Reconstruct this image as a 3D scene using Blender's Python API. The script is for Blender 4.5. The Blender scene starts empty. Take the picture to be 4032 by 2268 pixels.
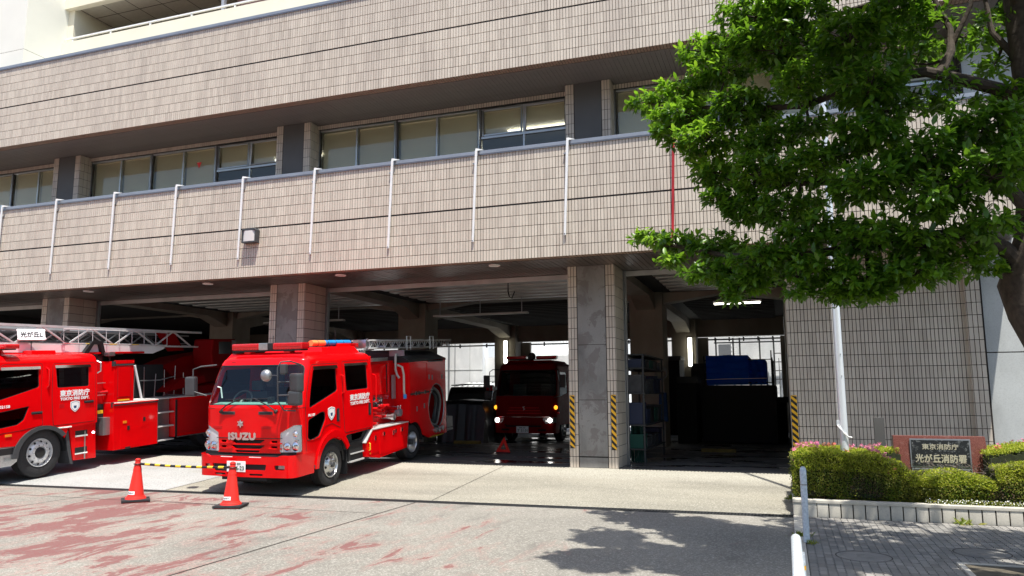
import bpy, bmesh, math, random
import numpy as np
from math import radians, pi, sin, cos
from mathutils import Vector, Matrix
from mathutils.geometry import tessellate_polygon

random.seed(7)
rng = np.random.default_rng(7)
SC = bpy.context.scene
COL = SC.collection

# ------------------------------------------------------------------ camera
cd = bpy.data.cameras.new("camera")
cam = bpy.data.objects.new("camera", cd)
COL.objects.link(cam)
SC.camera = cam
cd.sensor_width = 36.0
cd.lens = 2978.58 / 4032 * 36
cd.clip_start = 0.05
cd.clip_end = 600
YAW, PITCH, ROLL = -0.34269, 0.139790, -0.003011
F_ = Vector((sin(YAW) * cos(PITCH), cos(YAW) * cos(PITCH), sin(PITCH)))
R_ = Vector((cos(YAW), -sin(YAW), 0))
U_ = R_.cross(F_)
R2 = R_ * cos(ROLL) + U_ * sin(ROLL)
U2 = U_ * cos(ROLL) - R_ * sin(ROLL)
m = Matrix((R2, U2, -F_)).transposed().to_4x4()
m.translation = Vector((0, 0, 1.553))
cam.matrix_world = m

# ------------------------------------------------------------------ world, sun, exposure
SUN = Vector((0.186, -0.30, 1.0)).normalized()          # towards the sun
SUN_EL = math.asin(SUN.z)
SUN_AZ = math.atan2(SUN.x, SUN.y)                        # clockwise from +Y
w = bpy.data.worlds.new("World")
SC.world = w
w.use_nodes = True
nt = w.node_tree
sky = nt.nodes.new("ShaderNodeTexSky")
sky.sky_type = 'NISHITA'
sky.sun_disc = False
sky.sun_elevation = SUN_EL
sky.sun_rotation = SUN_AZ
sky.air_density = 1.0
sky.dust_density = 1.6
bg = nt.nodes["Background"]
bg.inputs[1].default_value = 0.13
nt.links.new(sky.outputs[0], bg.inputs[0])
sd = bpy.data.lights.new("sun", 'SUN')
sd.energy = 4.4
sd.angle = radians(0.53)
sd.color = (1.0, 0.955, 0.88)
sun = bpy.data.objects.new("sun", sd)
COL.objects.link(sun)
sun.location = (0, -5, 30)
sun.rotation_euler = (-SUN).to_track_quat('-Z', 'Y').to_euler()
SC.view_settings.view_transform = 'Standard'
SC.view_settings.look = 'None'
SC.view_settings.gamma = 1.0
SC.view_settings.exposure = 0.75
SC.view_settings.use_curve_mapping = False
try:
    SC.cycles.max_bounces = 8
    SC.cycles.transparent_max_bounces = 24
    SC.cycles.sample_clamp_indirect = 6
    SC.cycles.caustics_reflective = False
    SC.cycles.caustics_refractive = False
except Exception:
    pass

# ------------------------------------------------------------------ materials
MATS = {}
def nodes(name):
    mt = bpy.data.materials.new(name)
    mt.use_nodes = True
    MATS[name] = mt
    n = mt.node_tree
    return mt, n, n.nodes["Principled BSDF"]
def setp(b, **k):
    for a, v in k.items():
        key = {'col': 'Base Color', 'rough': 'Roughness', 'metal': 'Metallic', 'coat': 'Coat Weight', 'coatr': 'Coat Roughness',
               'spec': 'Specular IOR Level', 'emc': 'Emission Color', 'ems': 'Emission Strength', 'trans': 'Transmission Weight', 'alpha': 'Alpha', 'ior': 'IOR'}[a]
        if isinstance(v, (tuple, list)) and len(v) == 3:
            v = (*v, 1)
        b.inputs[key].default_value = v
def plain(name, col, rough=0.5, metal=0.0, var=0.0, scale=8.0, bump=0.0, bscale=60.0, dirt=None, **k):
    """colour with a little uneven tone and fine relief"""
    mt, n, b = nodes(name)
    setp(b, col=col, rough=rough, metal=metal, **k)
    if var > 0 or dirt:
        tc = n.nodes.new("ShaderNodeTexCoord")
        nz = n.nodes.new("ShaderNodeTexNoise")
        nz.inputs["Scale"].default_value = scale
        nz.inputs["Detail"].default_value = 6
        n.links.new(tc.outputs["Object"], nz.inputs["Vector"])
        cr = n.nodes.new("ShaderNodeValToRGB")
        cr.color_ramp.elements[0].position = 0.3
        cr.color_ramp.elements[1].position = 0.7
        c = np.array(col[:3])
        d = np.array(dirt[:3]) if dirt else c * (1 - var)
        cr.color_ramp.elements[0].color = (*d, 1)
        cr.color_ramp.elements[1].color = (*np.minimum(c * (1 + var * .5), 1), 1)
        n.links.new(nz.outputs["Fac"], cr.inputs[0])
        n.links.new(cr.outputs[0], b.inputs["Base Color"])
    if bump > 0:
        tc2 = n.nodes.new("ShaderNodeTexCoord")
        nb = n.nodes.new("ShaderNodeTexNoise")
        nb.inputs["Scale"].default_value = bscale
        nb.inputs["Detail"].default_value = 4
        n.links.new(tc2.outputs["Object"], nb.inputs["Vector"])
        bp = n.nodes.new("ShaderNodeBump")
        bp.inputs["Strength"].default_value = bump
        bp.inputs["Distance"].default_value = 0.01
        n.links.new(nb.outputs["Fac"], bp.inputs["Height"])
        n.links.new(bp.outputs[0], b.inputs["Normal"])
    return mt
def N(n, typ, **k):
    nd = n.nodes.new("ShaderNode" + typ)
    for a, v in k.items():
        setattr(nd, a, v)
    return nd
def ramp(n, inp, stops):
    cr = N(n, "ValToRGB")
    els = cr.color_ramp.elements
    while len(els) < len(stops):
        els.new(0.5)
    for e, (p_, c) in zip(els, stops):
        e.position = p_
        e.color = (*c, 1) if len(c) == 3 else c
    n.links.new(inp, cr.inputs[0])
    return cr.outputs[0]
def noise(n, vec, scale, detail=5, rough=.55, dist=0.0):
    z = N(n, "TexNoise")
    z.inputs["Scale"].default_value = scale
    z.inputs["Detail"].default_value = detail
    z.inputs["Roughness"].default_value = rough
    z.inputs["Distortion"].default_value = dist
    n.links.new(vec, z.inputs["Vector"])
    return z.outputs["Fac"]
def mapv(n, vec, sc=(1, 1, 1), rot=(0, 0, 0)):
    mp = N(n, "Mapping")
    mp.inputs["Scale"].default_value = sc
    mp.inputs["Rotation"].default_value = rot
    n.links.new(vec, mp.inputs["Vector"])
    return mp.outputs[0]
def mix(n, a, b, f, mode='MIX'):
    mx = N(n, "Mix", data_type='RGBA', blend_type=mode)
    for sock, v in ((0, f), (6, a), (7, b)):
        if isinstance(v, (int, float)):
            mx.inputs[sock].default_value = v
        elif isinstance(v, tuple):
            mx.inputs[sock].default_value = (*v, 1) if len(v) == 3 else v
        else:
            n.links.new(v, mx.inputs[sock])
    return mx.outputs[2]
def mth(n, op, a, b=0.0):
    q = N(n, "Math", operation=op)
    for i, v in enumerate((a, b)):
        if isinstance(v, (int, float)):
            q.inputs[i].default_value = v
        else:
            n.links.new(v, q.inputs[i])
    return q.outputs[0]
def bumpn(n, h, b, strength=.3, dist=.01):
    bp = N(n, "Bump")
    bp.inputs["Strength"].default_value = strength
    bp.inputs["Distance"].default_value = dist
    n.links.new(h, bp.inputs["Height"])
    n.links.new(bp.outputs[0], b.inputs["Normal"])
def world_pos(n):
    return N(n, "NewGeometry").outputs["Position"]

def m_tile(name="tile", c1=(.64, .57, .475), c2=(.52, .455, .375)):
    mt, n, b = nodes(name)
    g = N(n, "NewGeometry")
    oi = N(n, "ObjectInfo")
    r = mth(n, 'FRACT', mth(n, 'ADD', g.outputs["Random Per Island"], oi.outputs["Random"]))
    base = ramp(n, r, [(0, c2), (.35, tuple(.5 * (np.array(c1) + np.array(c2)))), (1, c1)])
    big = noise(n, mapv(n, g.outputs["Position"], (1, 1, .6)), .9, 4)
    base = mix(n, base, (.44, .375, .32), mth(n, 'MULTIPLY', ramp(n, big, [(.45, (0, 0, 0)), (.72, (1, 1, 1))]), .35))
    streak = noise(n, mapv(n, g.outputs["Position"], (5, 5, .45)), 1.2, 7)
    base = mix(n, base, (.26, .22, .19), mth(n, 'MULTIPLY', ramp(n, streak, [(.46, (0, 0, 0)), (.76, (1, 1, 1))]), .30))
    n.links.new(base, b.inputs["Base Color"])
    setp(b, rough=.42, spec=.4)
    bumpn(n, noise(n, g.outputs["Position"], 55, 3), b, .12, .004)
    return mt
m_tile()
plain("tile_underside_shaded", (.30, .215, .165), .5, var=.2, scale=14)  # tile colour browned to paint the shadow under the bands
plain("mortar", (.030, .023, .019), .9, var=.3, scale=5)
plain("cap_metal", (.32, .34, .37), .35, .5, var=.1, scale=3)
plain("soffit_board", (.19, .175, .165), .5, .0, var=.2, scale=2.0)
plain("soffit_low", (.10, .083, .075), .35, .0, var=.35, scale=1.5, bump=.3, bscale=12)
plain("dark_panel", (.10, .098, .095), .6, var=.15, scale=1.5)
def m_concrete(name, c=(.36, .36, .35), patch=None, dark=.5, sc=1.0, rough=.85):
    mt, n, b = nodes(name)
    P = world_pos(n)
    a = noise(n, mapv(n, P, (1, 1, .5)), 1.6 * sc, 8, .6)
    col = ramp(n, a, [(.25, tuple(np.array(c) * dark)), (.5, c), (.8, tuple(np.minimum(np.array(c) * 1.25, 1)))])
    f = noise(n, P, 45, 4)
    col = mix(n, col, tuple(np.array(c) * .6), mth(n, 'MULTIPLY', ramp(n, f, [(.5, (0, 0, 0)), (.7, (1, 1, 1))]), .3))
    if patch:
        q = noise(n, P, 2.6, 6, .62, .6)
        col = mix(n, col, patch, mth(n, 'MULTIPLY', ramp(n, q, [(.53, (0, 0, 0)), (.545, (1, 1, 1))]), .6))
    n.links.new(col, b.inputs["Base Color"])
    setp(b, rough=rough)
    bumpn(n, f, b, .25, .006)
    return mt
m_concrete("pier_concrete", (.255, .25, .235), patch=(.16, .14, .13))
m_concrete("wall_concrete", (.47, .49, .48), dark=.72)
m_concrete("beam_concrete", (.30, .265, .215), dark=.8)
m_concrete("curb_concrete", (.52, .49, .42), dark=.75)
m_concrete("white_wall", (.80, .82, .83), dark=.86)
plain("cream_wall", (.80, .755, .60), .8, var=.06, scale=1.2, bump=.1, bscale=30)
plain("cream_white", (.80, .80, .72), .8, var=.05, scale=1.0, bump=.1, bscale=30)
plain("balcony_ceiling", (.50, .46, .37), .8, var=.08)
plain("rust_pink", (.38, .17, .16), .7, var=.1)
plain("alu", (.48, .51, .52), .35, .75, var=.08, scale=4)
plain("steel_grey", (.36, .37, .38), .4, .8, var=.1)
plain("deck_steel", (.50, .49, .46), .45, .5, var=.2, scale=2)
plain("white_paint", (.82, .83, .82), .4, var=.05)
plain("pole_white", (.80, .84, .87), .28, .35, var=.05, scale=3)
plain("guard_white", (.74, .80, .84), .35, .1, var=.10, scale=30, dirt=(.50, .56, .60))
plain("blind", (.86, .81, .63), .6, var=.06, scale=1)
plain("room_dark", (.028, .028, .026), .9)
plain("black", (.012, .012, .013), .5)
plain("black_matte", (.010, .010, .011), .85)
plain("rubber", (.022, .022, .024), .75, var=.3, scale=25, bump=.2, bscale=80)
plain("plastic_grey", (.055, .058, .062), .42, var=.1)
plain("tarp_black", (.012, .013, .015), .38, var=.3, scale=6, bump=.9, bscale=5)
plain("chrome", (.78, .79, .80), .12, 1.0)
plain("silver", (.58, .59, .60), .28, .9, var=.12, scale=20)
plain("ladder_silver", (.74, .75, .75), .35, .35, var=.1, scale=6)
plain("white_gloss", (.80, .80, .80), .2, coat=.6)
plain("yellow", (.82, .55, .03), .45)
plain("hazard_yellow", (.85, .46, .02), .4, var=.05)
plain("sign_white", (.92, .92, .91), .35)
plain("text_white", (.88, .88, .88), .35)
plain("text_black", (.015, .015, .018), .5)
plain("text_green", (.03, .12, .06), .5)
plain("text_gold", (.72, .66, .50), .35, .5)
plain("orange_lens", (.85, .25, .02), .15, coat=1)
plain("orange_float", (.88, .30, .10), .45, var=.1)
plain("blue_float", (.02, .28, .72), .4, var=.1)
plain("teal_trim", (.20, .34, .31), .5)
plain("seat_cloth", (.035, .04, .045), .9)
plain("uniform_blue", (.02, .06, .16), .9, var=.3)
plain("green_net", (.01, .06, .045), .9)
plain("box_blue", (.012, .02, .055), .6)
plain("dull_yellow", (.20, .14, .02), .7, var=.4, scale=10)
plain("shelf_stuff", (.05, .05, .055), .7, var=.4, scale=9)
plain("bark", (.060, .046, .034), .9, var=.45, scale=14, bump=.9, bscale=22)
plain("bush_twig", (.22, .18, .15), .9, var=.3, scale=30)
plain("soil", (.10, .085, .06), .95, var=.4, scale=12, bump=.6, bscale=30)
plain("window_tint", (.05, .06, .065), .1)
plain("deck_black", (.03, .032, .034), .55, var=.2, scale=8, bump=.2, bscale=20)
def m_paint(name, col, rough=.25, coat=.35, fade=.06):
    mt, n, b = nodes(name)
    g = N(n, "TexCoord")
    a = noise(n, g.outputs["Object"], 2.2, 5)
    c = np.array(col)
    n.links.new(ramp(n, a, [(.3, tuple(c * (1 - fade))), (.7, tuple(np.minimum(c * (1 + fade), 1)))]), b.inputs["Base Color"])
    d = noise(n, g.outputs["Object"], 9, 6)
    n.links.new(ramp(n, d, [(.3, (rough * .9,) * 3), (.75, (rough * 1.15,) * 3)]), b.inputs["Roughness"])
    setp(b, coat=coat * .7, coatr=.04, spec=.22)
    return mt
m_paint("red_paint", (.76, .002, .004), .16)
m_paint("red_dark", (.55, .004, .006), .4, .4)
m_paint("red_shaded", (.20, .002, .003), .55, .0)  # engine red darkened, the shade put into the paint colour
MATS["red_shaded"].node_tree.nodes["Principled BSDF"].inputs["Specular IOR Level"].default_value = .08
plain("lamp_bowl", (.90, .90, .89), .3, .1)
m_paint("car_black", (.010, .011, .013), .3, .6)
m_paint("cone_red", (.78, .035, .025), .42, 0.1, .12)
plain("red_lens", (.60, .008, .012), .12, coat=1, trans=.0)
plain("red_triangle", (.80, .03, .02), .4, ems=0.0)
plain("sticker_red", (.60, .01, .01), .5)
plain("hose_grey", (.22, .22, .21), .6, var=.2, scale=20)
plain("red_rod", (.42, .02, .025), .4, var=.2, scale=4)

def m_glass(name, tint=(1, 1, 1), rough=.0, ior=1.45, dark=.0):
    mt, n, b = nodes(name)
    out = n.nodes["Material Output"]
    n.nodes.remove(b)
    tr = N(n, "BsdfTransparent")
    tr.inputs[0].default_value = (*tint, 1)
    gl = N(n, "BsdfGlossy")
    gl.inputs["Roughness"].default_value = rough
    gl.inputs[0].default_value = (.9, .95, 1, 1)
    # Schlick reflectance, the same from both sides of the pane
    g = N(n, "NewGeometry")
    dt = N(n, "VectorMath", operation='DOT_PRODUCT')
    n.links.new(g.outputs["Incoming"], dt.inputs[0])
    n.links.new(g.outputs["Normal"], dt.inputs[1])
    f0 = ((ior - 1) / (ior + 1)) ** 2
    c1_ = mth(n, 'POWER', mth(n, 'SUBTRACT', 1.0, mth(n, 'ABSOLUTE', dt.outputs["Value"])), 5.0)
    fr = mth(n, 'ADD', mth(n, 'MULTIPLY', c1_, 1 - f0), f0)
    mx = N(n, "MixShader")
    n.links.new(fr, mx.inputs[0])
    n.links.new(tr.outputs[0], mx.inputs[1])
    n.links.new(gl.outputs[0], mx.inputs[2])
    n.links.new(mx.outputs[0], out.inputs[0])
    return mt
m_glass("glass", (.80, .94, .89), ior=1.5)
m_glass("glass_dark", (.06, .07, .08), ior=1.5)
m_glass("window_glass", (.97, .97, .92), ior=1.42)
m_glass("lamp_glass", (.9, .92, .93), ior=1.5)
def m_emit(name, col, s):
    mt, n, b = nodes(name)
    setp(b, col=(0, 0, 0), emc=col, ems=s, rough=.4)
    return mt
m_emit("tube_light", (1, .97, .80), 5.0)
m_emit("ceiling_lamp", (1, .98, .9), 4.0)
m_emit("headlight_on", (1, .97, .9), 8.0)
m_emit("amber_on", (1, .32, .02), 1.6)
m_emit("white_led", (.75, .8, 1), 5.0)
plain("downlight", (.62, .60, .58), .35)

def m_diamond(name="diamond_plate"):
    mt, n, b = nodes(name)
    g = N(n, "TexCoord")
    ck = N(n, "TexChecker")
    ck.inputs["Scale"].default_value = 42
    n.links.new(mapv(n, g.outputs["Object"], (1, 1, 1), (0, 0, .785)), ck.inputs["Vector"])
    setp(b, col=(.72, .72, .70), rough=.35, metal=.35)
    bumpn(n, ck.outputs["Fac"], b, .9, .004)
    return mt
m_diamond()

def m_street():
    mt, n, b = nodes("street_concrete")
    P = world_pos(n)
    base = ramp(n, noise(n, P, .55, 6), [(.3, (.18, .172, .148)), (.55, (.245, .232, .198)), (.8, (.315, .298, .255))])
    agg = noise(n, P, 85, 3, .6)
    base = mix(n, base, (.10, .092, .08), mth(n, 'MULTIPLY', ramp(n, agg, [(.44, (1, 1, 1)), (.52, (0, 0, 0))]), .55))
    agg2 = noise(n, P, 38, 3, .7)
    base = mix(n, base, (.50, .48, .43), mth(n, 'MULTIPLY', ramp(n, agg2, [(.52, (0, 0, 0)), (.62, (1, 1, 1))]), .5))
    # worn red surfacing: patches drawn out along the driveway direction
    st = noise(n, mapv(n, P, (1.9, .70, 1), (0, 0, -.12)), .95, 12, .70, .5)
    sep = N(n, "SeparateXYZ")
    n.links.new(P, sep.inputs[0])
    fx = N(n, "MapRange")
    n.links.new(sep.outputs[0], fx.inputs[0])
    fx.inputs[1].default_value = -9.5
    fx.inputs[2].default_value = -1.0
    fx.inputs[3].default_value = 0.048
    fx.inputs[4].default_value = -0.135
    fy = N(n, "MapRange")
    n.links.new(sep.outputs[1], fy.inputs[0])
    fy.inputs[1].default_value = 8.2
    fy.inputs[2].default_value = 12.0
    fy.inputs[3].default_value = 0.0
    fy.inputs[4].default_value = -0.085
    v = mth(n, 'ADD', mth(n, 'ADD', st, fx.outputs[0]), fy.outputs[0])
    big = noise(n, mapv(n, P, (1.0, .7, 1), (0, 0, -.10)), .42, 3)
    v = mth(n, 'ADD', v, mth(n, 'MULTIPLY', mth(n, 'SUBTRACT', big, .5), .30))
    hard = ramp(n, v, [(.522, (0, 0, 0)), (.538, (1, 1, 1))])
    soft = ramp(n, v, [(.43, (0, 0, 0)), (.53, (1, 1, 1))])
    base = mix(n, base, (.31, .17, .145), mth(n, 'MULTIPLY', soft, mth(n, 'MULTIPLY', ramp(n, agg2, [(.40, (0, 0, 0)), (.60, (1, 1, 1))]), .75)))
    hard = mth(n, 'MULTIPLY', hard, ramp(n, agg2, [(.30, (.55, .55, .55)), (.55, (1, 1, 1))]))
    base = mix(n, base, (.165, .046, .046), mth(n, 'MULTIPLY', hard, .82))
    oil = noise(n, mapv(n, P, (1.3, .5, 1)), 1.7, 7, .6)
    base = mix(n, base, (.07, .065, .06), mth(n, 'MULTIPLY', ramp(n, oil, [(.56, (0, 0, 0)), (.74, (1, 1, 1))]), .5))
    n.links.new(base, b.inputs["Base Color"])
    setp(b, rough=.88)
    bumpn(n, agg, b, .5, .006)
m_street()
def m_apron():
    mt, n, b = nodes("apron_concrete")
    P = world_pos(n)
    sep = N(n, "SeparateXYZ")
    n.links.new(P, sep.inputs[0])
    base = ramp(n, noise(n, mapv(n, P, (.35, 1.4, 1)), .8, 7), [(.3, (.195, .183, .145)), (.55, (.285, .268, .212)), (.8, (.35, .33, .265))])
    grey = ramp(n, noise(n, P, .9, 5), [(.3, (.31, .32, .31)), (.7, (.40, .405, .395))])
    lf = mth(n, 'LESS_THAN', sep.outputs[0], -11.5)
    base = mix(n, base, grey, lf)
    pale = N(n, "MapRange")
    n.links.new(mth(n, 'ADD', sep.outputs[1], mth(n, 'MULTIPLY', noise(n, P, 1.5, 4), .8)), pale.inputs[0])
    pale.inputs[1].default_value = 15.1
    pale.inputs[2].default_value = 15.9
    base = mix(n, base, (.42, .40, .33), mth(n, 'MULTIPLY', pale.outputs[0], .8))
    agg = noise(n, P, 42, 4, .7)
    base = mix(n, base, (.12, .115, .10), mth(n, 'MULTIPLY', ramp(n, agg, [(.42, (1, 1, 1)), (.5, (0, 0, 0))]), .5))
    base = mix(n, base, (.55, .54, .49), mth(n, 'MULTIPLY', ramp(n, agg, [(.54, (0, 0, 0)), (.64, (1, 1, 1))]), .5))
    st = noise(n, mapv(n, P, (.6, 2.0, 1)), .9, 7, .6)
    base = mix(n, base, (.30, .275, .22), mth(n, 'MULTIPLY', ramp(n, st, [(.55, (0, 0, 0)), (.72, (1, 1, 1))]), .45))
    n.links.new(base, b.inputs["Base Color"])
    setp(b, rough=.85)
    bumpn(n, agg, b, .45, .006)
m_apron()
def m_floor():
    mt, n, b = nodes("garage_floor_paint")
    P = world_pos(n)
    wet = noise(n, mapv(n, P, (.5, 1.8, 1)), .8, 6, .6, .4)
    mask = ramp(n, wet, [(.55, (0, 0, 0)), (.58, (1, 1, 1))])
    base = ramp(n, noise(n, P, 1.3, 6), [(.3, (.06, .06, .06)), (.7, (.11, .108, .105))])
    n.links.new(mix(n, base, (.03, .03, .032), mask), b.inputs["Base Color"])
    n.links.new(ramp(n, wet, [(.52, (.7, .7, .7)), (.58, (.12, .12, .12))]), b.inputs["Roughness"])
    dry = noise(n, P, 30, 3)
    bumpn(n, dry, b, .12, .004)
m_floor()
def m_granite(name, c1, c2, rough=.25):
    mt, n, b = nodes(name)
    g = N(n, "TexCoord")
    a = noise(n, g.outputs["Object"], 90, 3, .7)
    d = noise(n, g.outputs["Object"], 14, 5, .6)
    base = ramp(n, a, [(.4, c1), (.6, c2)])
    base = mix(n, base, (.40, .27, .23), mth(n, 'MULTIPLY', ramp(n, d, [(.55, (0, 0, 0)), (.75, (1, 1, 1))]), .35))
    n.links.new(base, b.inputs["Base Color"])
    setp(b, rough=rough)
m_granite("red_granite", (.15, .045, .036), (.27, .10, .08))
def m_plaque():
    mt, n, b = nodes("plaque_bronze")
    g = N(n, "TexCoord")
    d = noise(n, g.outputs["Object"], 26, 7, .7)
    n.links.new(ramp(n, d, [(.55, (.022, .024, .026)), (.62, (.24, .25, .25))]), b.inputs["Base Color"])
    setp(b, rough=.4, metal=.2)
m_plaque()
def m_leaf(name, cols, rough=.35, transl=.35, spec=.5):
    mt, n, b = nodes(name)
    g = N(n, "NewGeometry")
    oi = N(n, "ObjectInfo")
    r = mth(n, 'FRACT', mth(n, 'ADD', g.outputs["Random Per Island"], oi.outputs["Random"]))
    base = ramp(n, r, [(i / (len(cols) - 1), c) for i, c in enumerate(cols)])
    big = noise(n, g.outputs["Position"], 1.6, 3)
    base = mix(n, base, cols[-1], mth(n, 'MULTIPLY', ramp(n, big, [(.45, (0, 0, 0)), (.75, (1, 1, 1))]), .45))
    n.links.new(base, b.inputs["Base Color"])
    setp(b, rough=rough, spec=spec)
    tl = N(n, "BsdfTranslucent")
    n.links.new(mix(n, base, (.22, .42, .02), .5), tl.inputs[0])
    mx = N(n, "MixShader")
    mx.inputs[0].default_value = transl
    n.links.new(b.outputs[0], mx.inputs[1])
    n.links.new(tl.outputs[0], mx.inputs[2])
    n.links.new(mx.outputs[0], n.nodes["Material Output"].inputs[0])
m_leaf("leaf", [(.032, .095, .010), (.060, .155, .012), (.090, .21, .016), (.15, .29, .022)], .32, .5)
m_leaf("leaf_new_sunlit", [(.14, .32, .02), (.23, .42, .03), (.34, .52, .04)], .38, .55)  # fresh green of new leaves, brightened to paint sunlit foliage
m_leaf("hedge_leaf", [(.06, .12, .012), (.13, .19, .015), (.24, .27, .02), (.32, .25, .05)], .5, .35)
m_leaf("hedge_brown", [(.12, .06, .035), (.17, .09, .05), (.10, .085, .04)], .6, .2)
m_leaf("hedge_tip_sunlit", [(.34, .42, .03), (.46, .50, .04), (.55, .52, .06)], .5, .45)  # yellow green tips, brightened to paint sunlight on the hedge top
m_leaf("petal", [(.70, .12, .30), (.80, .20, .42), (.85, .32, .50)], .6, .4)
m_leaf("petal_salmon", [(.75, .15, .12), (.82, .25, .22)], .6, .4)
m_leaf("tarp_blue", [(.010, .10, .55), (.014, .13, .66), (.012, .11, .6)], .45, .0)
def m_tarp():
    n = MATS["tarp_blue"].node_tree
    for q in n.nodes:
        if q.type == 'MIX_SHADER': q.inputs[0].default_value = .7
        if q.type == 'BSDF_TRANSLUCENT':
            for l in list(q.inputs[0].links): n.links.remove(l)
            q.inputs[0].default_value = (.01, .14, .75, 1)
m_tarp()
def m_paver():
    mt, n, b = nodes("paver_block")
    g = N(n, "NewGeometry")
    oi = N(n, "ObjectInfo")
    r = mth(n, 'FRACT', mth(n, 'ADD', g.outputs["Random Per Island"], oi.outputs["Random"]))
    base = ramp(n, r, [(0, (.18, .170, .152)), (.5, (.23, .218, .197)), (1, (.285, .27, .245))])
    base = mix(n, base, (.11, .115, .115), mth(n, 'MULTIPLY', ramp(n, noise(n, g.outputs["Position"], 2.0, 6), [(.45, (0, 0, 0)), (.7, (1, 1, 1))]), .5))
    fine = noise(n, g.outputs["Position"], 120, 3)
    base = mix(n, base, (.32, .32, .31), mth(n, 'MULTIPLY', ramp(n, fine, [(.55, (0, 0, 0)), (.7, (1, 1, 1))]), .35))
    n.links.new(base, b.inputs["Base Color"])
    setp(b, rough=.85)
    bumpn(n, fine, b, .4, .004)
m_paver()

# ------------------------------------------------------------------ mesh helpers
class MB:
    def __init__(s):
        s.v = []; s.f = []; s.m = []; s.mi = 0
    def add(s, vs, fs):
        k = len(s.v)
        s.v += [tuple(q) for q in vs]
        s.f += [tuple(i + k for i in q) for q in fs]
        s.m += [s.mi] * len(fs)
        return s
    def box(s, x0, x1, y0, y1, z0, z1):
        if x0 > x1: x0, x1 = x1, x0
        if y0 > y1: y0, y1 = y1, y0
        if z0 > z1: z0, z1 = z1, z0
        return s.add([(x0, y0, z0), (x1, y0, z0), (x1, y1, z0), (x0, y1, z0), (x0, y0, z1), (x1, y0, z1), (x1, y1, z1), (x0, y1, z1)],
                     [(0, 3, 2, 1), (4, 5, 6, 7), (0, 1, 5, 4), (1, 2, 6, 5), (2, 3, 7, 6), (3, 0, 4, 7)])
    def quad(s, a, b, c, d):
        return s.add([a, b, c, d], [(0, 1, 2, 3)])
    def prism(s, poly, ax, a0, a1):
        """extrude a 2-D polygon along axis ax; the 2-D axes are the two others in order"""
        def put(u, v, t):
            q = [u, v]
            q.insert(ax, t)
            return tuple(q)
        n = len(poly)
        vs = [put(u, v, a0) for u, v in poly] + [put(u, v, a1) for u, v in poly]
        fs = [tuple(range(n - 1, -1, -1)), tuple(range(n, 2 * n))] + [(i, (i + 1) % n, (i + 1) % n + n, i + n) for i in range(n)]
        return s.add(vs, fs)
    def tube(s, pts, r, n=8, cap=True, closed=False):
        pts = [Vector(q) for q in pts]
        rr = r if isinstance(r, (list, tuple)) else [r] * len(pts)
        vs, fs = [], []
        up = None
        L = len(pts)
        for i, q in enumerate(pts):
            if closed:
                d = (pts[(i + 1) % L] - pts[i - 1]).normalized()
            else:
                d = (pts[min(i + 1, L - 1)] - pts[max(i - 1, 0)]).normalized()
            if up is None:
                up = Vector((0, 0, 1)) if abs(d.z) < .9 else Vector((1, 0, 0))
            a = d.cross(up).normalized()
            up = a.cross(d).normalized()
            for k in range(n):
                t = 2 * pi * k / n
                vs.append(q + (a * cos(t) + up * sin(t)) * rr[i])
        for i in range(L if closed else L - 1):
            j = (i + 1) % L
            for k in range(n):
                l = (k + 1) % n
                fs.append((i * n + k, i * n + l, j * n + l, j * n + k))
        if cap and not closed:
            fs.append(tuple(range(n - 1, -1, -1)))
            fs.append(tuple((L - 1) * n + k for k in range(n)))
        return s.add(vs, fs)
    def cyl(s, p0, p1, r, n=12):
        return s.tube([p0, p1], r, n)
    def lathe(s, prof, ax=0, c=(0, 0, 0), n=32, ends=False):
        """profile of (t, r) revolved round an axis-parallel line through c"""
        vs, fs = [], []
        for t, r in prof:
            for k in range(n):
                a = 2 * pi * k / n
                q = [cos(a) * r, sin(a) * r]
                q.insert(ax, t)
                vs.append((q[0] + c[0], q[1] + c[1], q[2] + c[2]))
        for i in range(len(prof) - 1):
            for k in range(n):
                l = (k + 1) % n
                fs.append((i * n + k, i * n + l, (i + 1) * n + l, (i + 1) * n + k))
        if ends:
            fs.append(tuple(range(n)))
            fs.append(tuple((len(prof) - 1) * n + k for k in range(n - 1, -1, -1)))
        return s.add(vs, fs)
    def mesh(s, name, mats, smooth=False, bevel=0, seg=2):
        me = bpy.data.meshes.new(name)
        me.from_pydata(s.v, [], s.f)
        for q in (mats if isinstance(mats, (list, tuple)) else [mats]):
            me.materials.append(MATS[q])
        if isinstance(mats, (list, tuple)):
            me.polygons.foreach_set("material_index", s.m)
        bm = bmesh.new()
        bm.from_mesh(me)
        if bevel:
            bmesh.ops.remove_doubles(bm, verts=bm.verts, dist=1e-5)
            ed = [e for e in bm.edges if len(e.link_faces) == 2 and e.calc_face_angle(0) > .5]
            bmesh.ops.bevel(bm, geom=ed, offset=bevel, segments=seg, profile=.7, affect='EDGES', clamp_overlap=True)
        bmesh.ops.recalc_face_normals(bm, faces=bm.faces)
        if smooth or bevel:
            for f in bm.faces: f.smooth = True
            for e in bm.edges:
                if len(e.link_faces) == 2 and e.calc_face_angle(0) > (.6 if not bevel else .75):
                    e.smooth = False
        bm.to_mesh(me)
        bm.free()
        return me
    def build(s, name, mats, parent=None, smooth=False, bevel=0, seg=2, **tags):
        o = put(name, s.mesh(name, mats, smooth, bevel, seg), parent, **tags)
        if bevel:
            wn = o.modifiers.new("even_normals", 'WEIGHTED_NORMAL')
            wn.keep_sharp = True
        return o
def put(name, me, parent=None, loc=None, rot=None, **tags):
    o = bpy.data.objects.new(name, me)
    COL.objects.link(o)
    if parent is not None: o.parent = parent
    if loc is not None: o.location = loc
    if rot is not None: o.rotation_euler = rot
    for a, v in tags.items():
        if v is not None: o[a] = v
    return o
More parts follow.
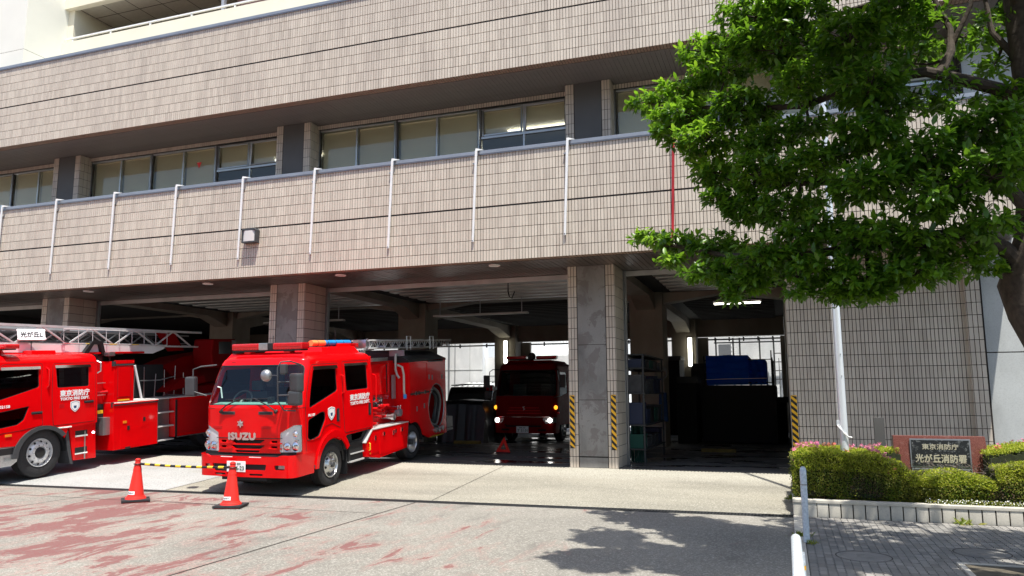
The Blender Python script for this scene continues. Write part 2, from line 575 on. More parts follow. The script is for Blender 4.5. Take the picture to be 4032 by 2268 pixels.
def thing(name, label, category, loc=(0, 0, 0), rot=(0, 0, 0), group=None):
    o = bpy.data.objects.new(name, None)
    COL.objects.link(o)
    o.location = loc
    o.rotation_euler = rot
    o.empty_display_size = .2
    o["label"] = label
    o["category"] = category
    if group: o["group"] = group
    return o
def copy_tree(o, parent=None):
    c = o.copy()
    COL.objects.link(c)
    if parent is not None: c.parent = parent
    for ch in [q for q in o.children]:
        copy_tree(ch, c)
    return c
def box(name, mat, parent, x0, x1, y0, y1, z0, z1, bevel=0, **t):
    return MB().box(x0, x1, y0, y1, z0, z1).build(name, mat, parent, bevel=bevel, **t)
def text_mesh(s, size, depth=.002):
    cu = bpy.data.curves.new("lettering", 'FONT')
    cu.body = s
    cu.size = size
    cu.extrude = depth
    cu.align_x = 'CENTER'
    cu.align_y = 'CENTER'
    cu.resolution_u = 2
    o = bpy.data.objects.new("lettering", cu)
    COL.objects.link(o)
    bpy.context.view_layer.update()
    dg = bpy.context.evaluated_depsgraph_get()
    me = bpy.data.meshes.new_from_object(o.evaluated_get(dg))
    bpy.data.objects.remove(o)
    return me
def text(s, mat, parent, c, ux, uy, width=None, height=.1, depth=.002, bold=0.0, name="lettering"):
    """flat lettering centred on c; ux = reading direction, uy = up; scaled to width x height"""
    me = text_mesh(s, 1.0, depth)
    co = np.zeros(len(me.vertices) * 3)
    me.vertices.foreach_get("co", co)
    co = co.reshape(-1, 3)
    mn, mx = co.min(0), co.max(0)
    co[:, 0] -= (mn[0] + mx[0]) / 2
    co[:, 1] -= (mn[1] + mx[1]) / 2
    sy = height / (mx[1] - mn[1])
    sx = sy if width is None else width / (mx[0] - mn[0])
    co[:, 0] *= sx
    co[:, 1] *= sy
    ux = Vector(ux).normalized(); uy = Vector(uy).normalized(); uz = ux.cross(uy)
    if bold:
        base = co.copy()
        parts = [base + np.array([dx, dy, 0]) for dx, dy in ((0, 0), (bold, 0), (-bold, 0), (0, bold), (0, -bold))]
    else:
        parts = [co]
    A = np.array([list(ux), list(uy), list(uz)])
    fs0 = [tuple(q.vertices) for q in me.polygons]
    V, Fc = [], []
    for k, pc in enumerate(parts):
        pc = pc.copy()
        pc[:, 2] += k * 4e-4
        W = pc @ A
        off = len(V)
        V += [tuple(q) for q in W]
        Fc += [tuple(i + off for i in f) for f in fs0]
    m2 = bpy.data.meshes.new(name)
    m2.from_pydata(V, [], Fc)
    m2.materials.append(MATS[mat])
    bpy.data.meshes.remove(me)
    return put(name, m2, parent, loc=c)
def rpoly(pts, r, n=4):
    """round the corners of a 2-D polygon; r may be a list"""
    out = []
    L = len(pts)
    rr = r if isinstance(r, (list, tuple)) else [r] * L
    for i in range(L):
        p0, p1, p2 = Vector(pts[i - 1]), Vector(pts[i]), Vector(pts[(i + 1) % L])
        if rr[i] <= 0:
            out.append(tuple(p1)); continue
        a, b = (p0 - p1), (p2 - p1)
        q = min(rr[i], a.length * .48, b.length * .48)
        a = p1 + a.normalized() * q
        b = p1 + b.normalized() * q
        for k in range(n + 1):
            t = k / n
            out.append(tuple(a * (1 - t) ** 2 + p1 * 2 * t * (1 - t) + b * t * t))
    return out
def grow(pts, d):
    """offset polygon outwards by d (inwards if negative)"""
    L = len(pts)
    ar = sum(pts[i][0] * pts[(i + 1) % L][1] - pts[(i + 1) % L][0] * pts[i][1] for i in range(L))
    sg = 1 if ar > 0 else -1
    out = []
    for i in range(L):
        a = Vector(pts[i]) - Vector(pts[i - 1]); b = Vector(pts[(i + 1) % L]) - Vector(pts[i])
        if a.length < 1e-7: a = b
        if b.length < 1e-7: b = a
        a.normalize(); b.normalize()
        n = Vector((a.y + b.y, -a.x - b.x))
        if n.length < 1e-6: n = Vector((a.y, -a.x))
        n.normalize()
        c = max(.5, n.dot(Vector((a.y, -a.x))))
        out.append((pts[i][0] + sg * n.x * d / c, pts[i][1] + sg * n.y * d / c))
    return out
def sheet(name, mat, parent, fn, outer, holes=(), thick=.02, cu=(), cv=(), **t):
    """plate cut from a 2-D outline with holes, sliced at the u and v values given, bent by fn(u, v)"""
    loops = [[Vector((a, b, 0)) for a, b in outer]] + [[Vector((a, b, 0)) for a, b in h] for h in holes]
    fl = [q for l in loops for q in l]
    tri = tessellate_polygon(loops)
    bm = bmesh.new()
    vs = [bm.verts.new(q) for q in fl]
    for f in tri:
        try: bm.faces.new([vs[i] for i in f])
        except ValueError: pass
    for ax, cuts in ((0, cu), (1, cv)):
        for c in cuts:
            no = Vector((1, 0, 0)) if ax == 0 else Vector((0, 1, 0))
            bmesh.ops.bisect_plane(bm, geom=bm.verts[:] + bm.edges[:] + bm.faces[:], plane_co=no * c, plane_no=no, dist=1e-6)
    bmesh.ops.remove_doubles(bm, verts=bm.verts, dist=1e-5)
    bmesh.ops.triangulate(bm, faces=bm.faces)
    bmesh.ops.recalc_face_normals(bm, faces=bm.faces)
    for v in bm.verts:
        v.co = Vector(fn(v.co.x, v.co.y))
    for f in bm.faces: f.smooth = True
    me = bpy.data.meshes.new(name)
    bm.normal_update()
    bm.to_mesh(me)
    bm.free()
    me.materials.append(MATS[mat])
    o = put(name, me, parent, **t)
    if thick:
        so = o.modifiers.new("thickness", 'SOLIDIFY')
        so.thickness = thick
        so.offset = t.get("off", 0)
        es = o.modifiers.new("edges", 'EDGE_SPLIT')
        es.split_angle = radians(40)
    return o
# ================================================================== GROUND
APX0, APX1 = -34.0, 0.03
def yd(x): return 12.65 + .055 * x          # far edge of the drain
def apron_z(x, y): return -.28 + .28 * max(0, min(1, (y - yd(x)) / (16.10 - yd(x))))
def ground(name, mat, pts, z=None, **t):
    b = MB()
    b.add([(x, y, z if z is not None else zz) for x, y, zz in pts], [tuple(range(len(pts)))])
    return b.build(name, mat, None, kind="structure")
ground("street", "street_concrete", [(-60, -40, 0), (.03, -40, 0), (.03, yd(.03) - .28, 0), (-60, yd(-60) - .28, 0)], -.28)
b = MB()
NX = 12
for i in range(NX):
    xa = APX0 + (APX1 - APX0) * i / NX; xb = APX0 + (APX1 - APX0) * (i + 1) / NX
    b.quad((xa, yd(xa), -.28), (xb, yd(xb), -.28), (xb, 16.10, 0), (xa, 16.10, 0))
b.build("apron", "apron_concrete", None, kind="structure")
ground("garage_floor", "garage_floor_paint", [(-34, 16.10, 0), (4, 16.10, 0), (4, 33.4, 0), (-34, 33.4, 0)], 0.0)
ground("yard_ground", "wall_concrete", [(-80, 33.4, 0), (60, 33.4, 0), (60, 110, 0), (-80, 110, 0)], -.004)
ground("earth", "soil", [(-200, -200, 0), (200, -200, 0), (200, 200, 0), (-200, 200, 0)], -.45)
ground("sidewalk_bed", "mortar", [(.03, -40, 0), (30, -40, 0), (30, 12.60, 0), (.03, 12.60, 0)], -.296)

# saw-cut seams in the paving, as thin dark filler strips
sm = MB()
def seam(x0, y0, x1, y1, w_=.022, z=-.276, zf=None):
    d = Vector((x1 - x0, y1 - y0, 0)).normalized(); q = Vector((-d.y, d.x, 0)) * w_ / 2
    f = zf or (lambda x, y: z)
    sm.quad((x0 - q.x, y0 - q.y, f(x0, y0)), (x1 - q.x, y1 - q.y, f(x1, y1)), (x1 + q.x, y1 + q.y, f(x1, y1)), (x0 + q.x, y0 + q.y, f(x0, y0)))
seam(-6.0, -5, -6.06, yd(-6) - .3)
seam(-12.2, -5, -12.2, yd(-12.2) - .3, .016)
seam(-14, 10.62, -6.05, 10.75, .014)
seam(-6.0, 5.4, .03, 5.5, .014)
az = lambda x, y: apron_z(x, y) + .004
seam(-11.5, yd(-11.5) + .02, -11.5, 16.08, .02, zf=az)
seam(-5.9, yd(-5.9) + .02, -5.9, 16.08, .014, zf=az)
sm.build("paving_seam", "mortar", None, kind="structure")
# kerb strip between street and sidewalk
MB().box(.03, .15, -40, 12.50, -.40, -.262).build("kerb", "curb_concrete", None, kind="structure", bevel=.008)

# drain channel with grating
dr = thing("drain_channel", "long dark perforated steel drain grating crossing the driveway in front of the trucks", "drain", (0, 0, 0))
b = MB()
for x0, x1 in ((-34, .03),):
    b.add([(x0, yd(x0) - .28, -.30), (x1, yd(x1) - .28, -.30), (x1, yd(x1), -.30), (x0, yd(x0), -.30)], [(0, 1, 2, 3)])
b.build("channel_bed", "black_matte", dr)
b = MB()
for off in (-.278, -.235, -.045, -.022):
    xa, xb = -34, .03
    b.add([(xa, yd(xa) + off, -.277), (xb, yd(xb) + off, -.277), (xb, yd(xb) + off + .018, -.277), (xa, yd(xa) + off + .018, -.277),
           (xa, yd(xa) + off, -.296), (xb, yd(xb) + off, -.296), (xb, yd(xb) + off + .018, -.296), (xa, yd(xa) + off + .018, -.296)],
          [(0, 1, 2, 3), (0, 4, 5, 1), (3, 2, 6, 7)])
b.build("edge_bar", "deck_black", dr)
b = MB()
x = -20.0
while x < 0:
    y = yd(x)
    b.box(x, x + .022, y - .26, y - .02, -.292, -.278)
    x += .05
for k in range(5):
    xa, xb = -20, .03
    o = -.22 + k * .045
    b.add([(xa, yd(xa) + o, -.2765), (xb, yd(xb) + o, -.2765), (xb, yd(xb) + o + .014, -.2765), (xa, yd(xa) + o + .014, -.2765)], [(0, 1, 2, 3)])
b.build("grating_bars", "deck_black", dr, kind="stuff")

# threshold rail of the shutters
b = MB()
for x0, x1 in ((-28, -20.36), (-19.25, -12.36), (-11.28, -4.44), (-3.35, .08)):
    b.box(x0, x1, 16.06, 16.14, -.01, .006)
    for k in range(int((x1 - x0) / .07)):
        b.box(x0 + k * .07, x0 + k * .07 + .03, 16.02, 16.06, -.006, .008)
b.build("threshold_rail", "deck_black", None, kind="structure")

# ================================================================== FIRE STATION
FS = thing("fire_station", "beige tiled two storey fire station with open garage bays", "building")
GROUP_T = None
def tile_geo(rects, org, U, V, W, h=.010, ch=.0018):
    """rects: (u0,u1,v0,v1) -> tile blocks standing h proud of the wall plane"""
    r = np.array(rects, float)
    n = len(r)
    u0, u1, v0, v1 = r.T
    z0 = np.full(n, -.004); z1 = np.full(n, h)
    pts = np.stack([np.stack([u0, v0, z0], 1), np.stack([u1, v0, z0], 1), np.stack([u1, v1, z0], 1), np.stack([u0, v1, z0], 1),
                    np.stack([u0 + ch, v0 + ch, z1], 1), np.stack([u1 - ch, v0 + ch, z1], 1), np.stack([u1 - ch, v1 - ch, z1], 1), np.stack([u0 + ch, v1 - ch, z1], 1)], 1)
    B = np.array([U, V, W], float)
    P = pts.reshape(-1, 3) @ B + np.array(org, float)
    fc = np.array([(4, 5, 6, 7), (0, 1, 5, 4), (1, 2, 6, 5), (2, 3, 7, 6), (3, 0, 4, 7)])
    Fc = (fc[None] + (np.arange(n) * 8)[:, None, None]).reshape(-1, 4)
    return P, Fc
def big_mesh(name, P, Fc, mat, smooth=False):
    """fast mesh from arrays; Fc is (n, k) with k = 3 or 4"""
    me = bpy.data.meshes.new(name)
    k = Fc.shape[1]
    me.vertices.add(len(P)); me.vertices.foreach_set("co", np.asarray(P, np.float32).ravel())
    me.loops.add(Fc.size); me.loops.foreach_set("vertex_index", Fc.astype(np.int32).ravel())
    me.polygons.add(len(Fc))
    me.polygons.foreach_set("loop_start", np.arange(0, Fc.size, k, dtype=np.int32))
    me.polygons.foreach_set("loop_total", np.full(len(Fc), k, np.int32))
    me.polygons.foreach_set("use_smooth", np.full(len(Fc), smooth))
    me.materials.append(MATS[mat])
    me.update(calc_edges=True)
    me.validate()
    return me
def grid_rects(u0, u1, v0, v1, mu=.0677, mv=.235, j=.0088, split=None):
    nu = max(1, round((u1 - u0) / mu)); nv = max(1, round((v1 - v0) / mv))
    du = (u1 - u0) / nu; dv = (v1 - v0) / nv
    out = []
    for a in range(nv):
        for c in range(nu):
            out.append((u0 + c * du + j / 2, u0 + (c + 1) * du - j / 2, v0 + a * dv + j / 2, v0 + (a + 1) * dv - j / 2))
    return out
X3, Y3, Z3 = (1, 0, 0), (0, 1, 0), (0, 0, 1)
FR = (0, -1, 0)     # outward normal of the front
def tiling(parent, rects, org, U=X3, V=Z3, W=FR, mat="tile", name="tiling"):
    P, Fc = tile_geo(rects, org, U, V, W)
    me = big_mesh(name, P, Fc, mat)
    bm = bmesh.new(); bm.from_mesh(me); bmesh.ops.recalc_face_normals(bm, faces=bm.faces); bm.to_mesh(me); bm.free()
    return put(name, me, parent, kind="stuff")

XL, XR = -27.0, 4.10
# --- the two tiled bands
def band(z0, lab):
    zt = z0 + 2.37
    w_ = box("band_wall", "mortar", FS, XL, XR, 14.80, 15.02, z0 + .012, zt, label=lab)
    r = grid_rects(XL, XR, z0, z0 + 1.172) + grid_rects(XL, XR, z0 + 1.198, zt)
    tiling(w_, r, (0, 14.80, 0))
    # underside return, one tile deep, and the end return
    tiling(w_, grid_rects(XL, XR, 14.80, 15.02, mv=.22), (0, 0, z0 + .012), X3, Y3, (0, 0, -1), mat="tile_underside_shaded")
    tiling(w_, grid_rects(14.80, 15.02, z0, zt, mu=.073), (XR, 0, 0), Y3, Z3, (1, 0, 0))
    c = MB().box(XL, XR + .03, 14.755, 15.06, zt, zt + .075)
    c.box(XL, XR + .03, 14.765, 14.79, zt - .022, zt)
    c.build("coping", "cap_metal", w_, bevel=.004)
    box("reveal_strip", "black_matte", w_, XL, XR, 14.797, 14.7995, z0 + 1.174, z0 + 1.196)
band(4.37, "lower tiled balcony band above the garage bays")
band(8.62, "upper tiled band over the office windows")
# --- soffits made of boards
def boards(z, y0, y1, mat, nm, x0, x1, mod=.105, sep=True):
    L = y1 - y0
    n = int((x1 - x0) / mod)
    if sep:
        me = MB().box(-.048, .048, 0, L, 0, .02).mesh(nm, mat)
        for k in range(n):
            put(nm, me, FS, loc=(x0 + (k + .5) * mod, y0, z + random.uniform(-.0012, .0012)))
    else:
        b = MB()
        for k in range(n):
            dz = random.uniform(-.002, .002)
            b.box(x0 + k * mod, x0 + k * mod + mod - .010, y0, y1, z + dz, z + .02 + dz)
        b.build(nm, mat, FS, kind="stuff")
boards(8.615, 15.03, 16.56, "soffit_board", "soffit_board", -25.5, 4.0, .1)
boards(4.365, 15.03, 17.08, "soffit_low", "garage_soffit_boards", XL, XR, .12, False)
box("soffit_backing", "black_matte", FS, XL, XR, 15.02, 16.6, 8.64, 8.70)
box("soffit_backing", "black_matte", FS, XL, XR, 15.02, 17.1, 4.39, 4.50)
box("balcony_floor", "wall_concrete", FS, XL, XR, 15.03, 16.05, 5.2, 5.3)
# --- piers
PIERS = [(-20.33, -19.28), (-12.34, -11.30), (-4.42, -3.38)]
def pier(x0, x1, lower=True):
    Yf, Yb = 16.09, 17.02
    z0, z1 = (-.02, 4.365) if lower else (5.3, 8.61)
    sw = .197
    yb = Yb if lower else 16.50
    b = MB().box(x0, x1, Yf + .001, yb, z0, z1)
    o = b.build("pier", "mortar", FS)
    for a, c in ((x0, x0 + sw), (x1 - sw, x1)):
        tiling(o, grid_rects(a, c, z0 + .02, z1, mu=.0657), (0, Yf, 0))
    mid = MB()
    mm = "pier_concrete" if lower else "dark_panel"
    if lower:
        zs = [0.0, .235, 1.43, 2.62, z1]
        for a, c in zip(zs[:-1], zs[1:]):
            mid.box(x0 + sw + .012, x1 - sw - .012, Yf - .004, Yf + .05, a + .006, c - .004)
    else:
        mid.box(x0 + sw + .012, x1 - sw - .012, Yf + .012 - .015, Yf + .05, z0, z1)
    mid.build("concrete_panel", mm, o, bevel=.004)
    # side faces: rows only show as long tiles
    for X, nrm in ((x1, (1, 0, 0)), (x0, (-1, 0, 0))):
        tiling(o, grid_rects(Yf, yb, z0 + .02, z1, mu=.47 if lower else .13), (X, 0, 0), Y3, Z3, nrm)
    if lower:
        for X in (x0 - .035, x1 + .035):
            g = MB().box(X - .035, X - .008, 17.00, 17.13, 0, 4.36)
            g.box(X + .008, X + .035, 17.00, 17.13, 0, 4.36)
            g.box(X - .035, X + .035, 17.115, 17.13, 0, 4.36)
            g.build("shutter_guide", "steel_grey", o)
        box("base_joint", "black_matte", o, x0 - .003, x1 + .003, Yf - .006, Yf + .3, .215, .230)
for a, c in PIERS:
    pier(a, c, True)
    pier(a, c, False)
pier(3.55, 4.05, False)

# --- tiled wall to the right of the bays: the nearest 300 tiles are separate pieces
o = box("side_wall", "mortar", FS, .10, 3.25, 16.091, 16.35, -.25, 4.365)
rects = grid_rects(.10, 3.25, -.005, 4.365, mu=.0677)
mu_, mv_ = rects[0][1] - rects[0][0], rects[0][3] - rects[0][2]
tv, tf = tile_geo([(-mu_ / 2, mu_ / 2, -mv_ / 2, mv_ / 2)], (0, 0, 0), X3, Z3, FR)
tme = big_mesh("tile", tv, tf, "tile")
near = sorted([r for r in rects if .85 < r[2] < 3.0 and .1 < r[0] < 3.2], key=lambda r: abs((r[0] + r[1]) / 2 - 1.3) * .6 + abs(r[2] - 1.8))[:300]
ns = set(near)
for r in near:
    put("tile", tme, o, loc=((r[0] + r[1]) / 2, 16.09, (r[2] + r[3]) / 2))
tiling(o, [r for r in rects if r not in ns], (0, 16.09, 0))
tiling(o, grid_rects(16.09, 16.35, -.005, 4.365, mu=.075), (.10, 0, 0), Y3, Z3, (-1, 0, 0))
o = box("corner_pilaster", "mortar", FS, 3.252, 3.49, 15.962, 16.35, -.25, 4.365)
tiling(o, grid_rects(3.252, 3.49, -.005, 4.365, mu=.078), (0, 15.96, 0))
tiling(o, grid_rects(15.96, 16.09, -.005, 4.365, mu=.065), (3.252, 0, 0), Y3, Z3, (-1, 0, 0))
o = box("concrete_wing_wall", "wall_concrete", FS, 3.53, 9.0, 16.05, 16.35, -.28, 2.28)
box("concrete_wing_wall", "wall_concrete", FS, 3.53, 9.0, 16.05, 16.35, 2.30, 12.5)
box("wall_joint", "mortar", o, 3.50, 9.0, 16.07, 16.3, 2.279, 2.301)
box("wall_joint", "mortar", o, 3.49, 3.53, 16.03, 16.3, -.28, 12.5)
# hidden parts of the shell: back of the side wall, upper floor slab
box("slab", "beam_concrete", FS, -34, 9, 17.14, 33.4, 4.72, 5.2)
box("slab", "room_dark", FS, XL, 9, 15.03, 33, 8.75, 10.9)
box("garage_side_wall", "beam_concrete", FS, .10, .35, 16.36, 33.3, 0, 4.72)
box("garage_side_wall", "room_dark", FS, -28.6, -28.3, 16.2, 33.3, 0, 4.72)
box("front_beam", "beam_concrete", FS, -28, .1, 17.14, 17.40, 4.30, 4.72)
box("shutter_box_trim", "deck_steel", FS, -28, .1, 17.085, 17.135, 4.24, 4.355, bevel=.004)

# --- interior frame: columns, beams, deck
def hbeam_x(x0, x1, y, zb, zt, hl, hh, w_=.5):
    """beam along X between columns, haunched at both ends"""
    L = x1 - x0
    poly = [(x0, zt), (x0, zb - hh), (x0 + hl, zb), (x1 - hl, zb), (x1, zb - hh), (x1, zt)]
    return MB().prism(poly, 1, y, y + w_)
COLX = [(-28.3, -27.3), (-20.33, -19.28), (-12.34, -11.33), (-4.38, -3.38), (.10, .34)]
for i, (a, c) in enumerate(COLX):
    if i not in (0, 4):
        box("column", "beam_concrete", FS, a, c, 23.0, 24.0, 0, 4.72, bevel=.01)
        box("column", "beam_concrete", FS, a, c, 32.2, 33.2, 0, 4.72, bevel=.01)
        for y0, y1, y2, y3 in ((17.4, 18.0, 22.0, 22.995), (24.005, 25.5, 30.7, 32.195)):
            poly = [(y0, 4.715), (y0, 4.42), (y1, 4.42), (y2, 4.42), (y3, 4.10), (y3, 4.715)] if y0 < 20 else \
                   [(y0, 4.715), (y0, 4.10), (y1, 4.42), (y2, 4.42), (y3, 4.10), (y3, 4.715)]
            MB().prism(poly, 0, (a + c) / 2 - .28, (a + c) / 2 + .28).build("beam", "beam_concrete", FS)
for (a0, a1), (b0, b1) in zip(COLX[:-1], COLX[1:]):
    hbeam_x(a1 + .004, b0 - .004, 23.2, 4.52 if b0 > 0 else 4.62, 4.715, 1.6, .22).build("beam", "beam_concrete", FS)
    hbeam_x(a1 + .004, b0 - .004, 32.5, 3.92, 4.715, .1, 0, .3).build("rear_lintel", "beam_concrete", FS)
    if a1 > -21:
        rib = MB().prism([(17.5, 4.590), (17.84, 4.590), (17.86, 4.626), (17.48, 4.626)], 0, a1 + .3, b0 - .3).mesh("deck_rib", "deck_steel")
        for k in range(9):
            put("deck_rib", rib, FS, loc=(0, k * .62, 0))
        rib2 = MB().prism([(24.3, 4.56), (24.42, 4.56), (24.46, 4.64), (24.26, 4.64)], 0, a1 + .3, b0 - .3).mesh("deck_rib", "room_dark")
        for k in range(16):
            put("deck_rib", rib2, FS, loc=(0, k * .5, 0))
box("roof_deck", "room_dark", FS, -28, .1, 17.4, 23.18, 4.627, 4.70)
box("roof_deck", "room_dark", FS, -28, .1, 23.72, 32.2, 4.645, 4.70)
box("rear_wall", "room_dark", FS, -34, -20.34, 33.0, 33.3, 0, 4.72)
box("rear_jamb", "beam_concrete", FS, -11.32, -10.90, 33.0, 33.2, 0, 3.92)
box("rear_jamb", "beam_concrete", FS, -3.37, -2.96, 33.0, 33.2, 0, 3.92)
box("rear_jamb", "beam_concrete", FS, -.07, .10, 33.0, 33.2, 0, 3.92)
b = MB()
for x0, x1 in ((-19.2, -12.4), (-10.9, -4.4), (-2.96, -.07)):
    b.box(x0, x1, 33.1, 33.16, 3.80, 3.86)
    for k in range(5):
        xx = x0 + (x1 - x0) * (k + .5) / 5
        b.box(xx - .03, xx + .03, 33.08, 33.14, 3.74, 3.92)
b.build("rear_shutter_rail", "deck_black", FS)

# --- office windows above
def window_unit(x0, x1, z0, z1, mids, transom=None, blind_to=7.0, blind_top=None, tri=None):
    y = 16.50
    f = MB()
    t = .045
    f.box(x0, x0 + t, y - .03, y + .05, z0, z1); f.box(x1 - t, x1, y - .03, y + .05, z0, z1)
    f.box(x0 + t, x1 - t, y - .03, y + .05, z1 - t, z1); f.box(x0 + t, x1 - t, y - .03, y + .05, z0, z0 + t)
    xs = [x0 + t] + mids + [x1 - t]
    for mx in mids: f.box(mx - .022, mx + .022, y - .025, y + .04, z0 + t, z1 - t)
    if transom:
        f.box(x0 + t, x1 - t, y - .034, y + .05, transom - .03, transom + .03)
        for a, c in zip(xs[:-1], xs[1:]):     # opening sashes
            for q in (MB(),):
                s = .04
                a2, c2, d0, d1 = a + .03, c - .03, transom + .035, z1 - t - .01
                f.box(a2, a2 + s, y - .05, y - .026, d0, d1); f.box(c2 - s, c2, y - .05, y - .026, d0, d1)
                f.box(a2 + s, c2 - s, y - .05, y - .026, d0, d0 + s); f.box(a2 + s, c2 - s, y - .05, y - .026, d1 - s, d1)
    wn = f.build("window", "alu", FS, bevel=.003, seg=1)
    zz = [z0 + t, z1 - t] if not transom else [z0 + t, transom, z1 - t]
    for a, c in zip(xs[:-1], xs[1:]):
        for d0, d1 in zip(zz[:-1], zz[1:]):
            box("pane", "window_glass", wn, a, c, y + .004, y + .010, d0, d1)
        b = MB()
        bl = blind_to + random.uniform(-.03, .03)
        top = z1 - .07 - random.choice([0, 0, .03])
        z = top
        while z > max(bl, z0):
            b.add([(a + .03, y + .086, z - .010), (c - .03, y + .086, z - .010), (c - .03, y + .098, z + .011), (a + .03, y + .098, z + .011)], [(0, 1, 2, 3)])
            z -= .0255
        b.box(a + .03, c - .03, y + .085, y + .125, top + .003, top + .04)
        b.build("blind", "blind", wn, kind="stuff")
    if tri:
        X, Z = tri
        MB().prism([(X - .085, Z + .09), (X + .085, Z + .09), (X, Z - .09)], 1, y - .006, y - .002).build("red_triangle_mark", "red_triangle", wn)
for bay, (xa, xb) in enumerate(((-27.0, -20.33), (-19.28, -12.34), (-11.30, -4.42), (-3.38, 3.5))):
    L = (xb - xa) / 3
    box("lintel", "mortar", FS, xa, xb, 16.431, 16.48, 8.50, 8.61)
    tiling(FS, grid_rects(xa, xb, 8.495, 8.61, mv=.12), (0, 16.43, 0), name="lintel_tiling")
    for k in range(3):
        x0, x1 = xa + k * L, xa + (k + 1) * L
        tr = 7.74 if k == 2 else None
        tri = None
        if bay == 1 and k == 1: tri = (x1 - .60, 7.98)
        if bay == 0 and k == 2: tri = (x1 - .30, 7.92); tr = None
        window_unit(x0 + .01, x1 - .01, 6.35, 8.49, [(x0 + x1) / 2], tr, 7.78 if k == 2 and bay != 0 else 6.6, tri=tri)
box("office_ceiling", "blind", FS, XL, 3.5, 16.62, 20.9, 8.55, 8.60)
box("office_back_wall", "room_dark", FS, XL, 3.5, 20.9, 21.0, 5.3, 8.6)
box("office_floor", "room_dark", FS, XL, 3.5, 16.05, 21.0, 5.3, 5.38)
box("office_sill", "wall_concrete", FS, XL, 3.5, 16.44, 16.6, 5.38, 6.345)
b = MB()
for xx in (-13.4, -6.0, -5.3, -13.0): b.box(xx - .6, xx + .6, 18.2, 18.26, 8.46, 8.52)
b.build("office_tube_light", "ceiling_lamp", FS)

# --- roofs and the flats on top
box("podium_roof", "wall_concrete", FS, XL, XR, 15.03, 17, 10.9, 10.95)
FB_ = thing("apartment_block", "cream concrete flats with a recessed balcony rising above the tiled band", "building")
bx, by = -20.85, 15.20
box("stair_tower", "cream_white", FB_, -30, bx, by, 30, 10.96, 11.795, bevel=.01)
box("stair_tower", "cream_white", FB_, -30, bx, by, 30, 11.805, 20, bevel=.01)
box("tower_joint", "black_matte", FB_, -29.9, bx - .012, by + .012, 29, 11.79, 11.81)
o = box("tower_window", "alu", FB_, -24.0, -22.95, by - .02, by + .1, 12.15, 13.45, bevel=.01)
box("pane", "window_tint", o, -23.95, -23.0, by - .024, by - .021, 12.2, 13.4)
py = 16.42
box("balcony_parapet", "cream_wall", FB_, bx + .002, 9, py, py + .15, 10.96, 12.52)
box("balcony_side_wall", "cream_wall", FB_, bx + .002, bx + .25, py + .15, 18.4, 10.96, 14.2)
box("balcony_lintel", "cream_wall", FB_, bx + .002, 9, py, py + .2, 13.66, 15.2)
box("balcony_ceiling", "balcony_ceiling", FB_, bx + .25, 9, py + .2, 18.4, 13.74, 13.8)
b = MB()
for k in range(16):
    b.box(bx + .3 + k * .91, bx + .312 + k * .91, py + .2, 18.4, 13.732, 13.74)
b.box(bx + .3, 5, 17.3, 17.312, 13.732, 13.74)
b.build("ceiling_joint", "mortar", FB_)
box("balcony_back_wall", "balcony_ceiling", FB_, bx + .25, 9, 18.4, 18.5, 10.96, 13.8)
b = MB()
for k in range(5): b.box(bx + 1.2 + k * 3.4, bx + 3.4 + k * 3.4, 18.36, 18.39, 11.2, 13.2)
b.build("balcony_window", "window_tint", FB_)
MB().box(bx + .05, 9, py + .04, py + .10, 12.63, 12.675).build("handrail", "white_paint", FB_, bevel=.006)
for k in range(14):
    box("rail_post", "white_paint", FB_, bx + .35 + k * 1.55, bx + .40 + k * 1.55, py + .05, py + .09, 12.52, 12.63)
box("drain_pipe", "white_paint", FB_, -14.98, -14.88, py + .3, py + .4, 12.52, 13.74)
box("balcony_partition", "rust_pink", FB_, -14.8, -13.6, 17.2, 17.3, 11, 13.74)
box("upper_wall", "cream_wall", FB_, bx + .002, 9, 16.44, 30, 15.2, 20)

# --- fixtures on the facade
def rod(X, label, mat="white_paint", zb=4.80, zt=6.80):
    t = thing("banner_rod", label, "banner rod", (X, 14.78, zt), group=None if mat != "white_paint" else "white banner rods on the lower band")
    b = MB()
    b.add([(-.026, -.105, 0), (.026, -.105, 0), (-.076, -.04, zb - zt), (-.121, -.04, zb - zt),
           (-.026, -.080, 0), (.026, -.080, 0), (-.076, -.015, zb - zt), (-.121, -.015, zb - zt)],
          [(0, 1, 2, 3), (4, 7, 6, 5), (0, 4, 5, 1), (1, 5, 6, 2), (2, 6, 7, 3), (3, 7, 4, 0)])
    b.build("bar", mat, t)
    MB().add([(-.02, -.10, .0), (.02, -.10, .0), (.13, .05, .05), (-.02, .06, .05), (-.02, -.10, .05), (.02, -.10, .05)], [(0, 1, 2, 3), (4, 5, 2, 3), (0, 4, 3), (1, 2, 5), (0, 1, 5, 4)]).build("top_bracket", mat, t)
    MB().box(-.10, -.03, -.05, .02, 0, .03).build("bracket", "steel_grey", t).location.z = -.28
    MB().cyl((-.10, -.05, zb - zt + .03), (-.10, .02, zb - zt + .03), .012, 6).build("bolt", "steel_grey", t)
    return t
where = ["leftmost white banner rod at the photo's edge on the lower band", "white banner rod, second from left, under the window with a red triangle",
         "white banner rod, third from left, on the lower tiled band", "white banner rod, fourth from left, above the ladder truck's rear deck",
         "white banner rod just left of the small wall lamp", "white banner rod just right of the wall lamp, above the pumper truck",
         "white banner rod above the downlight, third from the tree", "white banner rod left of the one over the bare pier, second from the tree", "white banner rod directly above the bare concrete pier nearest the tree"]
for i, wl in enumerate(where):
    rod(-20.42 + 2.052 * i if i else -20.42, wl)
rod(-1.82, "dark red vertical rod on the lower band beside the tree crown", "red_rod", 4.55, 6.9)
t = thing("wall_lamp", "small white boxed wall lamp with dark hood on the lower tiled band", "wall lamp", (-11.93, 14.79, 5.33))
b = MB()
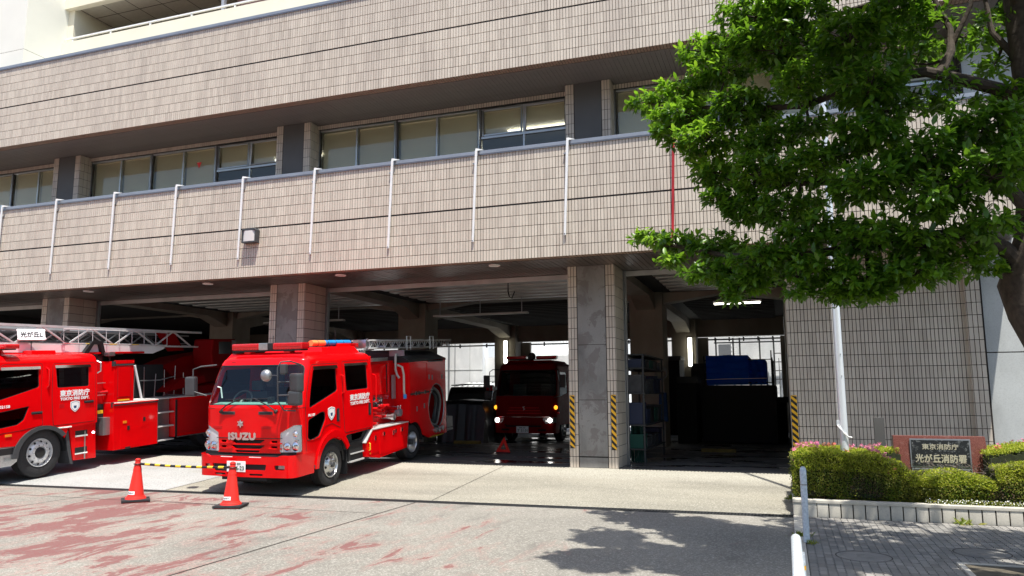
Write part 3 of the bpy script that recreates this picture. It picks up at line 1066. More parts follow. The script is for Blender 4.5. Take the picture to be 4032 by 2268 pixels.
b.prism([(-.2, .15), (.2, .15), (.17, .19), (-.17, .19)], 1, -.17, 0)
b.box(-.20, -.175, -.16, 0, -.15, .15); b.box(.175, .20, -.16, 0, -.15, .15); b.box(-.2, .2, -.03, 0, -.15, .15)
b.build("hood", "plastic_grey", t, bevel=.004)
MB().prism([(-.172, -.03), (-.172, -.13), (-.10, -.165), (.10, -.165), (.172, -.13), (.172, -.03)], 2, -.12, .145).build("lamp_cover", "downlight", t, bevel=.006)
MB().prism([(-.2, -.15), (.2, -.15), (.17, -.12), (-.17, -.12)], 1, -.16, 0).build("base_plate", "plastic_grey", t)
dlw = ["recessed downlight in the garage soffit, rightmost, nearest the bare pier", "recessed downlight in the soffit above the pumper's rear, second from the right",
       "recessed downlight in the soffit between the two truck bays", "recessed downlight in the soffit above the ladder truck, leftmost"]
d0 = None
for (X, lab) in zip((-5.87, -9.77, -13.66, -17.67), dlw):
    if d0 is None:
        d0 = thing("downlight", lab, "downlight", (X, 15.31, 4.36), group="downlights in the garage soffit")
        MB().lathe([(0, .085), (-.012, .125), (0, .13), (.01, .13)], 2, n=28).build("trim_ring", "white_paint", d0, smooth=True)
        MB().lathe([(-.004, .0001), (-.004, .088)], 2, n=24).build("lens", "downlight", d0)
        d = d0
    else:
        d = copy_tree(d0); d.location.x = X; d["label"] = lab
# hazard tape on the piers
def hazard(x0, x1, z0, z1, y, label):
    o = thing("hazard_strip", label, "warning strip", (0, y, 0), group="yellow and black strips on the garage piers")
    box("backing", "black", o, x0, x1, -.004, 0, z0, z1)
    w_ = x1 - x0
    n = 8
    p = (z1 - z0) / n
    for k in range(n + 1):
        za = z0 + k * p
        poly = [(x0, za + .55 * p), (x1, za - .20 * p), (x1, za + .30 * p), (x0, za + 1.05 * p)]
        cl = []
        for (u, v) in poly: cl.append((u, min(max(v, z0), z1)))
        if max(v for u, v in cl) - min(v for u, v in cl) > .01:
            MB().prism(cl, 1, -.0065, -.004).build("yellow_stripe", "hazard_yellow", o)
hazard(-4.41, -4.305, .40, 1.53, 16.078, "yellow and black strip on the left edge of the bare pier")
hazard(-3.50, -3.395, .38, 1.54, 16.078, "yellow and black strip on the right edge of the bare pier")
hazard(.105, .215, .48, 1.52, 16.078, "yellow and black strip on the tiled wall beside the flower hedge")
# ================================================================== VEHICLES
class Shell:
    """rounded-box cab surface; s runs from the front centre round the right corner along the side"""
    def __init__(s, w, yf, yb, rc, zr=1.6, zt=2.45, rake=.36, taper=.05, bulge=.05):
        s.w, s.yf, s.yb, s.rc, s.zr, s.zt, s.rake, s.taper, s.bulge = w, yf, yb, rc, zr, zt, rake, taper, bulge
        s.s1 = w - rc; s.s2 = s.s1 + rc * pi / 2
        s.smax = s.s2 + (yb - yf - rc)
    def sy(s, y, z=1.0):
        """s for a point on the side at local y (after rake) and height z"""
        r = s.rk(z)
        L = s.yb - s.yf
        yb_ = (y - r * s.yb / L) / (1 - r / L)
        return s.s2 + (yb_ - s.yf - s.rc)
    def rk(s, z):
        t = max(0, (z - s.zr) / (s.zt - s.zr))
        return s.rake * t ** 1.25
    def P(s, u, z, off=0.0):
        sg = 1 if u >= 0 else -1
        a = abs(u)
        if a <= s.s1: x, y, n = a, s.yf, (0, -1)
        elif a <= s.s2:
            t = (a - s.s1) / s.rc
            x, y, n = s.s1 + s.rc * sin(t), s.yf + s.rc * (1 - cos(t)), (sin(t), -cos(t))
        else: x, y, n = s.w, s.yf + s.rc + (a - s.s2), (1, 0)
        x += n[0] * off; y += n[1] * off
        L = s.yb - s.yf
        y2 = y + s.rk(z) * (s.yb - y) / L
        y2 -= s.bulge * max(0, 1 - (x / s.w) ** 2) * max(0, 1 - (y - s.yf) / .6)
        tp = s.taper * max(0, (z - s.zr) / (s.zt - s.zr)) ** 1.3 + .02 * max(0, (s.zr - .6 - z)) 
        x *= (s.w - tp) / s.w
        return (sg * x, y2, z)
    def f(s, off=0.0): return lambda u, v: s.P(u, v, off)
    def cuts(s):
        c = [s.s1 + s.rc * pi / 2 * k / 5 for k in range(6)] + [s.s1 * k / 4 for k in range(1, 4)] + [s.s2 + k * .25 for k in range(1, 12)]
        return [0] + c + [-q for q in c]
    def zcuts(s): return [s.zr + (s.zt - s.zr) * k / 6 for k in range(6)]
    def crown(s, zt, top, inset=.30, name="roof", mat="red_paint", parent=None):
        """roof: rings of the plan outline drawn in and up"""
        us = []
        n = 14
        for k in range(-n, n + 1):
            us.append(s.s1 * k / n)
        ring_u = [-(s.smax - (s.smax - s.s2) * k / 6) for k in range(6)] + [-(s.s2 - (s.s2 - s.s1) * k / 5) for k in range(5)] + [s.s1 * k / 5 for k in range(-5, 6)] + \
                 [s.s1 + (s.s2 - s.s1) * k / 5 for k in range(1, 6)] + [s.s2 + (s.smax - s.s2) * k / 6 for k in range(1, 7)]
        vs, fs = [], []
        lv = 8
        base = [Vector(s.P(u, zt)) for u in ring_u]
        c = Vector((0, (s.yf + s.rake + s.yb) / 2, zt))
        M = len(base)
        for l in range(lv + 1):
            t = l / lv
            ins = inset * (1 - cos(t * pi / 2))
            zz = zt + (top - zt) * sin(t * pi / 2)
            for q in base:
                d = Vector((q.x - c.x, q.y - c.y, 0))
                fx = max(0, 1 - ins / max(abs(s.w), .1)); fy = max(0, 1 - ins / ((s.yb - s.yf) / 2))
                vs.append((c.x + d.x * fx, c.y + d.y * (fy if q.y < c.y else 1), zz))
        for l in range(lv):
            for k in range(M - 1):
                fs.append((l * M + k, l * M + k + 1, (l + 1) * M + k + 1, (l + 1) * M + k))
            fs.append((l * M + M - 1, l * M, (l + 1) * M, (l + 1) * M + M - 1))
        fs.append(tuple(lv * M + k for k in range(M)))
        b = MB().add(vs, fs)
        return b.build(name, mat, parent, smooth=True)

def wheel(parent, x, y, R, W, rim, side=1, kind="steel", name="wheel", nuts=6, holes=8):
    """wheel whose visible face looks towards side*X; x is the outer tyre face"""
    t = bpy.data.objects.new(name, None); COL.objects.link(t); t.parent = parent; t.location = (x, y, R)
    if side < 0: t.rotation_euler = (0, 0, pi)
    # outer face at local x = 0, tyre extends to -W
    b = MB()
    prof = [(-W + .02, rim), (-W, rim + .04), (-W, R * .9), (-W + .03, R)]
    for k in range(4):
        a = -W + .05 + k * (W - .10) / 4
        d = (W - .10) / 4
        prof += [(a, R), (a + .003, R - .012), (a + .012, R - .012), (a + .015, R)]
    prof += [(-.03, R), (-.012, R * .965), (0, R * .90), (.004, (R + rim) / 2), (-.004, rim + .03), (-.02, rim)]
    b.lathe(prof, 0, n=48)
    b.build("tyre", "rubber", t, smooth=True)
    b = MB()
    if kind == "steel":
        pr = [(-.012, rim + .004), (.004, rim), (.006, rim - .012), (-.012, rim - .022), (-.045, rim - .035), (-.05, rim * .80), (-.008, rim * .62), (.022, rim * .50), (.026, rim * .36), (.026, .0001)]
    elif kind == "alloy":
        pr = [(-.012, rim + .004), (.004, rim), (.006, rim - .010), (-.02, rim - .02), (-.055, rim - .028), (-.06, rim * .86), (-.03, rim * .80), (.012, rim * .66), (.018, rim * .44), (-.01, rim * .40), (-.012, .0001)]
    else:   # deep dual rear wheel
        pr = [(-.012, rim + .004), (.004, rim), (.004, rim - .012), (-.05, rim - .03), (-.12, rim - .035), (-.17, rim * .72), (-.16, rim * .40), (-.10, rim * .36), (-.10, .0001)]
    b.lathe(pr, 0, n=40)
    rm = b.build("rim", "silver" if kind != "alloy" else "ladder_silver", t, smooth=True)
    if kind != "deep":
        b = MB()
        hr = rim * (.73 if kind == "steel" else .80)
        for k in range(holes):
            a = 2 * pi * k / holes + .2
            cx = -.022 if kind == "steel" else -.026
            q = Vector((cx, cos(a) * hr, sin(a) * hr))
            vs = [q]
            for j in range(10):
                th = 2 * pi * j / 10
                rr, tt = rim * .075 * cos(th), rim * (.10 if kind == "steel" else .085) * sin(th)
                er = hr + rr
                xx = cx + .012 - rr * (.9 if kind == "steel" else .6)
                vs.append(Vector((xx + .004, cos(a) * er - sin(a) * tt, sin(a) * er + cos(a) * tt)))
            b.add(vs, [(0, j + 1, (j + 1) % 10 + 1) for j in range(10)])
        b.build("vent_holes", "black", rm)
    b = MB()
    nr = rim * (.44 if kind == "steel" else .55)
    x0 = .02 if kind == "steel" else (.012 if kind == "alloy" else -.16)
    for k in range(nuts):
        a = 2 * pi * k / nuts
        b.cyl((x0, cos(a) * nr, sin(a) * nr), (x0 + .028, cos(a) * nr, sin(a) * nr), .013 if nuts < 9 else .012, 6)
    b.build("wheel_nuts", "chrome", rm)
    hb = MB()
    if kind == "alloy": hb.lathe([(-.012, rim * .38), (.02, rim * .36), (.03, rim * .30), (.03, .0001)], 0, n=20)
    elif kind == "steel": hb.lathe([(.026, rim * .22), (.06, rim * .20), (.065, rim * .16), (.066, .0001)], 0, n=20)
    else: hb.lathe([(-.16, rim * .3), (.0, rim * .26), (.01, .0001)], 0, n=20)
    hb.build("hub", "black" if kind == "alloy" else "plastic_grey", t, smooth=True)
    return t
def mirror(parent, c, w, h, d, arm, name="mirror", tilt=0):
    o = MB().box(-w / 2, w / 2, -d / 2, d / 2, -h / 2, h / 2).build(name, "plastic_grey", parent, bevel=min(w, d) * .38, seg=4)
    o.location = c; o.rotation_euler = (0, 0, tilt)
    box("mirror_glass", "chrome", o, -w * .38, w * .38, d / 2 - .004, d / 2 + .002, -h * .42, h * .42)
    if arm: MB().tube(arm, .014, 8).build("mirror_arm", "plastic_grey", parent, smooth=True)
    return o
def shield(parent, c, w, h):
    """white badge plate; its printed figure is left out"""
    pts = rpoly([(-w / 2, h * .40), (0, h * .5), (w / 2, h * .40), (w / 2, -.02), (w * .3, -h * .3), (0, -h * .5), (-w * .3, -h * .3), (-w / 2, -.02)], .02, 3)
    o = MB().prism([(a, b_) for a, b_ in pts], 0, 0, .004).build("badge", "sign_white", parent)
    o.location = c
    q = [(a * .86, b_ * .86) for a, b_ in pts]
    r = MB()
    n = len(q)
    q2 = [(a * .80, b_ * .80) for a, b_ in pts]
    r.add([(.0052, a, z) for a, z in q] + [(.0052, a, z) for a, z in q2], [(i, (i + 1) % n, (i + 1) % n + n, i + n) for i in range(n)])
    r.build("badge_border", "uniform_blue", o)
    MB().prism([(-w * .16, h * .06), (w * .16, h * .06), (w * .12, -h * .16), (-w * .12, -h * .16)], 0, .004, .0055).build("badge_mark", "uniform_blue", o)
def plate_no(parent, c, w, h, top, main):
    o = MB().box(-w / 2, w / 2, -.006, 0, -h / 2, h / 2).build("number_plate", "sign_white", parent, bevel=.003, seg=1)
    o.location = c
    text(top, "text_green", o, (0, -.008, h * .27), X3, Z3, width=w * .5, height=h * .22)
    text(main, "text_green", o, (0, -.008, -h * .12), X3, Z3, width=w * .84, height=h * .46, bold=.0008)

# ------------------------------------------------------------ pumper truck
PT = thing("pumper_truck", "bright red pumper truck with red light bar parked nose out at centre", "fire engine", (-9.49, 13.15, -.208), (radians(4), 0, 0))
S = Shell(1.07, -1.12, 1.53, .20, 1.60, 2.45, .34, .06, .05)
def mirrored(poly): return [(-u, v) for u, v in poly]
sy = S.sy
ws = rpoly([(-1.09, 1.655), (1.09, 1.655), (1.04, 2.40), (-1.04, 2.40)], [.16, .16, .12, .12], 6)
def sp(pts): return [(sy(y, z), z) for y, z in pts]
w1 = rpoly(sp([(-.80, 1.57), (-.33, 1.70), (.17, 1.84), (.17, 2.31), (-.60, 2.31)]), .06)
w2 = rpoly(sp([(.50, 1.81), (1.35, 1.81), (1.35, 2.34), (.50, 2.34)]), .05)
qw = rpoly(sp([(-.86, 1.02), (-.75, .97), (-.48, 1.02), (-.27, 1.32), (-.29, 1.47), (-.42, 1.475), (-.84, 1.36)]), .05)
arc = [(sy(.0 + .50 * cos(t), .42), .42 + .50 * sin(t)) for t in [pi * k / 12 for k in range(12, -1, -1)]]
side_bot = [(sy(-.92), .50), (sy(-.50), .50)] + [(u, v) for u, v in arc] + [(sy(.52), .93), (S.smax, .95)]
side_bot = [q for q in side_bot if not (q[0] > sy(.30) and q[1] < .80)]
outer = [(-.92, .78), (.92, .78)] + side_bot + [(S.smax, 2.45)] + [(-S.smax, 2.45)] + mirrored(side_bot)[::-1]
grl = [rpoly([(-.50, 1.025), (.28, 1.025), (.16, .955), (-.40, .955)], .02, 2), rpoly([(-.50, .925), (.28, .925), (.16, .855), (-.40, .855)], .02, 2),
       rpoly([(-.40, .83), (.16, .83), (.14, .79), (-.38, .79)], .01, 2),
       rpoly([(-.74, 1.01), (-.60, 1.01), (-.62, .955), (-.72, .955)], .01, 2), rpoly([(.40, 1.01), (.54, 1.01), (.52, .955), (.42, .955)], .01, 2),
       rpoly([(-.74, .91), (-.60, .91), (-.62, .855), (-.72, .855)], .01, 2), rpoly([(.40, .91), (.54, .91), (.52, .855), (.42, .855)], .01, 2)]
grl = [[(u + .10, v) for u, v in g] for g in grl]
LINE = [(-.74, 1.047), (.74, 1.047), (.74, 1.058), (-.74, 1.058)]
hl = rpoly([(.70, 1.15), (.97, 1.29), (1.10, 1.29), (1.10, .80), (.69, .79)], [.02, .03, .03, .04, .04], 3)
cabp = sheet("cab_body", "red_paint", PT, S.f(), outer, [ws, w1, w2, qw, mirrored(w1), mirrored(w2), mirrored(qw), hl, mirrored(hl)] + grl, .025, S.cuts(), S.zcuts())
S.crown(2.447, 2.585, .30, parent=PT)
MB().box(-1.05, 1.05, 1.49, 1.53, .6, 2.5).build("cab_rear_wall", "red_paint", PT, bevel=.01)
MB().box(-.98, .98, -1.0, -.55, .5, 1.60).build("dash_front", "black_matte", PT)
MB().box(-1.0, 1.0, -.95, 1.48, .62, .95).build("cab_floor", "black_matte", PT)
# windscreen and side glass with rubber surrounds
def ring(name, mat, parent, fn, poly, wd, S=S, th=.012):
    return sheet(name, mat, parent, fn, grow(poly, wd), [grow(poly, -.018)], th, S.cuts(), S.zcuts())
g = sheet("windscreen", "glass", PT, S.f(-.004), ws, (), 0, S.cuts(), S.zcuts())
ring("rubber_seal", "black", g, S.f(.003), ws, .014)
for nm, q in (("door_window", w1), ("door_window", w2), ("quarter_window", qw)):
    for k, qq in enumerate((q, mirrored(q))):
        o = sheet(nm, "glass_dark", PT, S.f(-.006), qq, (), 0, S.cuts(), S.zcuts())
        sheet("rubber_seal", "black", o, S.f(.002), grow(qq, .010), [grow(qq, -.014)], .010, S.cuts(), S.zcuts())
for (y0, y1, zz) in ((-.62, .20, 2.34), (.48, 1.38, 2.37)):
    pl = [(sy(y0, zz), zz - .055), (sy(y1, zz), zz - .055), (sy(y1, zz), zz + .01), (sy(y0, zz), zz + .01)]
    sheet("rain_visor", "chrome", PT, lambda u, v: S.P(u, v, .012 + .03 * (2.38 - v) / .07), pl, (), .004, S.cuts(), ())
# doors: plates standing just proud with a dark gap round them
def door(pts, hole, nm, r=.05):
    hole = [grow(h, .004) for h in hole]
    q = rpoly(sp(pts), r)
    sheet("door_gap", "black", PT, S.f(.013), grow(q, .007), [grow(q, -.01)] , .003, S.cuts(), S.zcuts())
    return sheet(nm, "red_paint", PT, S.f(.014), grow(q, -.004), hole, .010, S.cuts(), S.zcuts())
d1 = door([(-.90, 1.02), (-.86, .985), (-.46, .985), (-.30, 1.18), (-.05, 1.22), (.26, 1.10), (.26, 2.385), (-.66, 2.385), (-.92, 1.56)], [grow(w1, .005), grow(qw, .004)], "front_door")
d2 = door([(.42, .98), (1.47, .98), (1.47, 2.41), (.42, 2.41)], [grow(w2, .005)], "rear_door")
for dd, (y0, z0) in ((d1, (.16, 1.36)), (d2, (1.39, 1.37))):
    o = sheet("handle_recess", "black", dd, S.f(.022), rpoly([(sy(y0 - .05), z0 - .13), (sy(y0 + .05), z0 - .13), (sy(y0 + .05), z0 + .13), (sy(y0 - .05), z0 + .13)], .03), (), .006, S.cuts(), ())
    MB().box(1.085, 1.105, y0 + .0, y0 + .022, z0 - .10, z0 + .10).build("handle", "plastic_grey", dd, bevel=.006)
for y0, za, zb in ((.34, 1.77, 2.15), (1.62, 1.5, 2.1)):
    MB().tube([(1.03, y0, zb), (1.12, y0, zb - .03), (1.12, y0, za + .03), (1.06, y0, za)], .014, 8).build("grab_rail", "red_paint", PT, smooth=True)
# fender lip and side trim
lip = [(sy(.0 + .615 * cos(t), .42), .42 + .66 * sin(t)) for t in [pi * k / 14 for k in range(14, 1, -1)]]
lip2 = [(sy(.0 + .52 * cos(t), .42), .42 + .525 * sin(t)) for t in [pi * k / 14 for k in range(2, 15)]]
for mr in (0, 1):
    pl = lip + lip2
    sheet("wheel_arch_flare", "red_paint", PT, S.f(.028), mirrored(pl) if mr else pl, (), .03, S.cuts(), ())
    sg = -1 if mr else 1
    MB().tube([(sg * .98, .51 * cos(t), .42 + .51 * sin(t)) for t in [pi * k / 16 for k in range(16, -1, -1)]], .03, 6).build("arch_liner", "black", PT)
    b = MB(); P_ = [( .50 * cos(pi * k / 12), .42 + .50 * sin(pi * k / 12)) for k in range(13)]
    for i in range(12):
        (a0, c0), (a1, c1) = P_[i], P_[i + 1]
        b.add([(sg * .45, a0, c0), (sg * 1.03, a0, c0), (sg * 1.03, a1, c1), (sg * .45, a1, c1)], [(0, 1, 2, 3)])
    b.build("inner_arch", "black_matte", PT)
    MB().box(sg * 1.00, sg * .80, .60, .62, .12, .80).build("mudflap", "rubber", PT)
box("side_trim", "plastic_grey", PT, .92, 1.075, -.98, -.54, .43, .50, bevel=.01)
box("side_trim", "plastic_grey", PT, -1.075, -.92, -.98, -.54, .43, .50, bevel=.01)
o = MB().box(1.04, 1.066, -.88, -.70, .58, .68).build("side_marker_lamp", "plastic_grey", PT, bevel=.01)
box("lens", "lamp_glass", o, 1.064, 1.072, -.86, -.72, .595, .665, bevel=.002)
box("reflector", "silver", o, 1.060, 1.066, -.86, -.72, .595, .665)
# headlights
for mr in (0, 1):
    q = mirrored(hl) if mr else hl
    sg = -1 if mr else 1
    o = sheet("headlight", "lamp_bowl", PT, S.f(-.008), q, (), .01, S.cuts(), ())
    sheet("lens", "lamp_glass", o, S.f(.018), q, (), 0, S.cuts(), ())
    sheet("bezel", "chrome", o, S.f(.0), grow(q, .004), [grow(q, -.012)], .02, S.cuts(), ())
    for (u, z, r) in ((.98, .90, .085), (.83, .90, .075), (.98, 1.13, .06)):
        c = Vector(S.P(sg * u, z, .006))
        MB().lathe([(-.03, .0001), (-.028, r * .5), (0, r), (-.004, r + .01)], 1, c, 20).build("reflector_bowl", "chrome", o, smooth=True)
        MB().lathe([(-.038, .0001), (-.03, r * .25), (-.01, r * .28)], 1, c, 12).build("bulb", "lamp_glass", o, smooth=True)
    MB().box(*(sg * .71, sg * 1.04), -1.10, -1.075, 1.008, 1.022).build("divider", "chrome", o)
# front details
b = MB()
for z0, z1 in ((.955, 1.03), (.855, .93), (.78, .84)):
    for k in range(3):
        zz = z0 + (z1 - z0) * (k + .5) / 3
        b.box(-.42, .36, -1.13, -1.06, zz - .005, zz + .005)
b.build("grille_slats", "plastic_grey", PT)
for sx in (-.46, .385):
    o = MB().box(sx - .155, sx + .155, -1.185, -1.165, 1.485, 1.545).build("front_grip", "plastic_grey", PT, bevel=.012)
    MB().box(sx - .12, sx + .12, -1.19, -1.18, 1.50, 1.528).build("grip_slot", "black", o)
for sx in (-.72, .40):
    o = sheet("front_vent", "red_dark", PT, S.f(.012), rpoly([(sx - .10, 1.225), (sx + .10, 1.225), (sx + .12, 1.275), (sx - .12, 1.275)], .015), (), .01, S.cuts(), ())
    MB().box(sx - .08, sx + .08, -1.17 + .02, -1.155, 1.236, 1.244).build("vent_slot", "black", o)
for sx in (-.62, .18):
    zz = 2.47
    MB().box(sx - .10, sx + .10, -.80, -.60, 2.43, 2.485).build("roof_scoop", "red_paint", PT, bevel=.015)
    MB().box(sx - .07, sx + .07, -.812, -.79, 2.445, 2.47).build("scoop_opening", "black", PT)
text("ISUZU", "chrome", PT, (-.14, -1.178, 1.085), X3, Z3, width=.60, height=.12, depth=.012, bold=.013, name="maker_lettering")
# fire service emblem: six-rayed silver star with a ring
em = bpy.data.objects.new("emblem", None); COL.objects.link(em); em.parent = PT; em.location = (-.17, -1.185, 1.32)
pts = []
for k in range(12):
    r = .082 if k % 2 == 0 else .045
    pts.append((r * sin(k * pi / 6), r * cos(k * pi / 6)))
MB().prism(pts, 1, -.012, 0).build("star", "chrome", em, bevel=.003)
MB().lathe([(-.012, .032), (-.024, .03), (-.024, .020), (-.012, .018)], 1, n=20).build("ring", "silver", em, smooth=True)
for sg in (-1, 1):
    cs = [(sg * (S.s2 + .015), .80), (sg * (S.s2 + .024), .80), (sg * (S.s2 + .024), 1.60), (sg * (S.s2 + .015), 1.60)]
    sheet("corner_seam", "black", PT, S.f(.013), cs, (), .004, S.cuts(), S.zcuts())
    cs = [(sg * .80, 1.60), (sg * (S.s2 + .02), 1.60), (sg * (S.s2 + .02), 1.607), (sg * .80, 1.607)]
    sheet("corner_seam", "black", PT, S.f(.013), cs, (), .004, S.cuts(), S.zcuts())
sheet("bonnet_gap", "black", PT, S.f(.016), LINE, (), .006, S.cuts(), ())
for zz in (.94, .842):
    for sg in (-1, 1):
        a = [(.04 + sg * .70, zz + .012), (.04 + sg * .50, zz + .012), (.04 + sg * .40, zz - .012 + .035), (.04 + sg * .40, zz + .010 + .035), (.04 + sg * .49, zz + .032), (.04 + sg * .70, zz + .032)]
        sheet("grille_moulding", "red_paint", PT, S.f(.022), a, (), .02, S.cuts(), ())
# wipers
for xa, xb in ((-.62, -.18), (.62, .12)):
    o = MB().tube([(xa, -1.205, 1.56), (xa + (xb - xa) * .3, -1.215, 1.655), (xb, -1.17, 1.79)], .012, 6).build("wiper", "black", PT)
    MB().tube([(xb - .34, -1.17, 1.765 if xa < 0 else 1.77), (xb + .30, -1.165, 1.785)], .009, 6).build("wiper_blade", "black", o)
    MB().cyl((xa, -1.21, 1.53), (xa, -1.15, 1.56), .03, 10).build("wiper_pivot", "black", o)
# bumper
B = Shell(1.10, -1.27, -.60, .15, 3, 4, 0, 0, .04)
bo = rpoly([(-B.smax + .05, .36), (B.smax - .05, .36), (B.smax - .05, .76), (.82, .76), (.72, .715), (-.80, .715), (-.88, .76), (-B.smax + .05, .76)], .02)
bh = [rpoly([(-.74, .595), (.52, .595), (.50, .49), (-.16, .49), (-.20, .455), (-.70, .455)], .02),
      rpoly([(-.68, .425), (-.42, .425), (-.42, .39), (-.68, .39)], .01), rpoly([(.14, .425), (.44, .425), (.44, .39), (.14, .39)], .01),
      rpoly([(.70, .585), (.92, .585), (.92, .50), (.70, .50)], .02), rpoly([(-.92, .585), (-.80, .585), (-.80, .50), (-.92, .50)], .02)]
bp = sheet("bumper", "red_paint", PT, B.f(), bo, bh, .03, B.cuts(), [.42, .6])
for f_ in bp.modifiers: pass
box("bumper_core", "black_matte", bp, -.95, .95, -1.22, -.9, .38, .74)
box("bumper_top", "red_dark", bp, -1.0, 1.0, -1.25, -1.05, .70, .722, bevel=.006)
for xa in (-.52, .12): box("reflective_strip", "sign_white", bp, xa, xa + .26, -1.312, -1.30, .716, .727)
for xa in (.72, -.91):
    o = box("fog_lamp", "silver", bp, xa, xa + .18, -1.255, -1.235, .51, .575, bevel=.01)
    box("lens", "lamp_glass", o, xa, xa + .18, -1.262, -1.258, .51, .575)
box("bumper_gap", "black_matte", PT, -1.0, 1.0, -1.16, -.9, .70, .80)
plate_no(PT, (-.155, -1.325, .548), .42, .195, "練馬 800", "す 26-23")
MB().box(-.5, .5, -1.3, 5.2, .30, .62).build("chassis", "black_matte", PT)
MB().box(-.42, .42, -1.05, -.4, .22, .40).build("front_axle", "black_matte", PT)
# mirrors
mirror(PT, (-1.30, -1.22, 2.02), .20, .38, .16, [(-.93, -.95, 2.42), (-1.10, -1.18, 2.40), (-1.22, -1.26, 2.35), (-1.22, -1.26, 1.93), (-1.02, -1.12, 1.84)], tilt=.25)
mirror(PT, (1.16, -1.30, 2.08), .26, .34, .16, [(1.00, -.95, 2.40), (.98, -1.25, 2.47), (.88, -1.38, 2.46), (.84, -1.42, 2.36), (.84, -1.42, 1.75), (.90, -1.32, 1.58), (1.02, -1.14, 1.56)], tilt=-.35)
mirror(PT, (1.14, -1.32, 1.80), .27, .26, .14, [(.84, -1.42, 1.86), (1.05, -1.36, 1.86)], tilt=-.2)
mirror(PT, (.96, -1.40, 2.33), .12, .19, .10, None)
MB().tube([(.84, -1.42, 2.22), (.70, -1.42, 2.22), (.68, -1.42, 2.22)], .01, 6).build("mirror_arm", "plastic_grey", PT)
MB().tube([(.84, -1.42, 2.10), (1.05, -1.36, 2.10)], .012, 6).build("mirror_arm", "plastic_grey", PT)
b = MB(); b.lathe([(-.10, .0001), (-.095, .04), (-.075, .08), (-.04, .105), (0, .112), (.012, .10), (.014, .0001)], 1, (.60, -1.42, 2.22), 28)
b.build("dome_mirror", "steel_grey", PT, smooth=True)
# cab interior
b = MB().tube([(-.50 + .21 * cos(t), -.72 + .08 * sin(t), 1.73 + .17 * sin(t)) for t in [2 * pi * k / 24 for k in range(24)]], .016, 6, closed=True)
b.tube([(-.5, -.72, 1.72), (-.5, -.95, 1.5)], .04, 8); b.tube([(-.70, -.72, 1.73), (-.30, -.72, 1.73)], .014, 6)
b.build("steering_wheel", "plastic_grey", PT, smooth=True)
MB().prism([(-1.03, 1.60), (-1.03, 1.66), (-.80, 1.69), (-.62, 1.66), (-.62, 1.4), (-.9, 1.4)], 0, -.98, .98).build("dashboard", "teal_trim", PT, bevel=.01)
for xs in (-.52, .52):
    MB().box(xs - .26, xs + .26, -.28, -.16, 1.2, 1.86).build("seat_back", "seat_cloth", PT, bevel=.04)
    MB().box(xs - .14, xs + .14, -.26, -.16, 1.88, 2.08).build("head_rest", "seat_cloth", PT, bevel=.04)
MB().box(-1.0, 1.0, .55, .66, 1.1, 1.9).build("rear_seat_back", "seat_cloth", PT, bevel=.03)
for k, (xx, zz) in enumerate(((.80, 1.72), (.72, 1.70), (.30, 1.705), (.88, 1.74))):
    MB().box(xx - .05, xx + .05, -.95, -.85, zz - .04, zz + .09).build("dash_equipment", ("box_blue", "black", "black", "sign_white")[k], PT, bevel=.01)
MB().box(.55, .85, .72, .92, 1.55, 2.2).build("hanging_uniform", "uniform_blue", PT, bevel=.05)
MB().tube([(-.86, -1.0, 2.0), (-.80, -.98, 1.98), (-.78, -.97, 1.78)], .014, 6).build("pillar_grip", "sign_white", PT, smooth=True)
# roof: fairing, light bar, sign, floats
def frustum(x0, x1, y0, y1, z0, z1, i, j=None, **k):
    j = i if j is None else j
    return MB().add([(x0, y0, z0), (x1, y0, z0), (x1, y1, z0), (x0, y1, z0), (x0 + i, y0 + j, z1), (x1 - i, y0 + j, z1), (x1 - i, y1 - j, z1), (x0 + i, y1 - j, z1)],
                    [(0, 3, 2, 1), (4, 5, 6, 7), (0, 1, 5, 4), (1, 2, 6, 5), (2, 3, 7, 6), (3, 0, 4, 7)])
frustum(-.92, .92, -.72, .2, 2.50, 2.63, .08, .10).build("roof_fairing", "red_paint", PT, bevel=.02)
frustum(-.80, .80, .15, 1.62, 2.50, 2.72, .16, .10).build("roof_box", "red_paint", PT, bevel=.02)
LB = bpy.data.objects.new("light_bar", None); COL.objects.link(LB); LB.parent = PT; LB.location = (.02, -.55, 2.75); LB.scale = (.88, 1, 1.12)
for a, c in ((-.93, -.20), (.17, .93)):
    MB().box(a, c, -.13, .13, -.055, .06).build("red_dome", "red_lens", LB, bevel=.035, seg=4)
    b = MB()
    for k in range(9):
        xx = a + (c - a) * (k + .5) / 9
        b.box(xx - .003, xx + .003, -.1325, .1325, -.045, .05)
    b.box(a + .03, c - .03, -.134, -.13, -.002, .003)
    b.build("dome_ribs", "red_dark", LB)
MB().box(-.20, .04, -.135, .135, -.06, .065).build("siren_grille", "silver", LB, bevel=.02)
MB().box(.04, .17, -.13, .13, -.06, .06).build("siren_body", "black", LB, bevel=.02)
MB().box(-.90, .90, -.11, .11, -.085, -.055).build("bar_base", "black", LB)
for xx in (-.55, .5): MB().box(xx - .08, xx + .08, -.08, .08, -.125, -.08).build("bar_foot", "red_paint", LB)
MB().tube([(.40, .25, 2.80), (.40, .72, 2.80)], .062, 14).build("orange_float", "orange_float", PT, smooth=True)
MB().tube([(.40, .725, 2.80), (.40, 1.70, 2.80)], .062, 14).build("blue_float", "blue_float", PT, smooth=True)
for yy in (.45, .8, 1.1, 1.4): MB().tube([(.40 + .066 * cos(t), yy, 2.80 + .066 * sin(t)) for t in [2 * pi * k / 12 for k in range(12)]], .006, 4, closed=True).build("strap", "black", PT)
MB().box(.30, .55, 1.12, 1.86, 2.70, 2.79).build("hose_tray", "red_paint", PT, bevel=.01)
o = MB().box(.60, .625, 1.68, 2.02, 2.53, 2.66).build("name_sign", "sign_white", PT, bevel=.006)
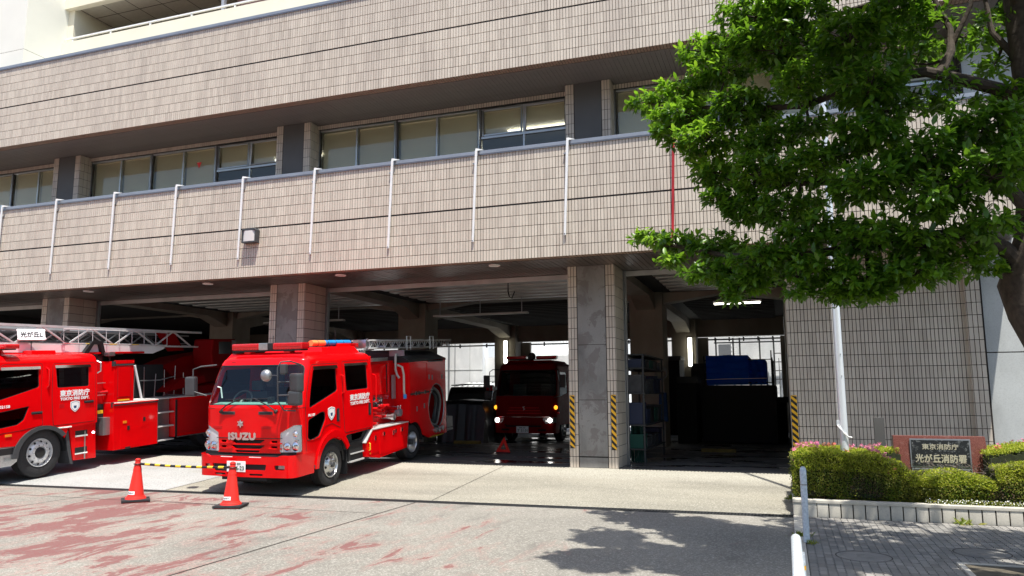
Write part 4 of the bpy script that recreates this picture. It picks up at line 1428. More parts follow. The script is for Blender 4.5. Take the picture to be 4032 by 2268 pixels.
MB().box(.596, .60, 1.66, 2.04, 2.51, 2.68).build("sign_frame", "black", o)
text("光が丘1", "text_black", o, (.627, 1.85, 2.595), (0, 1, 0), Z3, width=.24, height=.085, bold=.003)
MB().tube([(.1, 1.62, 2.7), (.1, 1.62, 3.12)], .006, 5).build("antenna", "black", PT)
MB().tube([(-.55, .3, 2.7), (-.55, .3, 2.98)], .006, 5).build("antenna", "black", PT)
# lettering on the doors
def side_text(s_, mat, parent, y0, y1, z, h, bold=.004, xx=1.097):
    return text(s_, mat, parent, (xx, (y0 + y1) / 2, z), (0, 1, 0), Z3, width=abs(y1 - y0), height=h, bold=bold, depth=.001)
side_text("東京消防庁", "text_white", d2, .60, 1.37, 1.665, .125, .006)
side_text("TOKYO FIRE DEPT.", "text_white", d2, .61, 1.38, 1.545, .062, .004)
side_text("P01109", "text_white", d1, -.85, -.64, 1.445, .045, .003, 1.095)
shield(d1, (1.094, -.08, 1.41), .24, .27)
# ---- pump bay and body
BX = 1.10
box("bay_back_panel", "red_dark", PT, -.70, .70, 1.60, 3.20, .92, 2.36)
b = MB(); b.box(.70, .712, 2.12, 2.95, 1.60, 2.30)
b.build("bay_shutter", "red_paint", PT, bevel=.004)
box("bay_shutter_slot", "black", PT, .712, .72, 2.80, 2.84, 1.62, 2.28)
box("bay_top_rail", "silver", PT, .712, .76, 2.10, 2.80, 2.36, 2.44, bevel=.006)
o = box("gauge_panel", "black", PT, .70, .73, 2.14, 2.60, 1.28, 1.54, bevel=.01)
for yy, zz, r in ((2.24, 1.44, .055), (2.40, 1.46, .03), (2.50, 1.46, .03), (2.40, 1.36, .03), (2.52, 1.36, .035)):
    g = MB().lathe([(.73, r), (.745, r), (.745, r * .85), (.738, r * .85), (.738, .0001)], 0, (0, yy, zz), 16).build("gauge", "chrome", o, smooth=True)
rr = random.Random(3)
for k in range(26):
    b = MB()
    yy = rr.uniform(1.9, 3.0); zz = rr.uniform(.98, 1.36)
    L = rr.uniform(.05, .2)
    b.cyl((.70, yy, zz), (.70 + L, yy, zz), rr.uniform(.015, .04), 10)
    if rr.random() < .5: b.cyl((.70 + L, yy - .04, zz), (.70 + L, yy + .04, zz), rr.uniform(.02, .035), 10)
    b.build("valve", "red_dark", PT, bevel=0, smooth=True)
for k in range(16):
    yy = rr.uniform(1.9, 3.1); zz = rr.uniform(1.0, 1.62)
    MB().cyl((.72, yy, zz), (.78 + rr.uniform(0, .12), yy, zz), rr.uniform(.010, .022), 8).build("valve_fitting", "chrome", PT, smooth=True)
for yy, zz, r, mt in ((2.62, 1.08, .075, "silver"), (2.93, 1.15, .085, "cap_metal")):
    MB().lathe([(.70, r * .7), (.95, r * .7), (.95, r), (1.02, r), (1.025, r * .9), (1.025, .0001)], 0, (0, yy, zz), 20).build("outlet_cap", mt, PT, smooth=True)
for yy in (3.0, 3.12): MB().tube([(.9, yy, 1.05), (.9, yy, 1.25), (.93, yy - .04, 1.30)], .013, 6).build("lever", "sign_white", PT, smooth=True)
box("pump_housing", "red_dark", PT, .3, .86, 3.0, 3.24, .92, 1.10, bevel=.01)
# lower locker with tread-plate top and sloping front
MB().prism([(1.20, .66), (1.47, .905), (3.15, .905), (3.06, .33), (1.75, .28), (1.22, .38)], 0, .30, BX).build("lower_locker", "red_paint", PT, bevel=.006)
MB().prism([(1.475, .908), (1.46, .925), (3.15, .925), (3.15, .908)], 0, .30, BX + .01).build("tread_plate", "diamond_plate", PT)
MB().prism([(1.19, .665), (1.17, .68), (1.455, .925), (1.47, .908)], 0, .78, BX + .01).build("tread_plate", "diamond_plate", PT)
for (y0, y1, z0, z1) in ((1.42, 1.74, .42, .84), (1.78, 3.0, .36, .86)):
    o = MB().box(BX + .001, BX + .010, y0, y1, z0, z1).build("locker_door", "red_paint", PT, bevel=.004)
    MB().box(BX + .010, BX + .022, (y0 + y1) / 2 - .03, (y0 + y1) / 2 + .03, z1 - .16, z1 - .06).build("latch", "chrome", o, bevel=.003)
for yy, zz in ((1.34, .55), (1.36, .43)): MB().cyl((BX, yy, zz), (BX + .012, yy, zz), .02, 12).build("side_reflector", "orange_lens", PT)
MB().tube([(BX + .01, 1.32, .66), (BX + .03, 1.32, .64), (BX + .03, 1.32, .52), (BX + .01, 1.32, .50)], .012, 6).build("grab_rail", "yellow", PT)
for yy in (1.92, 2.45, 2.75):
    MB().box(BX + .008, BX + .03, yy, yy + .06, .74, .82).build("hinge", "chrome", PT, bevel=.003)
# step box behind the front wheel
box("step_box", "black_matte", PT, .45, 1.02, .66, 1.20, .36, .74)
box("step_tread", "diamond_plate", PT, .82, 1.05, .70, 1.20, .50, .52)
box("step_tread", "diamond_plate", PT, .80, 1.06, .66, 1.20, .34, .37)
MB().prism([(.78, .92), (1.28, .92), (1.16, .78), (.80, .76)], 0, .6, 1.0).build("fuel_tank_cover", "silver", PT, bevel=.01)
# rear body with wheel arch and hose opening
def yz(pts): return pts
ra = [(3.42 + .50 * cos(t), .40 + .48 * sin(t)) for t in [pi * k / 12 for k in range(12, -1, -1)]]
hose = [(4.70 + .46 * cos(t), 1.16 + .56 * sin(t)) for t in [2 * pi * k / 24 for k in range(24)]]
body_o = [(2.95, .93), (3.20, .93)] if False else None
pl = [(3.20, 1.05), (3.02, .93), (3.02, .70)] 
pl = [(3.20, .93)] + [q for q in ra if q[0] > 3.22 and q[1] > .42] + [(4.18, .42), (5.28, .42), (5.28, 2.36), (3.20, 2.30)]
for sg in (1, -1):
    sheet("body_side", "red_paint" if sg == 1 else "red_dark", PT, lambda u, v, sg=sg: (sg * (BX - .012), u, v), pl, [hose] if sg == 1 else (), .024)
box("body_front_wall", "red_paint", PT, .55, BX - .02, 3.20, 3.225, .93, 2.31)
box("body_front_wall", "red_dark", PT, -BX + .02, .55, 3.20, 3.225, .93, 2.31)
box("body_rear_wall", "red_dark", PT, -BX + .02, BX - .02, 5.26, 5.285, .42, 2.36)
box("body_inner", "black_matte", PT, -.60, .55, 3.23, 5.25, .5, 2.30)
b = MB(); P_ = [(3.42 + .52 * cos(pi * k / 12), .40 + .50 * sin(pi * k / 12)) for k in range(13)]
for sg in (-1, 1):
    for i in range(12):
        (a0, c0), (a1, c1_) = P_[i], P_[i + 1]
        b.add([(sg * .56, a0, c0), (sg * 1.07, a0, c0), (sg * 1.07, a1, c1_), (sg * .56, a1, c1_)], [(0, 1, 2, 3)])
b.build("inner_arch", "black_matte", PT)
MB().prism([(-BX, 2.30), (BX, 2.30), (BX, 2.36), (.62, 2.56), (-.62, 2.56), (-BX, 2.36)], 1, 3.18, 5.32).build("canvas_cover", "tarp_black", PT, bevel=.012)
o = MB().box(BX + .0005, BX + .009, 3.24, 4.10, 1.60, 2.27).build("body_door", "red_paint", PT, bevel=.003)
o2 = MB().box(BX + .0005, BX + .009, 4.16, 5.24, 1.78, 2.27).build("body_door", "red_paint", PT, bevel=.003)
o3 = MB().box(BX + .0005, BX + .009, 3.24, 4.10, 1.06, 1.50).build("body_door", "red_paint", PT, bevel=.003)
MB().box(BX + .001, BX + .03, 3.26, 4.24, 1.525, 1.565).build("door_bar", "black", PT, bevel=.006)
for yy in (3.45, 3.6, 3.95, 4.3): MB().box(BX + .02, BX + .045, yy, yy + .07, 1.51, 1.60).build("door_catch", "chrome", PT, bevel=.004)
for yy, zz in ((3.55, 1.12), (3.95, 1.16), (4.24, 1.85), (4.42, 1.83), (5.0, 1.82)): MB().box(BX + .008, BX + .02, yy, yy + .05, zz, zz + .12).build("hinge", "steel_grey", PT, bevel=.003)
box("body_top_vent", "black", PT, BX, BX + .012, 4.25, 5.1, 2.285, 2.315)
# hose coils hanging in the opening
for k, (ry, rz, xo) in enumerate(((.36, .46, 1.02), (.31, .41, 1.00), (.40, .50, .96), (.26, .37, .96), (.34, .44, .90))):
    MB().tube([(xo + .02 * sin(3 * t), 4.70 + ry * cos(t), 1.14 + rz * sin(t)) for t in [2 * pi * j / 40 for j in range(40)]], .034, 8, closed=True).build("hose_coil", ("hose_grey", "rubber", "hose_grey", "plastic_grey", "hose_grey")[k], PT, smooth=True)
MB().tube([(1.09, 4.70 + .46 * cos(t), 1.16 + .56 * sin(t)) for t in [2 * pi * j / 40 for j in range(40)]], .014, 6, closed=True).build("opening_rim", "steel_grey", PT, smooth=True)
for yy, zz in ((4.55, .56), (4.75, .55), (4.95, .58)): MB().cyl((.8, yy, zz), (1.16, yy, zz), .06, 12).build("hose_coupling", "silver", PT, smooth=True)
# suction pipe bracket beside the body front
MB().box(.74, .77, 3.00, 3.16, 1.46, 2.02).build("bracket_plate", "cap_metal", PT, bevel=.004)
MB().box(.60, 1.0, 3.17, 3.19, 2.46, 2.60).build("bracket_plate", "cap_metal", PT, bevel=.004)
MB().tube([(.80, 3.12, 2.52), (.80, 3.10, 2.15), (.84, 3.10, 2.02), (.90, 3.10, 1.94)], .028, 10).build("suction_pipe", "deck_steel", PT, smooth=True)
MB().tube([(.86, 3.10, 2.25), (.98, 3.10, 2.20), (1.02, 3.10, 2.02), (1.02, 3.10, 1.62), (1.04, 3.10, 1.52)], .026, 10).build("suction_pipe", "curb_concrete", PT, smooth=True)
MB().cyl((1.04, 3.10, 1.56), (1.04, 3.10, 1.46), .04, 12).build("pipe_cap", "blue_float", PT, smooth=True)
# rear step and rear wheels
box("rear_step", "steel_grey", PT, -1.0, 1.06, 5.29, 5.78, .44, .50, bevel=.01)
box("step_edge", "yellow", PT, 1.05, 1.10, 4.35, 5.1, .40, .44)
MB().box(.8, 1.06, 5.4, 5.76, .52, .80).build("rear_box", "steel_grey", PT, bevel=.01)
MB().tube([(1.02, 5.34, .6), (1.02, 5.36, 1.9)], .015, 6).build("grab_rail", "chrome", PT)
wheel(PT, 1.02, 0, .41, .26, .245, 1, "steel", nuts=6, holes=6)
wheel(PT, -1.02, 0, .41, .26, .245, -1, "steel", nuts=6, holes=6)
wheel(PT, 1.05, 3.42, .41, .30, .245, 1, "deep")
wheel(PT, -1.05, 3.42, .41, .30, .245, -1, "deep")
# roof ladder: two trussed sections
RL = bpy.data.objects.new("roof_ladder", None); COL.objects.link(RL); RL.parent = PT
for xx in (.30, .72):
    b = MB()
    b.tube([(xx, 2.0, 2.66), (xx, 6.5, 2.66)], .022, 6); b.tube([(xx, 2.0, 2.84), (xx, 6.5, 2.84)], .022, 6)
    for k in range(13):
        yy = 2.05 + k * .35
        b.tube([(xx, yy, 2.66), (xx, yy + .175, 2.84)], .008, 5); b.tube([(xx, yy + .175, 2.84), (xx, yy + .35, 2.66)], .008, 5)
        b.tube([(xx, yy, 2.66), (xx, yy, 2.84)], .009, 5)
    b.build("ladder_side", "ladder_silver", RL, smooth=True)
b = MB()
for k in range(13):
    yy = 2.05 + k * .35
    b.tube([(.30, yy, 2.70), (.72, yy, 2.70)], .013, 6)
b.build("rungs", "silver", RL, smooth=True)
for yy in (3.9, 5.2):
    MB().tube([(.74, yy - .08, 2.60), (.74, yy - .08, 2.94), (.74, yy + .12, 2.94), (.74, yy + .12, 2.60)], .012, 6).build("ladder_bracket", "ladder_silver", RL, smooth=True)
b = MB()
for k in range(4): b.box(.35 + k * .02, .68, 1.95 + k * .1, 2.02 + k * .1, 2.62, 2.86 - k * .03)
b.tube([(.34, 2.0, 2.62), (.70, 2.0, 2.88)], .012, 6)
b.build("ladder_foot", "silver", RL)
for yy in (2.3, 2.9, 3.5, 4.3, 4.9, 5.7): MB().box(.36, .66, yy, yy + .3, 2.67, 2.78).build("ladder_plate", "black", RL, bevel=.01)
box("equipment_shelf", "black", PT, -.9, .62, 3.2, 5.3, 2.565, 2.60)
# ------------------------------------------------------------ ladder truck
LT = thing("ladder_truck", "long red ladder truck with silver turntable ladder at the left edge of the photo", "ladder truck", (-16.60, 12.47, -.20), (radians(3.6), 0, 0))
S = Shell(1.25, -1.75, 1.38, .26, 1.6, 2.50, .30, .05, .05)
sy = S.sy
ws = rpoly([(-1.30, 1.60), (1.30, 1.60), (1.24, 2.42), (-1.24, 2.42)], .14, 5)
w1 = rpoly(sp([(-1.25, 1.66), (-.11, 1.95), (-.11, 2.38), (-.95, 2.38), (-1.12, 2.25)]), .06)
w2 = rpoly(sp([(.33, 1.91), (1.15, 1.91), (1.16, 2.39), (.31, 2.39)]), .05)
qw = rpoly(sp([(-1.15, 1.12), (-.60, 1.18), (-.46, 1.27), (-.34, 1.56), (-1.15, 1.46)]), .04)
arc = [(sy(.62 * cos(t), .5), .48 + .60 * sin(t)) for t in [pi * k / 12 for k in range(12, 1, -1)]]
sb = [(sy(-1.35), .78), (sy(-.60), .74)] + [q for q in arc if q[1] > .76] + [(sy(.62), 1.0), (S.smax, 1.05)]
outer = [(-.9, .80), (.9, .80)] + sb + [(S.smax, 2.50), (-S.smax, 2.50)] + mirrored(sb)[::-1]
sheet("cab_body", "red_paint", LT, S.f(), outer, [ws, w1, w2, qw, mirrored(w1), mirrored(w2), mirrored(qw)], .025, S.cuts(), S.zcuts())
S.crown(2.497, 2.68, .34, parent=LT)
box("cab_rear_wall", "red_paint", LT, -1.22, 1.22, 1.34, 1.38, .6, 2.5, bevel=.01)
box("cab_floor", "black_matte", LT, -1.18, 1.18, -1.4, 1.3, .95, 1.12)
g = sheet("windscreen", "glass", LT, S.f(-.004), ws, (), 0, S.cuts(), S.zcuts())
ring("rubber_seal", "black", g, S.f(.003), ws, .014, S)
for nm, q in (("door_window", w1), ("door_window", w2), ("quarter_window", qw)):
    for k, qq in enumerate((q, mirrored(q))):
        o = sheet(nm, "glass_dark", LT, S.f(-.006), qq, (), 0, S.cuts(), S.zcuts())
        sheet("rubber_seal", "black", o, S.f(.002), grow(qq, .010), [grow(qq, -.014)], .010, S.cuts(), S.zcuts())
for (y0, y1, zz) in ((-.98, -.08, 2.385), (.28, 1.20, 2.395)):
    pl = [(sy(y0, zz), zz - .04), (sy(y1, zz), zz - .04), (sy(y1, zz), zz + .03), (sy(y0, zz), zz + .03)]
    sheet("rain_visor", "chrome", LT, lambda u, v, zz=zz: S.P(u, v, .012 + .035 * (zz + .03 - v) / .07), pl, (), .004, S.cuts(), ())
def doorL(pts, hole, nm, r=.05):
    q = rpoly(sp(pts), r)
    sheet("door_gap", "black", LT, S.f(.013), grow(q, .007), [grow(q, -.01)], .003, S.cuts(), S.zcuts())
    return sheet(nm, "red_paint", LT, S.f(.014), grow(q, -.004), [grow(h, .004) for h in hole], .010, S.cuts(), S.zcuts())
d1 = doorL([(-1.22, 1.02), (-.52, 1.06), (-.02, 1.12), (-.02, 2.46), (-.92, 2.46), (-1.22, 2.2)], [grow(w1, .005), grow(qw, .005)], "front_door")
d2 = doorL([(.24, 1.08), (1.33, 1.09), (1.33, 2.45), (.24, 2.45)], [grow(w2, .005)], "rear_door")
for dd, (y0, z0) in ((d1, (-.17, 1.40)), (d2, (1.14, 1.55))):
    sheet("handle_recess", "black", dd, S.f(.022), rpoly([(sy(y0 - .13), z0 - .03), (sy(y0 + .13), z0 - .03), (sy(y0 + .13), z0 + .03), (sy(y0 - .13), z0 + .03)], .025), (), .006, S.cuts(), ())
    MB().box(1.262, 1.295, y0 - .12, y0 + .12, z0 - .005, z0 + .02).build("handle", "plastic_grey", dd, bevel=.006)
sheet("fuel_flap", "red_dark", d2, S.f(.021), rpoly([(sy(.37), 1.46), (sy(.50), 1.46), (sy(.50), 1.55), (sy(.37), 1.55)], .02), (), .003, (), ())
MB().tube([(1.20, .08, 2.38), (1.29, .08, 2.33), (1.29, .08, 1.98), (1.24, .08, 1.93)], .016, 8).build("grab_rail", "red_paint", LT, smooth=True)
side_text("東京消防庁", "text_white", d2, .38, 1.14, 1.78, .14, .006, 1.278)
side_text("TOKYO FIRE DEPT.", "text_white", d2, .39, 1.14, 1.655, .06, .004, 1.278)
side_text("L02158", "text_white", d1, -1.06, -.79, 1.585, .055, .003, 1.276)
shield(d2, (1.275, .77, 1.47), .24, .26)
# arch flare in grey rubber, bumper, wheel
fl = [(sy(.70 * cos(t)), .48 + .63 * sin(t)) for t in [pi * k / 14 for k in range(14, 2, -1)]]
fl2 = [(sy(.58 * cos(t)), .48 + .55 * sin(t)) for t in [pi * k / 14 for k in range(3, 15)]]
for mr in (0, 1):
    sheet("wheel_arch_flare", "plastic_grey", LT, S.f(.03), mirrored(fl + fl2) if mr else fl + fl2, (), .03, S.cuts(), ())
    sg = -1 if mr else 1
    b = MB(); P_ = [(.60 * cos(pi * k / 12), .48 + .58 * sin(pi * k / 12)) for k in range(13)]
    for i in range(12):
        (a0, c0), (a1, c1) = P_[i], P_[i + 1]
        b.add([(sg * .6, a0, c0), (sg * 1.22, a0, c0), (sg * 1.22, a1, c1), (sg * .6, a1, c1)], [(0, 1, 2, 3)])
    b.build("inner_arch", "black_matte", LT)
    MB().prism([(.58, .93), (.66, .93), (.76, .30), (.80, .16), (.72, .18), (.64, .5)], 0, sg * 1.22, sg * .85).build("mudguard", "plastic_grey", LT, bevel=.01)
MB().prism([(-1.7, .34), (-.70, .34), (-.57, .42), (-.56, .60), (-.60, .74), (-.98, .76), (-1.7, .76)], 0, 1.08, 1.245).build("bumper", "silver", LT, bevel=.02)
MB().prism([(-1.7, .34), (-.70, .34), (-.57, .42), (-.56, .60), (-.60, .74), (-.98, .76), (-1.7, .76)], 0, -1.245, -1.08).build("bumper", "silver", LT, bevel=.02)
box("bumper", "silver", LT, -1.1, 1.1, -1.95, -1.7, .34, .80, bevel=.03)
box("bumper_recess", "black", LT, 1.20, 1.249, -1.3, -.66, .58, .72, bevel=.01)
o = box("corner_lamp", "silver", LT, 1.22, 1.252, -.88, -.70, .44, .54, bevel=.01)
box("lens", "lamp_glass", o, 1.252, 1.257, -.87, -.71, .45, .53)
box("side_indicator", "orange_lens", LT, 1.255, 1.275, -.87, -.73, .955, 1.005, bevel=.006)
wheel(LT, 1.18, 0, .525, .28, .305, 1, "alloy", nuts=10, holes=10)
wheel(LT, -1.18, 0, .525, .28, .305, -1, "alloy", nuts=10, holes=10)
for yy in (5.2, 6.5):
    wheel(LT, 1.22, yy, .525, .32, .305, 1, "deep"); wheel(LT, -1.22, yy, .525, .32, .305, -1, "deep")
# lower rear quarter of the cab with steps
MB().prism([(.68, 1.0), (1.38, 1.055), (1.41, .22), (.80, .24)], 0, .4, 1.215).build("cab_step_panel", "red_paint", LT, bevel=.01)
for z0, z1 in ((.76, .90), (.36, .52)):
    box("step_recess", "black", LT, 1.205, 1.219, .84, 1.16, z0, z1)
    box("step_tread", "diamond_plate", LT, 1.18, 1.235, .84, 1.16, z0, z0 + .035, bevel=.004)
box("step_light_strip", "silver", LT, 1.216, 1.225, 1.08, 1.11, .24, .88)
box("cab_sill", "diamond_plate", LT, 1.20, 1.275, .24, .70, 1.00, 1.035, bevel=.004)
MB().lathe([(1.215, .028), (1.24, .024), (1.245, .0001)], 0, (0, 1.32, .82), 14).build("work_lamp", "white_led", LT, smooth=True)
# light bar and roof gear
LBL = bpy.data.objects.new("light_bar", None); COL.objects.link(LBL); LBL.parent = LT; LBL.location = (.30, -.75, 2.845)
MB().box(-.95, .95, -.17, .17, -.05, .05).build("red_dome", "red_lens", LBL, bevel=.035, seg=3)
b = MB()
for k in range(14): b.box(-.9 + k * .138, -.895 + k * .138, -.173, .173, -.04, .04)
b.build("dome_ribs", "red_dark", LBL)
MB().box(-.9, .9, -.12, .12, -.075, -.05).build("bar_base", "black", LBL)
frustum(-.3, .85, -.95, -.55, 2.62, 2.775, .10, .05).build("lightbar_plinth", "red_paint", LT, bevel=.015)
frustum(.25, .85, .0, .62, 2.64, 2.76, .02, .02).build("roof_box", "red_paint", LT, bevel=.01)
MB().tube([(.55, .22, 2.74), (.55, .22, 3.05)], .010, 5).build("antenna", "black", LT)
b = MB().tube([(1.0, 1.95, 2.10), (1.0, 1.95, 2.55), (1.0, 1.93, 2.60)], .018, 8); b.build("lamp_post", "black", LT)
o = MB().box(.92, 1.08, 1.86, 2.04, 2.60, 2.70).build("flood_lamp", "silver", LT, bevel=.012)
box("lens", "lamp_glass", o, .94, 1.06, 1.855, 1.86, 2.615, 2.69)
MB().tube([(1.2, 1.40, 2.2), (1.28, 1.44, 2.25), (1.28, 1.44, 2.45), (1.2, 1.40, 2.5)], .018, 6).build("grab_rail", "silver", LT)
# side mirror brackets etc behind the cab
box("mid_panel", "red_dark", LT, -.9, .86, 1.42, 1.90, .9, 2.46, bevel=.01)
for zz in (1.95, 1.66): MB().tube([(.86, 1.50, zz), (.97, 1.50, zz), (.97, 1.86, zz), (.86, 1.86, zz)], .014, 6).build("grab_rail", "silver", LT)
MB().cyl((.8, 1.5, 1.70), (1.0, 1.9, 1.74), .03, 8).build("hand_lever", "red_dark", LT)
MB().box(.5, 1.12, 1.68, 1.96, .70, 1.12).build("battery_box", "steel_grey", LT, bevel=.012)
MB().box(.9, 1.14, 1.97, 2.13, .66, 1.14).build("hinged_step", "silver", LT, bevel=.008)
b = MB()
for k in range(3): b.box(1.13, 1.155, 1.98, 2.12, .70 + k * .15, .78 + k * .15)
b.build("step_treads", "diamond_plate", LT)
box("warning_plate", "yellow", LT, .98, 1.0, 1.62, 1.78, 1.22, 1.30)
# tall locker
MB().box(.55, 1.20, 1.90, 2.50, 1.44, 2.47).build("tall_locker", "red_paint", LT, bevel=.01)
MB().box(1.19, 1.215, 1.90, 2.50, 2.41, 2.49).build("locker_cap", "red_paint", LT, bevel=.006)
box("locker_seal", "plastic_grey", LT, 1.196, 1.212, 1.90, 2.50, 2.36, 2.40)
o = MB().box(1.20, 1.212, 2.03, 2.38, 1.60, 2.31).build("locker_door", "red_paint", LT, bevel=.004)
box("door_frame", "red_dark", o, 1.199, 1.206, 1.99, 2.42, 1.57, 2.34)
box("yellow_mark", "yellow", LT, 1.202, 1.216, 2.02, 2.36, 1.50, 1.53)
for zz in (2.40, 1.40): MB().cyl((1.17, 1.92, zz - .05), (1.17, 1.92, zz + .07), .05, 12).build("corner_buffer", "rubber", LT)
MB().tube([(1.1, 2.62, 2.35), (1.1, 2.86, 1.48)], .03, 8).build("brace", "sign_white", LT, smooth=True)
# lower side body: locker section, step well, rear body
def lbody(y0, y1, z0, z1, nm="side_locker"):
    o = MB().box(.35, 1.232, y0, y1, z0, z1).build(nm, "red_paint", LT, bevel=.008)
    return o
o = lbody(1.88, 3.26, .32, 1.44)
box("top_lip", "red_paint", o, 1.225, 1.252, 1.88, 3.26, 1.42, 1.452, bevel=.006)
box("seal_strip", "plastic_grey", o, 1.228, 1.24, 1.88, 3.26, 1.385, 1.412)
MB().box(1.232, 1.2365, 2.10, 2.66, .36, .82).build("access_panel", "red_paint", o, bevel=.002)
MB().box(1.232, 1.238, 2.72, 2.88, .80, 1.02).build("flap", "red_paint", o, bevel=.003)
box("side_reflector", "orange_lens", o, 1.232, 1.242, 2.16, 2.27, .94, 1.0, bevel=.004)
for yy, zz in ((2.29, .77), (2.78, .94)): box("latch", "black", o, 1.234, 1.246, yy, yy + .07, zz, zz + .10, bevel=.004)
b = MB()
for k in range(9):
    for yy in (1.93, 2.95): b.cyl((1.232, yy, .42 + k * .11), (1.238, yy, .42 + k * .11), .007, 6)
b.build("rivets", "red_dark", o)
box("tow_notch", "black", LT, 1.20, 1.234, 2.24, 2.40, .31, .40)
box("step_well", "steel_grey", LT, .5, 1.05, 3.27, 3.84, .33, 1.44)
box("step_well_wall", "steel_grey", LT, 1.05, 1.22, 3.265, 3.285, .33, 1.44)
for zz in (.36, .72, 1.08): box("step_tread", "diamond_plate", LT, 1.0, 1.22, 3.285, 3.84, zz, zz + .03)
o = lbody(3.86, 9.6, .42, 1.45, "rear_body")
for k in range(3): MB().box(1.232, 1.240, 3.95 + k * 1.25, 5.10 + k * 1.25, .50, 1.38).build("locker_door", "red_dark", o, bevel=.004)
box("trim_strip", "silver", o, 1.235, 1.25, 3.92, 9.5, .395, .42)
box("corner_post", "black", o, 1.235, 1.255, 3.86, 3.92, .42, 1.40)
o = MB().box(-1.22, -.4, 1.88, 9.6, .42, 1.44).build("side_locker", "red_dark", LT, bevel=.008)
box("deck", "diamond_plate", LT, -1.22, 1.24, 1.90, 9.6, 1.452, 1.475)
MB().box(-.45, .45, -1.6, 9.2, .45, .85).build("chassis", "black_matte", LT)
MB().box(-.9, .9, 1.4, 4.0, .85, 1.44).build("mid_structure", "black_matte", LT)
# deck equipment in the shade
MB().box(-.7, .5, 2.6, 4.2, 1.48, 2.35).build("winch_housing", "black_matte", LT, bevel=.05)
for k in range(7): MB().tube([(.62, 2.7 + k * .35, 1.48), (.62, 2.7 + k * .35 + .05 * (k % 2), 2.1 + .1 * (k % 3))], .012, 6).build("deck_handle", "silver", LT)
MB().prism([(3.9, 1.6), (5.4, 1.8), (5.3, 2.0), (4.4, 1.92)], 0, .5, .9).build("outrigger_cover", "red_shaded", LT, bevel=.02)
MB().tube([(.9, 3.0, 1.95), (.95, 3.6, 1.94), (.9, 4.2, 2.02)], .015, 6).build("hose_line", "silver", LT, smooth=True)
# turntable and operator's cabin
MB().lathe([(1.47, .95), (1.70, .95), (1.75, .85), (1.75, .0001)], 2, (0, 6.0, 0), 36).build("turntable", "red_shaded", LT, smooth=True)
MB().prism([(4.3, 2.30), (5.1, 2.55), (6.9, 2.75), (7.1, 1.76), (5.0, 1.76)], 0, -.55, .32).build("turret", "red_shaded", LT, bevel=.06)
MB().prism([(3.95, 3.24), (4.60, 3.20), (4.95, 2.72), (4.4, 2.70)], 0, .42, .50).build("turret_arm", "red_shaded", LT, bevel=.015)
o = MB().prism([(5.50, 3.04), (6.45, 3.04), (6.45, 2.2), (5.48, 2.2), (5.42, 2.65)], 0, .35, 1.05).build("operator_cabin", "red_shaded", LT, bevel=.06, seg=3)
MB().box(1.045, 1.06, 5.72, 6.22, 2.60, 2.96).build("cabin_window", "window_tint", o, bevel=.02)
MB().box(1.06, 1.075, 6.26, 6.42, 2.62, 3.0).build("control_panel", "steel_grey", o, bevel=.006)
# the ladder itself: outer truss, nested sections inside it
LD = bpy.data.objects.new("ladder", None); COL.objects.link(LD); LD.parent = LT; LD.location = (0, 0, 0)
MB().box(-.26, .26, -4.3, 4.4, 2.97, 3.20).build("dark_infill", "black", LD)  # solid black block added so the ladder's inside reads dark
def lz(y, base): return base - .019 * (y + .5)      # slight nose-up slope of the stowed ladder
def truss(x, y0, y1, zb, zt, r, pitch, name, mat="ladder_silver", flat=True):
    b = MB()
    def beam(p, q, w_, h_):
        p, q = Vector(p), Vector(q); d = (q - p).normalized()
        sx = Vector((1, 0, 0)) * w_ / 2; sz = sx.cross(d).normalized() * h_ / 2
        b.add([p - sx - sz, p + sx - sz, p + sx + sz, p - sx + sz, q - sx - sz, q + sx - sz, q + sx + sz, q - sx + sz],
              [(0, 3, 2, 1), (4, 5, 6, 7), (0, 1, 5, 4), (1, 2, 6, 5), (2, 3, 7, 6), (3, 0, 4, 7)])
    beam((x, y0, lz(y0, zt)), (x, y1, lz(y1, zt)), r * 1.2, r * 1.6)
    beam((x, y0, lz(y0, zb)), (x, y1, lz(y1, zb)), r * 1.2, r * 1.2)
    y = y0; k = 0
    while y < y1 - pitch / 2:
        a, c = (zb, zt) if k % 2 == 0 else (zt, zb)
        beam((x, y, lz(y, a)), (x, y + pitch / 2, lz(y, c)), r, r)
        y += pitch / 2; k += 1
    return b.build(name, mat, LD)
for sg in (1, -1):
    truss(.52 * sg, -4.2, 5.6, 2.93, 3.345, .036, 1.34, "outer_truss")
    truss(.42 * sg, -4.6, 5.2, 2.97, 3.24, .026, .86, "middle_truss", "steel_grey")
    truss(.33 * sg, -4.9, 4.8, 3.00, 3.18, .020, .66, "inner_truss", "plastic_grey")
    MB().add([(sg * .55, -4.2, lz(-4.2, 2.73)), (sg * .55, 3.75, lz(3.75, 2.73)), (sg * .55, 4.15, lz(4.1, 2.86)), (sg * .55, 4.15, lz(4.1, 2.92)), (sg * .55, -4.2, lz(-4.2, 2.92)),
              (sg * .50, -4.2, lz(-4.2, 2.73)), (sg * .50, 3.75, lz(3.75, 2.73)), (sg * .50, 4.15, lz(4.1, 2.86)), (sg * .50, 4.15, lz(4.1, 2.92)), (sg * .50, -4.2, lz(-4.2, 2.92))],
             [(0, 1, 2, 3, 4), (9, 8, 7, 6, 5), (0, 5, 6, 1), (1, 6, 7, 2), (2, 7, 8, 3), (3, 8, 9, 4), (4, 9, 5, 0)]).build("side_beam", "white_gloss", LD)
b = MB()
for k in range(28):
    yy = -4.1 + k * .34
    b.tube([(-.52, yy, lz(yy, 2.95)), (.52, yy, lz(yy, 2.95))], .016, 6)
    if k % 2: b.tube([(-.33, yy + .1, lz(yy, 3.03)), (.33, yy + .1, lz(yy, 3.03))], .014, 6)
b.build("rungs", "steel_grey", LD, smooth=True)
b = MB()
